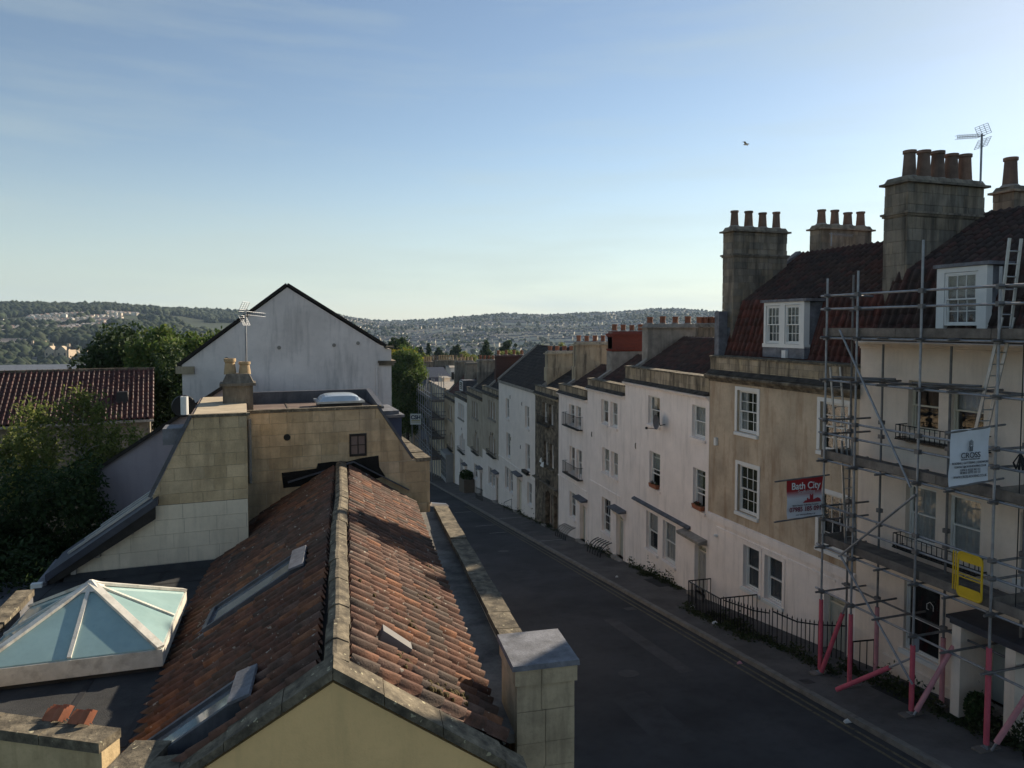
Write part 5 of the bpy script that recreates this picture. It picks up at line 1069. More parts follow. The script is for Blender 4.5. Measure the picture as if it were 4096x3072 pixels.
# shop sign lettering and rope
rp = Near('rope', 'dark rope hanging down the scaffold by the white banner', 'rope', -13.6, -1.4)
rp.mb().path([(-1.4, -13.7, -.4), (-1.38, -13.68, -2.4), (-1.42, -13.72, -3.9), (-1.4, -13.7, -6.3)], .012).build('line', plastic_black, rp.root)
rc = rp.mb()
for k in range(7): t = k * .9; rc.path([(-1.4, -13.7, -2.75), (-1.4 + .12 * math.sin(t), -13.7 + .14 * math.cos(t), -2.98), (-1.4 + .07 * math.sin(t + .4), -13.7 + .1 * math.cos(t), -3.12), (-1.4, -13.7, -2.8)], .012)
rc.build('coil', plastic_black, rp.root)
# ------------------------------------------------------------------ lettering
def text_mesh(txt, size, m, parent, M4, align='CENTER', bold=0.0, name='lettering', sx=1.0):
    cu = bpy.data.curves.new(name, 'FONT'); cu.body = txt; cu.size = size; cu.align_x = align; cu.align_y = 'CENTER'; cu.extrude = .002; cu.offset = bold
    o = bpy.data.objects.new(name, cu); C.objects.link(o); dg = bpy.context.evaluated_depsgraph_get(); me = bpy.data.meshes.new_from_object(o.evaluated_get(dg)); bpy.data.objects.remove(o); me.name = name
    me.materials.clear(); me.materials.append(m)
    return link(name, me, parent, M4 @ Matrix.Diagonal((sx, 1, 1, 1)))
FACE = Matrix.Rotation(R(90), 4, 'X')        # text in the x-z plane facing -y (towards the camera)
# banners: cloth in a plane across the facade (local x-z), each hung between two tubes
def cloth(f, x0, x1, z0, z1, s, m0, nx=14, nz=12, amp=.012, mfun=None, skew=0.0):
    q = f.mb(); g = [[(x0 + (x1 - x0) * i / nx + skew * (1 - j / nz) * (1 - i / nx), s + amp * math.sin(i * .8 + j * .5) + amp * math.sin(j * .9), z0 + (z1 - z0) * j / nz + (i / nx - .5) * .02) for j in range(nz + 1)] for i in range(nx + 1)]
    for i in range(nx):
        for j in range(nz): q.face([g[i][j], g[i + 1][j], g[i + 1][j + 1], g[i][j + 1]], mfun(j / nz) if mfun else 0)
    return q
bn = Near('banner', 'red and white scaffolding company banner sticking out over the street', 'banner', -8.3, -2.2)
for z in (-4.32, -5.47): bn.mb().tube((-3.45, -8.3, z - .05), (-1.55, -8.3, z + .02), .024).build('pole', galv_dark, bn.root)
bred = mat('banner_fade', (.42, .035, .04), .7, 0)
nt = bred.node_tree; geo = nt.nodes.new('ShaderNodeNewGeometry'); sp = nt.nodes.new('ShaderNodeSeparateXYZ'); rm = nt.nodes.new('ShaderNodeValToRGB'); mr = nt.nodes.new('ShaderNodeMapRange')
mr.inputs['From Min'].default_value = -5.47; mr.inputs['From Max'].default_value = -4.32; nt.links.new(geo.outputs['Position'], sp.inputs[0]); nt.links.new(sp.outputs['Z'], mr.inputs[0]); nt.links.new(mr.outputs[0], rm.inputs[0])
rm.color_ramp.elements[0].position = .5; rm.color_ramp.elements[0].color = (.60, .60, .64, 1); rm.color_ramp.elements[1].position = .68; rm.color_ramp.elements[1].color = (.36, .03, .035, 1); nt.links.new(rm.outputs[0], nt.nodes['Principled BSDF'].inputs['Base Color'])
cb_ = cloth(bn, -3.06, -1.8, -5.46, -4.33, -8.3, bred, skew=.06).build('cloth', bred, bn.root, smooth=True)
def put(f, parent, txt, size, m, x, z, s, bold=0.0, sx=1.0, dy=-.035): return text_mesh(txt, size, m, parent, Matrix.Translation((x + f.off[0], s + dy + f.off[1], z + f.off[2])) @ FACE, bold=bold, sx=sx)
put(bn, cb_, 'Bath City', .28, ink_white, -2.4, -4.55, -8.3, .004, .95); put(bn, cb_, 'Scaffolding', .14, ink_pale, -2.38, -4.72, -8.3, .002)
put(bn, cb_, "Bath's Premier Scaffolding Company", .062, ink_dark, -2.4, -5.1, -8.3); put(bn, cb_, '07985 185 091', .185, ink_maroon, -2.4, -5.22, -8.3, .003); put(bn, cb_, 'www. bathcityscaffolding.co.uk', .055, ink_dark, -2.4, -5.37, -8.3)
# skyline silhouette printed in red
sk = [(-2.5, -5.04), (-2.42, -4.97), (-2.36, -4.97), (-2.36, -4.9), (-2.31, -4.9), (-2.31, -4.94), (-2.26, -4.94), (-2.26, -4.8), (-2.22, -4.8), (-2.22, -4.83), (-2.18, -4.83), (-2.18, -4.8), (-2.14, -4.8), (-2.14, -4.96), (-1.98, -4.91), (-1.9, -4.95), (-1.85, -5.04)]
bn.mb().prism(sk, lambda p: (p[0], -8.336, p[1]), lambda p: (p[0], -8.334, p[1])).build('printed_skyline', mat('ink_red', (.34, .04, .05), .8, 0), cb_)
wb = Near('banner', 'white roofing company banner hanging from the right scaffold pole', 'banner', -13.38, -2.3)
for z in (-2.22, -3.42): wb.mb().tube((-3.2, -13.38, z - .06), (-1.45, -13.38, z + .05), .024).build('pole', galv_dark, wb.root)
wc = cloth(wb, -3.06, -1.92, -3.44, -2.21, -13.38, banner_white).build('cloth', banner_white, wb.root, smooth=True); cx = -2.49
put(wb, wc, 'CROSS', .17, ink_dark, cx, -2.79, -13.38, .001, 1.1); put(wb, wc, 'ROOFING CONTRACTORS', .045, ink_dark, cx, -2.875, -13.38); put(wb, wc, 'ROOFING | GUTTERING | LEADWORK', .072, ink_dark, cx, -2.95, -13.38, 0, .86)
put(wb, wc, 'CONTACT@CROSS-ROOFING.CO.UK', .066, ink_dark, cx, -3.03, -13.38, 0, .82); put(wb, wc, 'OFFICE: 01225 941 151', .07, ink_dark, cx, -3.105, -13.38, 0, .86); put(wb, wc, 'MOBILE: 07772 222 121', .07, ink_dark, cx, -3.165, -13.38, 0, .86); put(wb, wc, 'WWW.CROSS-ROOFING.CO.UK', .078, ink_dark, cx, -3.25, -13.38, 0, .86)
lg = wb.mb(); ys_ = -13.42
for (a, b) in ((cx - .05, cx - .035), (cx - .028, cx - .006), (cx + .006, cx + .028), (cx + .035, cx + .05)): lg.box(a, b, ys_, ys_ + .003, -2.70, -2.59)
for k in range(4):
    z = -2.585 + k * .03
    for sg in (-1, 1): lg.hexa([(cx, ys_, z + .035), (cx + sg * .06, ys_, z - .015), (cx + sg * .06, ys_, z + .0), (cx, ys_, z + .05)], [(cx, ys_ + .003, z + .035), (cx + sg * .06, ys_ + .003, z - .015), (cx + sg * .06, ys_ + .003, z), (cx, ys_ + .003, z + .05)])
lg.build('printed_emblem', ink_dark, wc)
# shop window house mark
t_ = h1.mb(); yw = -10.32
t_.path([(.075, yw - .1, -7.72), (.075, yw - .1, -7.58), (.075, yw, -7.5), (.075, yw + .1, -7.58), (.075, yw + .1, -7.72), (.075, yw + .04, -7.72)], .008).build('house_mark', ink_white, sw)
h1.mb().box(.05, .07, -10.66, -9.6, -8.12, -8.08).build('glazing_rail', paint_white, sw)
# house number
text_mesh('23', .14, ink_dark, h1.root, Matrix.Translation((.09, -12.5 - h1.s0, -7.98 - h1.zg)) @ Matrix.Rotation(R(-90), 4, 'Z') @ FACE)
# hanging sign plate by the porch
hs_ = Near('hanging_sign', 'small pale hanging sign plate by the black shop window', 'sign', -10.85, -1.0)
hs_.mb().prism(rrect(-1.12, -.88, -8.5, -8.05, .05), lambda p: (p[0], -10.85, p[1]), lambda p: (p[0], -10.83, p[1])).build('plate', mat('sign_blue', (.35, .42, .48), .5), hs_.root)
hs_.mb().tube((0, -10.84, -8.05), (-1.1, -10.84, -8.05), .015).build('bracket', galv_dark, hs_.root)
# ------------------------------------------------------------------ area railings
def railing(label, pts, h=.95, gap=.14, spikes=True, top_off=(0, 0), name='railing', group='black iron railings on the right pavement', diag=False):
    P0 = Vector((pts[0][0], pts[0][1], pave_z(pts[0][1]))); t = thing(name, label, 'railing', P0, 0, group)
    q = MB((-P0.x, -P0.y, -P0.z)); tops = []
    for i, (x, y) in enumerate(pts): tops.append(Vector((x, y, pave_z(y) + h + (top_off[i] if i < len(top_off) else 0))))
    q.path(tops, .025, 6); q.build('top_rail', paint_black, t); bar_me = {}
    for a, b in zip(tops[:-1], tops[1:]):
        n = max(1, int((b - a).length / gap))
        for k in range(n + 1):
            p = a.lerp(b, k / n); zb_ = pave_z(p.y); w = MB((-P0.x, -P0.y, -P0.z)); w.tube((p.x, p.y, zb_ - .02), (p.x, p.y, p.z + (.06 if spikes else 0)), .016, n=6)
            if spikes: w.tube((p.x, p.y, p.z + .06), (p.x, p.y, p.z + .15), .026, .002, n=6)
            w.build('bar', paint_black, t)
    return t
railing('black iron railing guarding the steps of the wide white house, uphill end', [(14.15, 25.35), (15.15, 25.35)], .95, .16, False)
railing('black iron railing along the steps, sloping beside the white door', [(14.13, 25.3), (13.95, 23.6), (13.85, 22.5)], .95, .13, False)
railing('black iron railing returning to the wall below the paired ground windows', [(13.85, 22.45), (15.3, 22.4)], .98, .17, False)
railing('spiked black iron railing around the basement area left of the scaffold', [(13.85, 22.3), (14.15, 20.9), (14.35, 20.3)], .95, .14, True, (0, -.05, .0))
railing('spiked black iron railing with dipping top rail ending at the scaffold', [(14.4, 20.2), (14.75, 19.4), (15.0, 18.7), (15.35, 17.9)], .98, .15, True, (.05, -.12, -.05, .1))
railing('short black railing behind the left pink scaffold legs', [(15.0, 17.2), (15.9, 17.1)], .85, .2, False)
railing('spiked black railing at the lower right corner of the street', [(14.6, 11.6), (15.6, 11.5)], .95, .16, True)
railing('small black railing by the beige pair of houses far down the street', [(14.2, 66.5), (14.2, 63.5)], 1.0, .3, True)
# curved window-well guards
def well_guard(label, y, w=1.9, r=.8):
    t = thing('window_well_guard', label, 'guard', (15.2, y, pave_z(y)), 0, 'curved iron window well guards'); n = 6
    for k in range(n):
        yy = -w / 2 + w * k / (n - 1); pts = [(0 - r * math.sin(a) , yy, -.131 * yy + r * .95 * math.cos(a) ) for a in np.linspace(.15, math.pi / 2, 8)]
        MB().path(pts, .028, 5).build('bar', paint_black, t)
    for a in (.5, .95, 1.4): MB().tube((-r * math.sin(a), -w / 2, .131 * w / 2 + r * .95 * math.cos(a)), (-r * math.sin(a), w / 2, -.131 * w / 2 + r * .95 * math.cos(a)), .014, n=5).build('hoop', paint_black, t)
well_guard('curved black iron guard over the window well of the white house, nearer of two', 36.3); well_guard('curved black iron guard over the window well, farther of two by the balconette house', 42.0)
# open basement light well
lw_ = struct(MB().box(14.2, 15.2, 28.2, 30.0, pave_z(29) - .3, pave_z(29) + .004).build('light_well', paint_black)) if False else None
lwm = MB().hexa([(14.35, 28.3, pave_z(28.3) + .006), (15.18, 28.3, pave_z(28.3) + .006), (15.18, 29.9, pave_z(29.9) + .006), (14.35, 29.9, pave_z(29.9) + .006)], [(14.35, 28.3, pave_z(28.3) + .012), (15.18, 28.3, pave_z(28.3) + .012), (15.18, 29.9, pave_z(29.9) + .012), (14.35, 29.9, pave_z(29.9) + .012)]).build('basement_hatch', interior); tag(lwm, 'dark basement hatch with weeds in the pavement below the white house', 'hatch')
blk = MB()
for y0, y1, x0, x1 in ((14.7, 16.0, 14.55, 15.65),): blk.hexa([(x0, y0, pave_z(y0) + .006), (x1, y0, pave_z(y0) + .006), (x1, y1, pave_z(y1) + .006), (x0, y1, pave_z(y1) + .006)], [(x0, y0, pave_z(y0) + .012), (x1, y0, pave_z(y0) + .012), (x1, y1, pave_z(y1) + .012), (x0, y1, pave_z(y1) + .012)])
tag(blk.build('basement_well', interior), 'dark open basement well under the scaffold in front of the shop window', 'basement well')
# satellite dish on the wide white house
sdh = thing('satellite_dish', 'grey satellite dish on the white wall between the top windows', 'satellite dish', (15.18, 29.5, -4.5))
MB().path([(0, 0, 0), (-.25, 0, -.05), (-.3, -.0, .1)], .02).build('bracket', plastic_black, sdh); D = MB(); rings = [[Vector((-.36 - .10 * (r / .34) ** 2, r * math.cos(t) * .95, .12 + r * math.sin(t))) for t in np.linspace(0, 2 * math.pi, 21)[:-1]] for r in (.02, .12, .24, .34)]
for a, b in zip(rings[:-1], rings[1:]):
    for i in range(20): j = (i + 1) % 20; D.face([a[i], a[j], b[j], b[i]])
D.build('dish', mat('dish_grey', (.10, .10, .11), .6), sdh, smooth=True); MB().path([(-.42, 0, -.2), (-.85, .1, -.15)], .015).box(-.92, -.84, .06, .16, -.2, -.1).build('feed_arm', plastic_black, sdh)
# window boxes with flowers
def leafblob(c, r, n, size, m, parent, name='foliage', flat=1.0, off=(0, 0, 0)):
    P = rng.normal(size=(n, 3)); P /= np.linalg.norm(P, axis=1)[:, None]; P *= (rng.random(n) ** .4)[:, None] * np.array(r); P += np.array(c) - np.array(off)
    return leaves(P, size, m, parent, name)
def leaves(P, size, m, parent=None, name='foliage', droop=0.0, kind=None):
    n = len(P); A_ = rng.normal(size=(n, 3)); A_ /= np.linalg.norm(A_, axis=1)[:, None]; Bq = rng.normal(size=(n, 3)); Bq -= (Bq * A_).sum(1)[:, None] * A_; Bq /= np.linalg.norm(Bq, axis=1)[:, None]
    s = size * (.6 + .8 * rng.random(n))[:, None]; 
    if droop: A_[:, 2] -= droop; A_ /= np.linalg.norm(A_, axis=1)[:, None]
    V = np.stack([P - A_ * s, P + Bq * s * .45, P + A_ * s, P - Bq * s * .45], 1).reshape(-1, 3); F = np.arange(4 * n).reshape(-1, 4)
    return np_mesh(name, V, F, m, parent, kind)
leaf_dark = leaf_mat('leaf_dark', [(.030, .055, .018), (.040, .068, .022), (.025, .045, .016), (.05, .075, .025)], .3)
leaf_mid = leaf_mat('leaf_mid', [(.07, .115, .028), (.095, .14, .034), (.055, .095, .025), (.12, .15, .04)], .45)
leaf_olive = leaf_mat('leaf_olive', [(.14, .17, .045), (.18, .20, .055), (.10, .13, .035), (.22, .23, .07)], .5)
leaf_yellow = leaf_mat('leaf_yellow', [(.32, .27, .02), (.38, .30, .025), (.25, .22, .02), (.16, .16, .02)], .4)
leaf_weed = leaf_mat('leaf_weed', [(.04, .055, .02), (.06, .065, .03), (.03, .04, .018)], .3)
red_flower = mat('red_flower', (.35, .04, .035), .7, .1)
for y, z, lb, fl in ((30.5, -7.66, 'terracotta window box with white flowers on the sill of the wide white house', ink_white), (26.4, -7.66, 'terracotta window box with trailing stems beside the tan house', red_flower)):
    t = thing('window_box', lb, 'window box', (15.14, y, z), 0, 'terracotta window boxes'); MB().hexa([(-.08, -.36, 0), (.1, -.36, 0), (.1, .36, 0), (-.08, .36, 0)], [(-.1, -.4, .18), (.1, -.4, .18), (.1, .4, .18), (-.1, .4, .18)]).build('box', terracotta, t)
    leafblob((0, 0, .22), (.1, .35, .1), 120, .04, leaf_weed, t); leafblob((0, 0, .27), (.09, .2, .09), 26, .03, fl, t, 'flowers')
# gull-like white pinwheel thing on the dark stone house balcony
fl_ = thing('white_flag', 'white cloth caught on the balcony rail of the dark stone house', 'cloth', (14.85, 47.2, -9.7)); q = MB()
for (a, b, c) in (((0, .5, .35), (-.05, .1, .5), (0, .2, .1)), ((0, .2, .1), (-.1, -.5, -.1), (0, -.3, .25)), ((0, .2, .1), (-.05, .4, -.15), (-.1, -.5, -.1)), ((0, .5, .35), (0, .2, .1), (-.05, .6, .1))): q.hexa([Vector(a), Vector(b), Vector(c)], [Vector(a) + Vector((.02, 0, .01)), Vector(b) + Vector((.02, 0, .01)), Vector(c) + Vector((.02, 0, .01))])
q.build('cloth', plastic_white, fl_)
# planter far down
plt = thing('planter', 'square planter with dark bush outside the beige houses', 'planter', (14.6, 73.0, pave_z(73))); MB().box(-.55, .55, -1.4, 1.4, -.2, 1.5).build('tub', mat('ochre_tub', (.13, .11, .085), .8, .1), plt); leafblob((0, 0, 1.75), (.75, 1.6, .5), 900, .12, leaf_dark, plt)
# street lamp on the left: white curved head on a wall arm
sl_ = thing('street_lamp', 'white curved street lamp head reaching over the road from the left wall', 'street lamp', (3.3, 26.2, -6.9))
MB().path([(0, 0, 0), (.3, 0, .18), (.6, -.02, .24)], .03, 8).build('arm', plastic_white, sl_); MB().hexa([(.55, -.1, .19), (1.25, -.08, .14), (1.25, .08, .14), (.55, .1, .19)], [(.6, -.08, .30), (1.15, -.05, .23), (1.15, .05, .23), (.6, .08, .30)]).build('lamp_head', plastic_white, sl_, smooth=True)
# litter on the street
for i, (x, y, s_, lb, m_) in enumerate(((12.45, 19.1, .09, 'pink scrap of litter in the gutter', foam_pale), (12.6, 14.6, .1, 'pale crumpled litter by the kerb below the pink legs', litter_m), (13.75, 22.7, .12, 'white scrap of paper at the foot of the railings', plastic_white), (13.4, 30.8, .07, 'small white scrap on the pavement by the hatch', plastic_white), (14.1, 24.9, .1, 'flattened pale carton on the pavement above the railings', litter_m))):
    z = (road_z if x < 12.7 else pave_z)(y); o = MB((-x, -y, -z)).hexa([(x - s_, y - s_ * .5, z + .006), (x + s_, y - s_ * .6, z + .006), (x + s_ * .8, y + s_ * .6, z), (x - s_ * .7, y + s_ * .5, z)], [(x - s_ * .8, y - s_ * .3, z + .06), (x + s_ * .6, y - s_ * .5, z + .05), (x + s_ * .5, y + s_ * .4, z + .07), (x - s_ * .5, y + s_ * .3, z + .05)]).build('litter', m_); o.location = (x, y, z); tag(o, lb, 'litter', 'litter on the street')
# weeds along the wall foot
P = []
for y0, y1, x, n, hgt in ((35, 39, 15.08, 500, .2), (27.5, 33, 15.05, 1000, .25), (30.2, 31.2, 14.9, 400, .55), (17, 24, 14.3, 1600, .2), (12, 17.5, 14.9, 1500, .28), (44, 60, 15.08, 900, .2), (11.5, 13.2, 15.0, 800, .5), (20.5, 25, 13.8, 900, .14)):
    yy = rng.uniform(y0, y1, n); yy = yy + .15 * rng.normal(size=n) * (rng.random(n) < .5); xx = x + rng.normal(size=n) * .13; cl_ = np.sin(yy * 3.1) * np.sin(yy * 1.3 + x); P.append(np.stack([xx, yy, -7.87 - .131 * yy + np.abs(rng.normal(size=n)) * hgt * np.clip(.45 + cl_, .08, 1)], 1))
wo = leaves(np.concatenate(P), .06, leaf_weed, None, 'weeds'); wo['kind'] = 'stuff'; wo['label'] = 'weeds along the foot of the right-hand walls'
bu = thing('box_shrub', 'small dark clipped shrub beside the porch of the cream house', 'shrub', (15.0, 13.1, pave_z(13.1))); leafblob((0, 0, .45), (.28, .28, .45), 1500, .05, leaf_dark, bu); MB().tube((0, 0, 0), (0, 0, .4), .03).build('stem', bark, bu)
# gull
gu = thing('gull', 'small gull gliding in the sky left of the chimneys', 'bird', (27.0, 41.5, 11.9), R(40))
MB().lathe((0, 0, 0), [(.005, -.2), (.05, -.12), (.065, 0), (.05, .1), (.01, .2)], 8).build('body', plastic_white, gu).rotation_euler = (R(90), 0, 0)
for sg in (1, -1): MB().hexa([(0, -.06, 0), (sg * .3, -.02, .12), (sg * .62, .1, .02), (sg * .28, .1, .1), (0, .08, 0)], [(0, -.06, .02), (sg * .3, -.02, .135), (sg * .62, .1, .03), (sg * .28, .1, .115), (0, .08, .02)]).build('wing', paint_grey, gu)
# ------------------------------------------------------------------ far scaffolding at the foot of the terrace
def AZ(u): return R(15) + math.atan((u - 2048) / 2840)
def at(u, v, Y):
    a = AZ(u); X = Y * math.tan(a); D = X * math.sin(R(15)) + Y * math.cos(R(15)); return Vector((X, Y, -(v - 1305) / 2840 * D))
fs = thing('scaffolding', 'distant tube scaffolding with four plank platforms at the foot of the terrace', 'scaffolding', (13.2, 90.0, pave_z(90)))
F = lambda: MB((-13.2, -90.0, -pave_z(90)))
for i in range(9):
    y = 88.2 + i * 2.0
    for x in (13.15, 14.75): F().tube((x, y, pave_z(y)), (x, y, -7.0 + random.uniform(-.6, 1.2) - (i * .12)), .05, n=6).build('standard', galv, fs)
for zl in (-9.5, -11.8, -14.2, -16.8):
    for k in range(4): F().box(13.25 + k * .37, 13.6 + k * .37, 88.0, 104.4, zl, zl + .06).build('plank', board_m, fs)
    F().box(13.18, 13.23, 88.0, 104.4, zl + .06, zl + .3).box(13.2, 14.8, 88.0, 88.05, zl + .06, zl + .3).build('toe_board', board_m, fs)
    for z in (zl + .55, zl + 1.05): F().tube((13.15, 87.8, z), (13.15, 104.6, z), .045, n=6).build('ledger', galv, fs); F().tube((12.9, 88.1, z), (15.0, 88.1, z), .045, n=6).build('transom', galv_dark, fs)
for a, b in (((13.1, 89, -16.8), (13.1, 96, -11.8)), ((13.1, 96, -11.8), (13.1, 103, -16.8))): F().tube(a, b, .045, n=6).build('brace', galv, fs)
cs_ = at(1661, 1678, 94); cs_.x -= .0
sg = thing('sign_board', 'white sign board lettered CSH on the distant scaffold', 'sign', cs_, R(-15)); MB().box(-.72, .72, 0, .05, -.72, .72).build('board', mat('sign_white', (.62, .62, .56), .6, .05), sg)
text_mesh('CSH', .72, mat('ink_navy', (.05, .06, .09), .7, 0), sg, Matrix.Translation((0, -.012, .22)) @ FACE, bold=.03, sx=.95)
MB().box(-.6, .6, -.008, 0, -.22, -.12).box(-.6, .6, -.008, 0, -.42, -.34).build('printed_lines', mat('ink_gold', (.40, .32, .10), .7, 0), sg)
for x in (-.5, .5): MB().tube((x, .08, -9), (x, .08, .6), .05).build('post', galv, sg)
# ------------------------------------------------------------------ houses beyond the terrace
def far_house(label, u0, u1, Y, v_eave, v_ridge, wm, rm, pots, dep=8, v_pot=None, potm=None, win=2, name='far_terrace_house'):
    a = at(u0, v_eave, Y); b = at(u1, v_eave, Y); r = at((u0 + u1) / 2, v_ridge, Y + dep / 2); g = pave_z(Y) - 4; w = b.x - a.x
    t = thing(name, label, 'house', (a.x, Y, g), 0, 'houses beyond the foot of the terrace'); ze = a.z - g; zr = r.z - g
    MB().box(0, w, 0, dep, 0, ze).build('wall', wm, t); q = MB(); q.face([(-.2, -.2, ze), (w + .2, -.2, ze), (w * .9, dep / 2, zr), (w * .1, dep / 2, zr)]).face([(-.2, dep, ze), (w + .2, dep, ze), (w * .9, dep / 2, zr), (w * .1, dep / 2, zr)]).face([(-.2, -.2, ze), (-.2, dep, ze), (w * .1, dep / 2, zr)]).face([(w + .2, -.2, ze), (w + .2, dep, ze), (w * .9, dep / 2, zr)]); q.build('roof', rm, t)
    for i in range(win):
        x = w * (i + .5) / win; wn_ = MB().box(x - .6, x + .6, -.04, .06, ze - 2.2, ze - .7).build('window', paint_white, t); MB().box(x - .5, x - .04, -.06, -.045, ze - 2.1, ze - .8).box(x + .04, x + .5, -.06, -.045, ze - 2.1, ze - .8).build('pane', interior, wn_)
    if pots:
        for (uc, n, vt, vb, pm) in pots:
            c = at(uc, vt, Y + dep / 2); cw = n * .42 + .3; c.x -= a.x; zt = c.z - g; ch = MB().box(c.x - cw / 2, c.x + cw / 2, dep / 2 - .4, dep / 2 + .4, ze - 1, zt).box(c.x - cw / 2 - .12, c.x + cw / 2 + .12, dep / 2 - .5, dep / 2 + .5, zt, zt + .15).build('chimney', chimney_stone, t)
            for k in range(n): MB().lathe((c.x - cw / 2 + .35 + k * .42, dep / 2, zt + .12), [(.15, 0), (.13, .7), (.15, .75), (.15, .95), (.1, .95), (.1, .85)], 8).build('chimney_pot', pm, ch)
    return t
navy = far_house('dark slate roofed house with small white dormer at the end of the street', 1712, 1800, 112, 1510, 1468, paint_navy, slate_blue, None, 9)
far_house('white topped house with flat parapet beside the slate roof', 1772, 1800, 106, 1512, 1506, cool_render, cement, None, 4, win=1)
far_house('distant stone house with tall row of pots, left of the slate roof', 1640, 1690, 128, 1500, 1470, tan_clean, slate_m, [(1665, 5, 1446, 0, buff_pot)])
far_house('distant stone house with six narrow pots behind the slate roof', 1690, 1735, 132, 1490, 1466, chimney_stone, slate_m, [(1700, 6, 1449, 0, buff_pot)])
far_house('distant stone house with dark pots behind the slate roof', 1722, 1765, 140, 1482, 1462, chimney_stone, slate_m, [(1737, 5, 1443, 0, brown_pot)])
far_house('distant grey stone house with seven pots, right of the slate roof', 1758, 1808, 126, 1500, 1462, cement, slate_m, [(1784, 7, 1444, 0, buff_pot)])
far_house('distant white painted house top between two chimneys', 1802, 1830, 120, 1470, 1462, cool_render, cement, None, 5, win=1)
far_house('distant house with tall dark pots beyond the white house top', 1806, 1850, 150, 1470, 1452, chimney_stone, slate_m, [(1818, 3, 1440, 0, brown_pot), (1845, 2, 1436, 0, brown_pot)])
far_house('distant house with stubby pots behind the yellow tree', 1560, 1640, 138, 1475, 1455, tan_clean, slate_m, [(1640, 4, 1440, 0, buff_pot), (1612, 3, 1438, 0, buff_pot)])
# ------------------------------------------------------------------ trees
def tree(name, label, base, trunk_h, crowns, n, size, lm, bm=None, group=None, cat='tree', droop=0.0, stem_r=.2, clump=.55, limbs=5, lean=(0, 0)):
    t = thing(name, label, cat, base, 0, group); bm = bm or bark; q = MB(); top = Vector((lean[0], lean[1], trunk_h)); mid = Vector((lean[0] * .35, lean[1] * .35, trunk_h * .5))
    q.tube((0, 0, -.3), mid, stem_r, stem_r * .7, 8).tube(mid, top, stem_r * .7, stem_r * .35, 8)
    for k in range(limbs):
        c, r = crowns[k % len(crowns)][:2]; d = Vector(c) + Vector((random.uniform(-.6, .6) * r[0], random.uniform(-.6, .6) * r[1], random.uniform(-.2, .6) * r[2])); st = mid.lerp(top, random.random()); md = st.lerp(d, .55) + Vector((0, 0, .1 * r[2])); q.tube(st, md, stem_r * .35, stem_r * .2, 6).tube(md, d, stem_r * .2, stem_r * .05, 6)
    q.build('trunk', bm, t); P = []; vol = [c[1][0] * c[1][1] * c[1][2] for c in crowns]; tot = sum(vol)
    for (c, r), v in zip([x[:2] for x in crowns], vol):
        m = int(n * v / tot); k = max(8, int(m / 90)); dirs = rng.normal(size=(k, 3)); dirs /= np.linalg.norm(dirs, axis=1)[:, None]; cc = dirs * (rng.random(k) ** .33)[:, None] * np.array(r) * .92; cr = clump * (.6 + .8 * rng.random(k)); idx = rng.integers(0, k, m); off = rng.normal(size=(m, 3)); off /= np.linalg.norm(off, axis=1)[:, None]; off *= (rng.random(m) ** .4 * cr[idx])[:, None]
        if droop: off[:, 2] = off[:, 2] * 1.6 - droop * rng.random(m)
        P.append(cc[idx] + off + np.array(c))
    leaves(np.concatenate(P), size, lm, t, 'crown', droop * .5)
    return t
T = tree
T('birch_tree', 'drooping olive birch in front of the red pantile roof', (-7.9, 28.5, -11.0), 8.3, [((.9, 0, 6.2), (1.3, 1.1, 1.2)), ((-.6, 0, 8.0), (1.0, 1.0, .9)), ((-2.0, 0, 7.2), (1.1, 1.0, 1.4)), ((.1, 0, 7.0), (.8, .9, 1.2)), ((-.8, 0, 5.6), (2.0, 1.2, 1.2)), ((1.4, 0, 5.3), (.8, .9, .9)), ((-2.9, 0, 6.0), (1.2, 1.0, 1.6))], 17000, .075, leaf_olive, bark_birch, droop=.55, stem_r=.1, clump=.36, limbs=12, lean=(-.9, 0))
for i, (x, y, z, r, lb) in enumerate(((-7.6, 24.6, -6.2, (1.5, 1.4, 2.2), 'dark evergreen bush below the birch, nearest the grey wing'), (-9.6, 24.8, -5.9, (1.7, 1.5, 2.4), 'dark evergreen bush below the birch at the left edge'), (-8.4, 22.2, -7.8, (1.8, 1.5, 1.8), 'dark bush in the yard above the shed roof'), (-10.4, 22.6, -7.0, (1.6, 1.5, 2.4), 'dark bush cut by the left edge of the picture'), (-7.2, 21.8, -8.6, (1.3, 1.2, 1.6), 'dark low bush beside the lean-to roof'))):
    T('evergreen_bush', lb, (x, y, z - 2.6), 2.2, [((0, 0, 2.6), r), ((r[0] * .5, -.3, 1.4), (r[0] * .8, r[1] * .8, r[2] * .7)), ((-r[0] * .5, -.2, 1.2), (r[0] * .8, r[1] * .8, r[2] * .7))], 12000, .075, leaf_dark, group='bushes in the dark yard', cat='bush', stem_r=.1, clump=.5)
T('broadleaf_tree', 'tall dark green tree behind the red pantile roof, left part of the clump', (-15.5, 64, -16.7), 12, [((0, 0, 14.0), (3.2, 3, 2.6)), ((-1.8, 0, 12.2), (2.2, 2.4, 2.4)), ((2.0, 0, 12.6), (2.4, 2.4, 3.0))], 14000, .2, leaf_dark, stem_r=.35, clump=.9)
T('broadleaf_tree', 'tall sunlit tree behind the white gable, largest of the clump', (-11.3, 60, -16.7), 12, [((0, 0, 14.2), (3.0, 3, 2.6)), ((2.6, 0, 13.4), (2.6, 2.6, 3.0)), ((-1.0, 0, 11.6), (2.8, 2.6, 3.2)), ((1.6, -.5, 10.0), (2.4, 2.2, 2.8)), ((4.5, .2, 13.0), (2.0, 2.2, 2.6))], 24000, .19, leaf_mid, stem_r=.35, clump=.85)
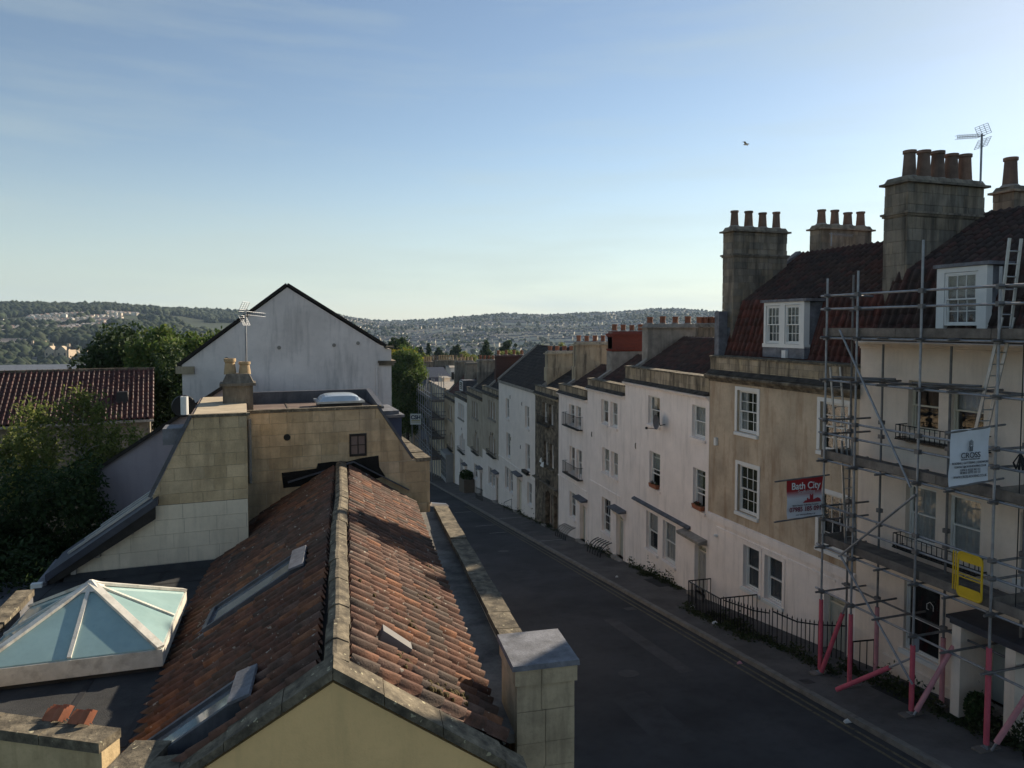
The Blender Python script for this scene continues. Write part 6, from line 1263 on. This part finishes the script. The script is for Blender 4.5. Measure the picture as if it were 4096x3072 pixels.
T('broadleaf_tree', 'dark tree filling the gap between red roof and white gable', (-8.6, 47, -14), 9, [((0, 0, 9.2), (1.5, 1.6, 2.8)), ((.6, 0, 6.4), (1.5, 1.6, 2.6)), ((-.3, 0, 11.2), (1.0, 1.2, 1.6))], 12000, .13, leaf_dark, stem_r=.25, clump=.6)
c = at(1628, 1540, 104); T('broadleaf_tree', 'rounded dark green tree beside the far scaffold', (c.x, 104, pave_z(104)), 12, [((0, 0, c.z - pave_z(104) + 1.5), (3.1, 3, 4.2)), ((.2, 0, c.z - pave_z(104) - 3.5), (3.0, 3, 4.0))], 22000, .2, leaf_mid, stem_r=.35, clump=.8)
c = at(1600, 1428, 122); T('yellow_tree', 'bright yellow autumn tree right of the white gable', (c.x, 122, -26), 18, [((0, 0, c.z + 26), (2.6, 2.4, 1.6)), ((1.6, 0, c.z + 25.5), (2.2, 2.2, 1.2))], 9000, .2, leaf_yellow, stem_r=.3, clump=.6)
c = at(1590, 1395, 135); T('broadleaf_tree', 'dark green tree top above the yellow tree', (c.x, 135, -28), 20, [((0, 0, c.z + 28), (2.6, 2.4, 2.0)), ((-1.5, 0, c.z + 26.8), (2.6, 2.2, 2.0))], 6000, .25, leaf_dark, stem_r=.3, clump=.8)
def far_tree(label, u, v_top, v_bot, wpx, Y, lm, kind='round', name='broadleaf_tree'):
    a = at(u, v_top, Y); b = at(u, v_bot, Y); H = a.z - b.z; w = wpx / 2840 * Y / 2; base = Vector((b.x, Y, b.z - 8))
    if kind == 'cone': cr = [((0, 0, 8 + H * (.12 + .18 * k)), (w * (1 - .17 * k), w * (1 - .17 * k), H * .16)) for k in range(5)]
    elif kind == 'pine': cr = [((0, 0, 8 + H * .75), (w, w, H * .2)), ((-w * .6, 0, 8 + H * .5), (w * .6, w * .6, H * .14)), ((w * .5, 0, 8 + H * .4), (w * .6, w * .6, H * .14))]
    else: cr = [((0, 0, 8 + H * .6), (w, w, H * .42)), ((w * .4, 0, 8 + H * .35), (w * .8, w * .8, H * .35)), ((-w * .5, 0, 8 + H * .3), (w * .7, w * .7, H * .35))]
    T(name, label, base, 8 + H * .8, cr, 1800, .25 * Y / 130, lm, group='trees beyond the roofs', stem_r=.25, clump=w * .3, limbs=3)
far_tree('pointed conifer beyond the chimney pots', 1714, 1368, 1440, 24, 260, leaf_dark, 'cone', 'conifer')
far_tree('broad dark tree left of the pointed conifer', 1670, 1385, 1440, 50, 270, leaf_dark); far_tree('low olive tree behind the buff pots', 1700, 1412, 1450, 40, 200, leaf_olive)
far_tree('dark round tree right of the pointed conifer', 1760, 1388, 1440, 46, 270, leaf_dark); far_tree('large round dark tree above the slate roof', 1825, 1378, 1440, 56, 280, leaf_dark); far_tree('olive bush above the row of yellow pots', 1865, 1408, 1450, 70, 200, leaf_olive)
far_tree('tall dark pine above the brick chimney', 1945, 1358, 1440, 60, 230, leaf_dark, 'cone', 'pine_tree'); far_tree('flat topped pine left of the slate ridge', 2036, 1362, 1440, 62, 220, leaf_dark, 'pine', 'pine_tree'); far_tree('olive tree under the flat topped pine', 2040, 1395, 1450, 80, 200, leaf_olive)
far_tree('sunlit olive tree behind the stubby chimney', 2185, 1385, 1450, 90, 170, leaf_olive); far_tree('sunlit olive tree left of the tan stone chimney', 2265, 1375, 1450, 80, 180, leaf_olive); far_tree('olive tree between stone and brick chimneys', 2320, 1395, 1450, 50, 180, leaf_olive)
# ------------------------------------------------------------------ terrain and the far hillsides
RT = [(-2500, 1246, 2300), (0, 1250, 2300), (200, 1246, 2300), (400, 1242, 2300), (600, 1246, 2300), (750, 1254, 2400), (960, 1262, 2600), (1350, 1268, 3000), (1500, 1285, 3600), (1700, 1288, 3400), (1990, 1264, 3000), (2200, 1268, 3000), (2450, 1258, 3000), (2700, 1243, 2900), (2870, 1256, 2900), (3600, 1262, 3000), (9000, 1270, 3000)]
RA = np.array([AZ(q[0]) for q in RT]); RH = np.array([(1305 - q[1]) / 2840 for q in RT]); RD = np.array([q[2] for q in RT], float)
def vnoise(x, y, s, seed=0):
    x = x / s; y = y / s; xi = np.floor(x).astype(int); yi = np.floor(y).astype(int); fx = x - xi; fy = y - yi; fx = fx * fx * (3 - 2 * fx); fy = fy * fy * (3 - 2 * fy)
    def hsh(a, b): n_ = (a * 374761393 + b * 668265263 + seed * 1442695041) & 0x7fffffff; n_ = ((n_ ^ (n_ >> 13)) * 1274126177) & 0x7fffffff; return (n_ & 0xffff) / 65535.0
    return (hsh(xi, yi) * (1 - fx) + hsh(xi + 1, yi) * fx) * (1 - fy) + (hsh(xi, yi + 1) * (1 - fx) + hsh(xi + 1, yi + 1) * fx) * fy
ZV = -64.0; R0 = 1150.0
def terrain(x, y):
    x = np.asarray(x, float); y = np.asarray(y, float); r = np.hypot(x, y); az = np.arctan2(x, y); D = np.interp(az, RA, RD); zr = np.interp(az, RA, RH) * D * np.clip(np.cos(az - R(15)), .5, 1) ** 0
    near = np.maximum(-8.75 - .131 * np.clip(y, -40, None) - .02 * np.clip(-x - 6, 0, 200), ZV)
    near = np.where(y < 0, -8.75 - .0 * y, near)
    r0 = R0; t = np.clip((r - r0) / (D - r0), 0, 1.6); up = np.where(t < 1, ZV + (zr - ZV) * (t ** .85 * (1.25 - .25 * t)), zr - (t - 1) * 190)
    up = up + (vnoise(x, y, 260, 1) - .5) * 18 * np.clip(t * 4, 0, 1) * np.clip((1.02 - t) * 6, .15, 1) + (vnoise(x, y, 90, 2) - .5) * 5 * np.clip(t * 4, 0, 1)
    z = np.where((r > r0) & (y > -r * .3), np.maximum(up, ZV - 20), near); return z
azs = np.radians(np.arange(-180, 180.01, .9)); rs_ = np.concatenate([np.array([.5, 6, 14, 24, 36, 50, 70, 95, 125, 165, 215, 280, 360, 450, 560, 700, 850, 1000, 1100]), np.linspace(1160, 3800, 62), np.array([4200, 4800, 5600, 6600])])
Gx = np.sin(azs)[None, :] * rs_[:, None]; Gy = np.cos(azs)[None, :] * rs_[:, None]; Gz = terrain(Gx, Gy); nr_, na_ = Gx.shape
V = np.stack([Gx, Gy, Gz], -1).reshape(-1, 3); i_, j_ = np.meshgrid(np.arange(nr_ - 1), np.arange(na_ - 1), indexing='ij'); a_ = (i_ * na_ + j_).ravel(); Fq = np.stack([a_, a_ + 1, a_ + na_ + 1, a_ + na_], 1)
hill_ground = mat('hill_ground', (.034, .046, .022), .95, .3, .006, (.085, .095, .04), .7, streak=False, stain_lo=.6, stain_hi=.64)
struct(np_mesh('terrain', V, Fq, hill_ground)).data.polygons.foreach_set('use_smooth', [True] * len(Fq))
# woods: thousands of crowns joined as one mass
def ico():
    import bmesh; b = bmesh.new(); bmesh.ops.create_icosphere(b, subdivisions=1, radius=1.0); v = np.array([q.co[:] for q in b.verts]); f = np.array([[q.index for q in p.verts] for p in b.faces]); b.free(); return v, f
IV, IF = ico(); VAR = []
for k in range(6):
    g = np.random.default_rng(k); n_ = 1 + .22 * np.sin(IV @ g.normal(size=3) * 4 + g.random() * 6) + .18 * np.sin(IV @ g.normal(size=3) * 7 + g.random() * 6) + .12 * g.normal(size=len(IV)); VAR.append(IV * n_[:, None])
def scatter(name, X, Y, rad, m, hgt=1.0, sink=.1):
    Z = terrain(X, Y); vs = []; fs_ = []; n0 = 0
    for k in range(len(X)):
        v = VAR[k % 6]; c_, s_ = math.cos(k * 1.7), math.sin(k * 1.7); r = rad[k]; w = np.stack([(v[:, 0] * c_ - v[:, 1] * s_) * r + X[k], (v[:, 0] * s_ + v[:, 1] * c_) * r + Y[k], v[:, 2] * r * hgt + Z[k] + r * hgt * (1 - sink)], 1); vs.append(w); fs_.append(IF + n0); n0 += len(v)
    o = np_mesh(name, np.concatenate(vs), np.concatenate(fs_), m, None, 'stuff'); o.data.polygons.foreach_set('use_smooth', [True] * len(o.data.polygons)); return o
wood_mat = mat('wood_mat', (.025, .04, .017), .95, .35, .12, (.018, .028, .014), .8, streak=False, bump=1.0, bscale=.6, rand=[(.024, .038, .016), (.032, .047, .019), (.02, .032, .015), (.04, .052, .02), (.028, .036, .017)])
def pick(n, r_lo, r_hi, a_lo, a_hi, cond):
    a = rng.uniform(a_lo, a_hi, n); D = np.interp(a, RA, RD); f = rng.uniform(r_lo, r_hi, n); r = R0 + (D - R0) * f; x, y = r * np.sin(a), r * np.cos(a); k = cond(x, y, f, a); return x[k], y[k], f[k], a[k]
A0, A1 = AZ(-350), AZ(3150); AL = AZ(1150)
def wood_cond(x, y, f, a):
    n_ = vnoise(x, y, 240, 5) * .65 + vnoise(x, y, 70, 6) * .35; left = a < AL
    return np.where(left, (f > .74) | (n_ > .40), (n_ > .62) | (rng.random(len(x)) < .16) | (f > .985))
# hillside houses in rows
hw_m = [mat('hill_wall_%d' % k, c_, .9, .05, .3) for k, c_ in enumerate(((.62, .56, .46), (.70, .65, .56), (.52, .45, .36)))]; hr_m = [mat('hill_roof_%d' % k, c_, .8, .1, .3) for k, c_ in enumerate(((.13, .12, .12), (.15, .10, .085), (.17, .165, .17)))]
def house_arr(w, d, h, p): 
    V_ = np.array([(-w, -d, -3), (w, -d, -3), (w, d, -3), (-w, d, -3), (-w, -d, h), (w, -d, h), (w, d, h), (-w, d, h), (-w, 0, h + p), (w, 0, h + p)], float); Fw = [(0, 1, 5, 4), (1, 2, 6, 5), (2, 3, 7, 6), (3, 0, 4, 7)]; return V_, Fw
spots = []
def row(u, f, n, gap=9.5, tilt=0.0):
    a = AZ(u); D = float(np.interp(a, RA, RD)); r = R0 + (D - R0) * f; cx, cy = r * math.sin(a), r * math.cos(a); tx, ty = math.cos(a + tilt), -math.sin(a + tilt)
    for k in range(n): spots.append((cx + tx * (k - n / 2) * gap + random.gauss(0, 1.2), cy + ty * (k - n / 2) * gap + random.gauss(0, 1.2), a + tilt + random.gauss(0, .06)))
for u, f, n in ((290, .66, 16), (380, .68, 14), (470, .72, 12), (230, .55, 14), (320, .5, 16), (180, .42, 12), (90, .45, 9), (260, .40, 18), (350, .36, 14), (130, .35, 9), (40, .40, 6), (560, .84, 12), (610, .83, 10), (420, .58, 9), (200, .62, 8), (330, .44, 12)): row(u, f, n, 9.5, random.uniform(-.3, .3))
near_spots = list(spots); spots.clear()
for _ in range(420): row(random.uniform(1250, 2900), random.uniform(.08, .97), random.randint(4, 13), 11, random.uniform(-.5, .5))
for _ in range(40): row(random.uniform(-200, 500), random.uniform(.05, .6), random.randint(3, 8), 11, random.uniform(-.5, .5))
mid_spots = list(spots); random.shuffle(mid_spots)
x, y, f, a = pick(36000, 0, 1.03, A0, A1, wood_cond)
def clear_of(x, y, sp, front=26, side=9):
    occ = set()
    for (hx, hy, _) in sp:
        r_ = math.hypot(hx, hy)
        for q in range(-8, front, 5): occ.add((int((hx - hx / r_ * q) // 9), int((hy - hy / r_ * q) // 9)))
    return np.array([(int(p // 9), int(q // 9)) not in occ for p, q in zip(x, y)])
k = clear_of(x, y, near_spots, 40) & clear_of(x, y, mid_spots, 16); x, y, f, a = x[k], y[k], f[k], a[k]
o = scatter('hillside_woods', x, y, rng.uniform(3.0, 6.0, len(x)) * np.where(a < AL, 1.25, 1.0) * (.8 + .6 * vnoise(x, y, 150, 12)), wood_mat, 1.05); o['label'] = 'dark woods and garden trees over the far hillsides'
xv = rng.uniform(-520, 500, 5000); yv = rng.uniform(450, 1250, 5000); k = (np.arctan2(xv, yv) > A0) & (vnoise(xv, yv, 110, 9) > .42); xv, yv = xv[k], yv[k]
o = scatter('valley_trees', xv, yv, rng.uniform(4.0, 8.5, len(xv)), wood_mat, 1.15); o['label'] = 'dark trees in the valley below the houses'
HM = []
for k in range(6):
    w, d, h, p = random.uniform(4.2, 5.2), random.uniform(3.6, 4.5), random.uniform(5, 6.5), random.uniform(2.4, 3.2); V_, Fw = house_arr(w, d, h, p)
    me = bpy.data.meshes.new('hillside_house'); F_ = Fw + [(4, 5, 9, 8), (6, 7, 8, 9), (4, 8, 7), (5, 6, 9)]; me.from_pydata(V_.tolist(), [], F_); me.materials.append(hw_m[k % 3]); me.materials.append(hr_m[(k // 2) % 3]); me.polygons.foreach_set('material_index', [0, 0, 0, 0, 1, 1, 0, 0]); me.update(); HM.append((me, V_, F_))
def hz(x, y): return float(terrain(np.array([x]), np.array([y]))[0])
cnt = 0
for (x, y, a) in near_spots[:190] + mid_spots[:110]:
    u_ = 2048 + 2840 * math.tan(math.atan2(x, y) - R(15))
    o = link('hillside_house', HM[cnt % 6][0]); o.location = (x, y, hz(x, y)); o.rotation_euler = (0, 0, -a + (R(55) if cnt < 190 else 0)); left = x < 0
    hi_ = (math.hypot(x, y) - R0) / (1150 if cnt < 190 else 1850)
    if cnt < 190: lb_ = 'pale house in the %s rows of the left hillside, %s' % ('highest' if hi_ > .65 else 'middle' if hi_ > .45 else 'lowest', 'above the metal sheds' if u_ < 150 else 'above the largest valley villa' if u_ < 300 else 'just left of the big trees' if u_ < 420 else 'above the big dark trees')
    else: lb_ = 'small pale house %s on the hazy far hillside, %s' % ('near the crest' if hi_ > .9 else 'halfway up' if hi_ > .45 else 'low down', 'above the far scaffold' if u_ < 1700 else 'above the distant chimney pots' if u_ < 2000 else 'above the slate ridge' if u_ < 2300 else 'behind the brick chimney')
    tag(o, lb_, 'house', 'hillside houses: ' + lb_); cnt += 1
rest = mid_spots[110:]; vw = []; fw = []; vr = []; fr_ = []; nv = 0
for k, (x, y, a) in enumerate(rest):
    V_ = HM[k % 6][1]; c_, s_ = math.cos(-a), math.sin(-a); w = np.stack([V_[:, 0] * c_ - V_[:, 1] * s_ + x, V_[:, 0] * s_ + V_[:, 1] * c_ + y, V_[:, 2] + hz(x, y)], 1); vw.append(w); fw += [[i + nv for i in q] for q in HM[0][2]]; nv += 10
me = bpy.data.meshes.new('hillside_estates'); me.from_pydata(np.concatenate(vw).tolist(), [], fw); me.materials.append(hw_m[0]); me.materials.append(hr_m[0]); me.polygons.foreach_set('material_index', [0, 0, 0, 0, 1, 1, 0, 0] * len(rest)); me.update(); o = link('hillside_estates', me); o['kind'] = 'stuff'; o['label'] = 'massed small houses of the far hillside estates'
# a few larger valley buildings on the left
def villa(label, u, v, Y, w, h, dep, wm, rm, gables=2):
    p = at(u, v, Y); t = thing('valley_villa', label, 'building', (p.x, Y, p.z - 2), R(random.uniform(-20, 20)), 'stone villas in the valley'); t.scale = (2.3, 2.3, 2.0); MB().box(-w / 2, w / 2, 0, dep, -8, h + 2).build('wall', wm, t)
    q = MB(); q.face([(-w / 2, -.3, h + 2), (w / 2, -.3, h + 2), (w / 2, dep / 2, h + 4.5), (-w / 2, dep / 2, h + 4.5)]).face([(-w / 2, dep, h + 2), (w / 2, dep, h + 2), (w / 2, dep / 2, h + 4.5), (-w / 2, dep / 2, h + 4.5)]); q.build('roof', rm, t)
    for g in range(gables): x = -w / 2 + w * (g + .5) / gables; MB().prism([(x - w * .18, 0), (x + w * .18, 0), (x + w * .18, h + 2), (x, h + 5), (x - w * .18, h + 2)], lambda c: (c[0], -1, c[1]), lambda c: (c[0], dep / 2, c[1])).build('gable_bay', wm, t)
    for g in range(4):
        for fl in range(2): x = -w / 2 + w * (g + .5) / 4; MB().box(x - .5, x + .5, -1.06, -.98, 2.6 + fl * 3.1, 4.4 + fl * 3.1).build('window', interior, t)
    for sx in (-.35, .35): MB().box(w * sx - .7, w * sx + .7, dep / 2 - .5, dep / 2 + .5, h + 3, h + 6.5).build('chimney', wm, t)
villa('gabled tan stone villa among trees in the valley, largest of the three', 225, 1448, 1150, 14, 7.5, 10, tan_stone, slate_m); villa('tan villa with chimneys left of the largest valley villa', 140, 1428, 1250, 11, 7, 10, tan_stone, slate_m, 1); villa('long stone villa right of the largest valley villa', 345, 1445, 1180, 24, 4, 10, tan_clean, slate_m, 3)
for k, (u, v, w, lb) in enumerate(((60, 1480, 16, 'long grey metal shed roof just above the red pantiles, left'), (235, 1478, 13, 'long grey metal shed roof just above the red pantiles, right'))):
    p = at(u, v, 120); t = thing('metal_shed', lb, 'shed', (p.x, 120, p.z - 3), 0, 'metal sheds in the valley'); MB().box(-w / 2, w / 2, 0, 9, -6, 2.6).build('wall', cement, t); q = MB()
    for i in range(3): q.hexa([(-w / 2, i * 3, 2.6), (w / 2, i * 3, 2.6), (w / 2, i * 3 + 2.9, 2.9), (-w / 2, i * 3 + 2.9, 2.9)], [(-w / 2, i * 3, 2.75), (w / 2, i * 3, 2.75), (w / 2, i * 3 + 2.9, 3.35), (-w / 2, i * 3 + 2.9, 3.35)])
    q.build('metal_roof', mat('metal_roof', (.16, .17, .19), .5, .15, 2, spec=.5), t)
# ------------------------------------------------------------------ haze
hzb = MB().box(-7200, 7200, -7200, 7200, -320, 260).build('haze', None); hzb['kind'] = 'stuff'; hzb['label'] = 'pale afternoon haze over the valley'; hzb.data.materials.clear()
hm = bpy.data.materials.new('haze'); hm.use_nodes = True; N = hm.node_tree.nodes
for n in list(N):
    if n.type != 'OUTPUT_MATERIAL': N.remove(n)
pvn = N.new('ShaderNodeVolumePrincipled'); pvn.inputs['Color'].default_value = (.55, .74, 1.0, 1); pvn.inputs['Density'].default_value = .00006; pvn.inputs['Anisotropy'].default_value = .2
hm.node_tree.links.new(pvn.outputs[0], [n for n in N if n.type == 'OUTPUT_MATERIAL'][0].inputs['Volume']); hzb.data.materials.append(hm)
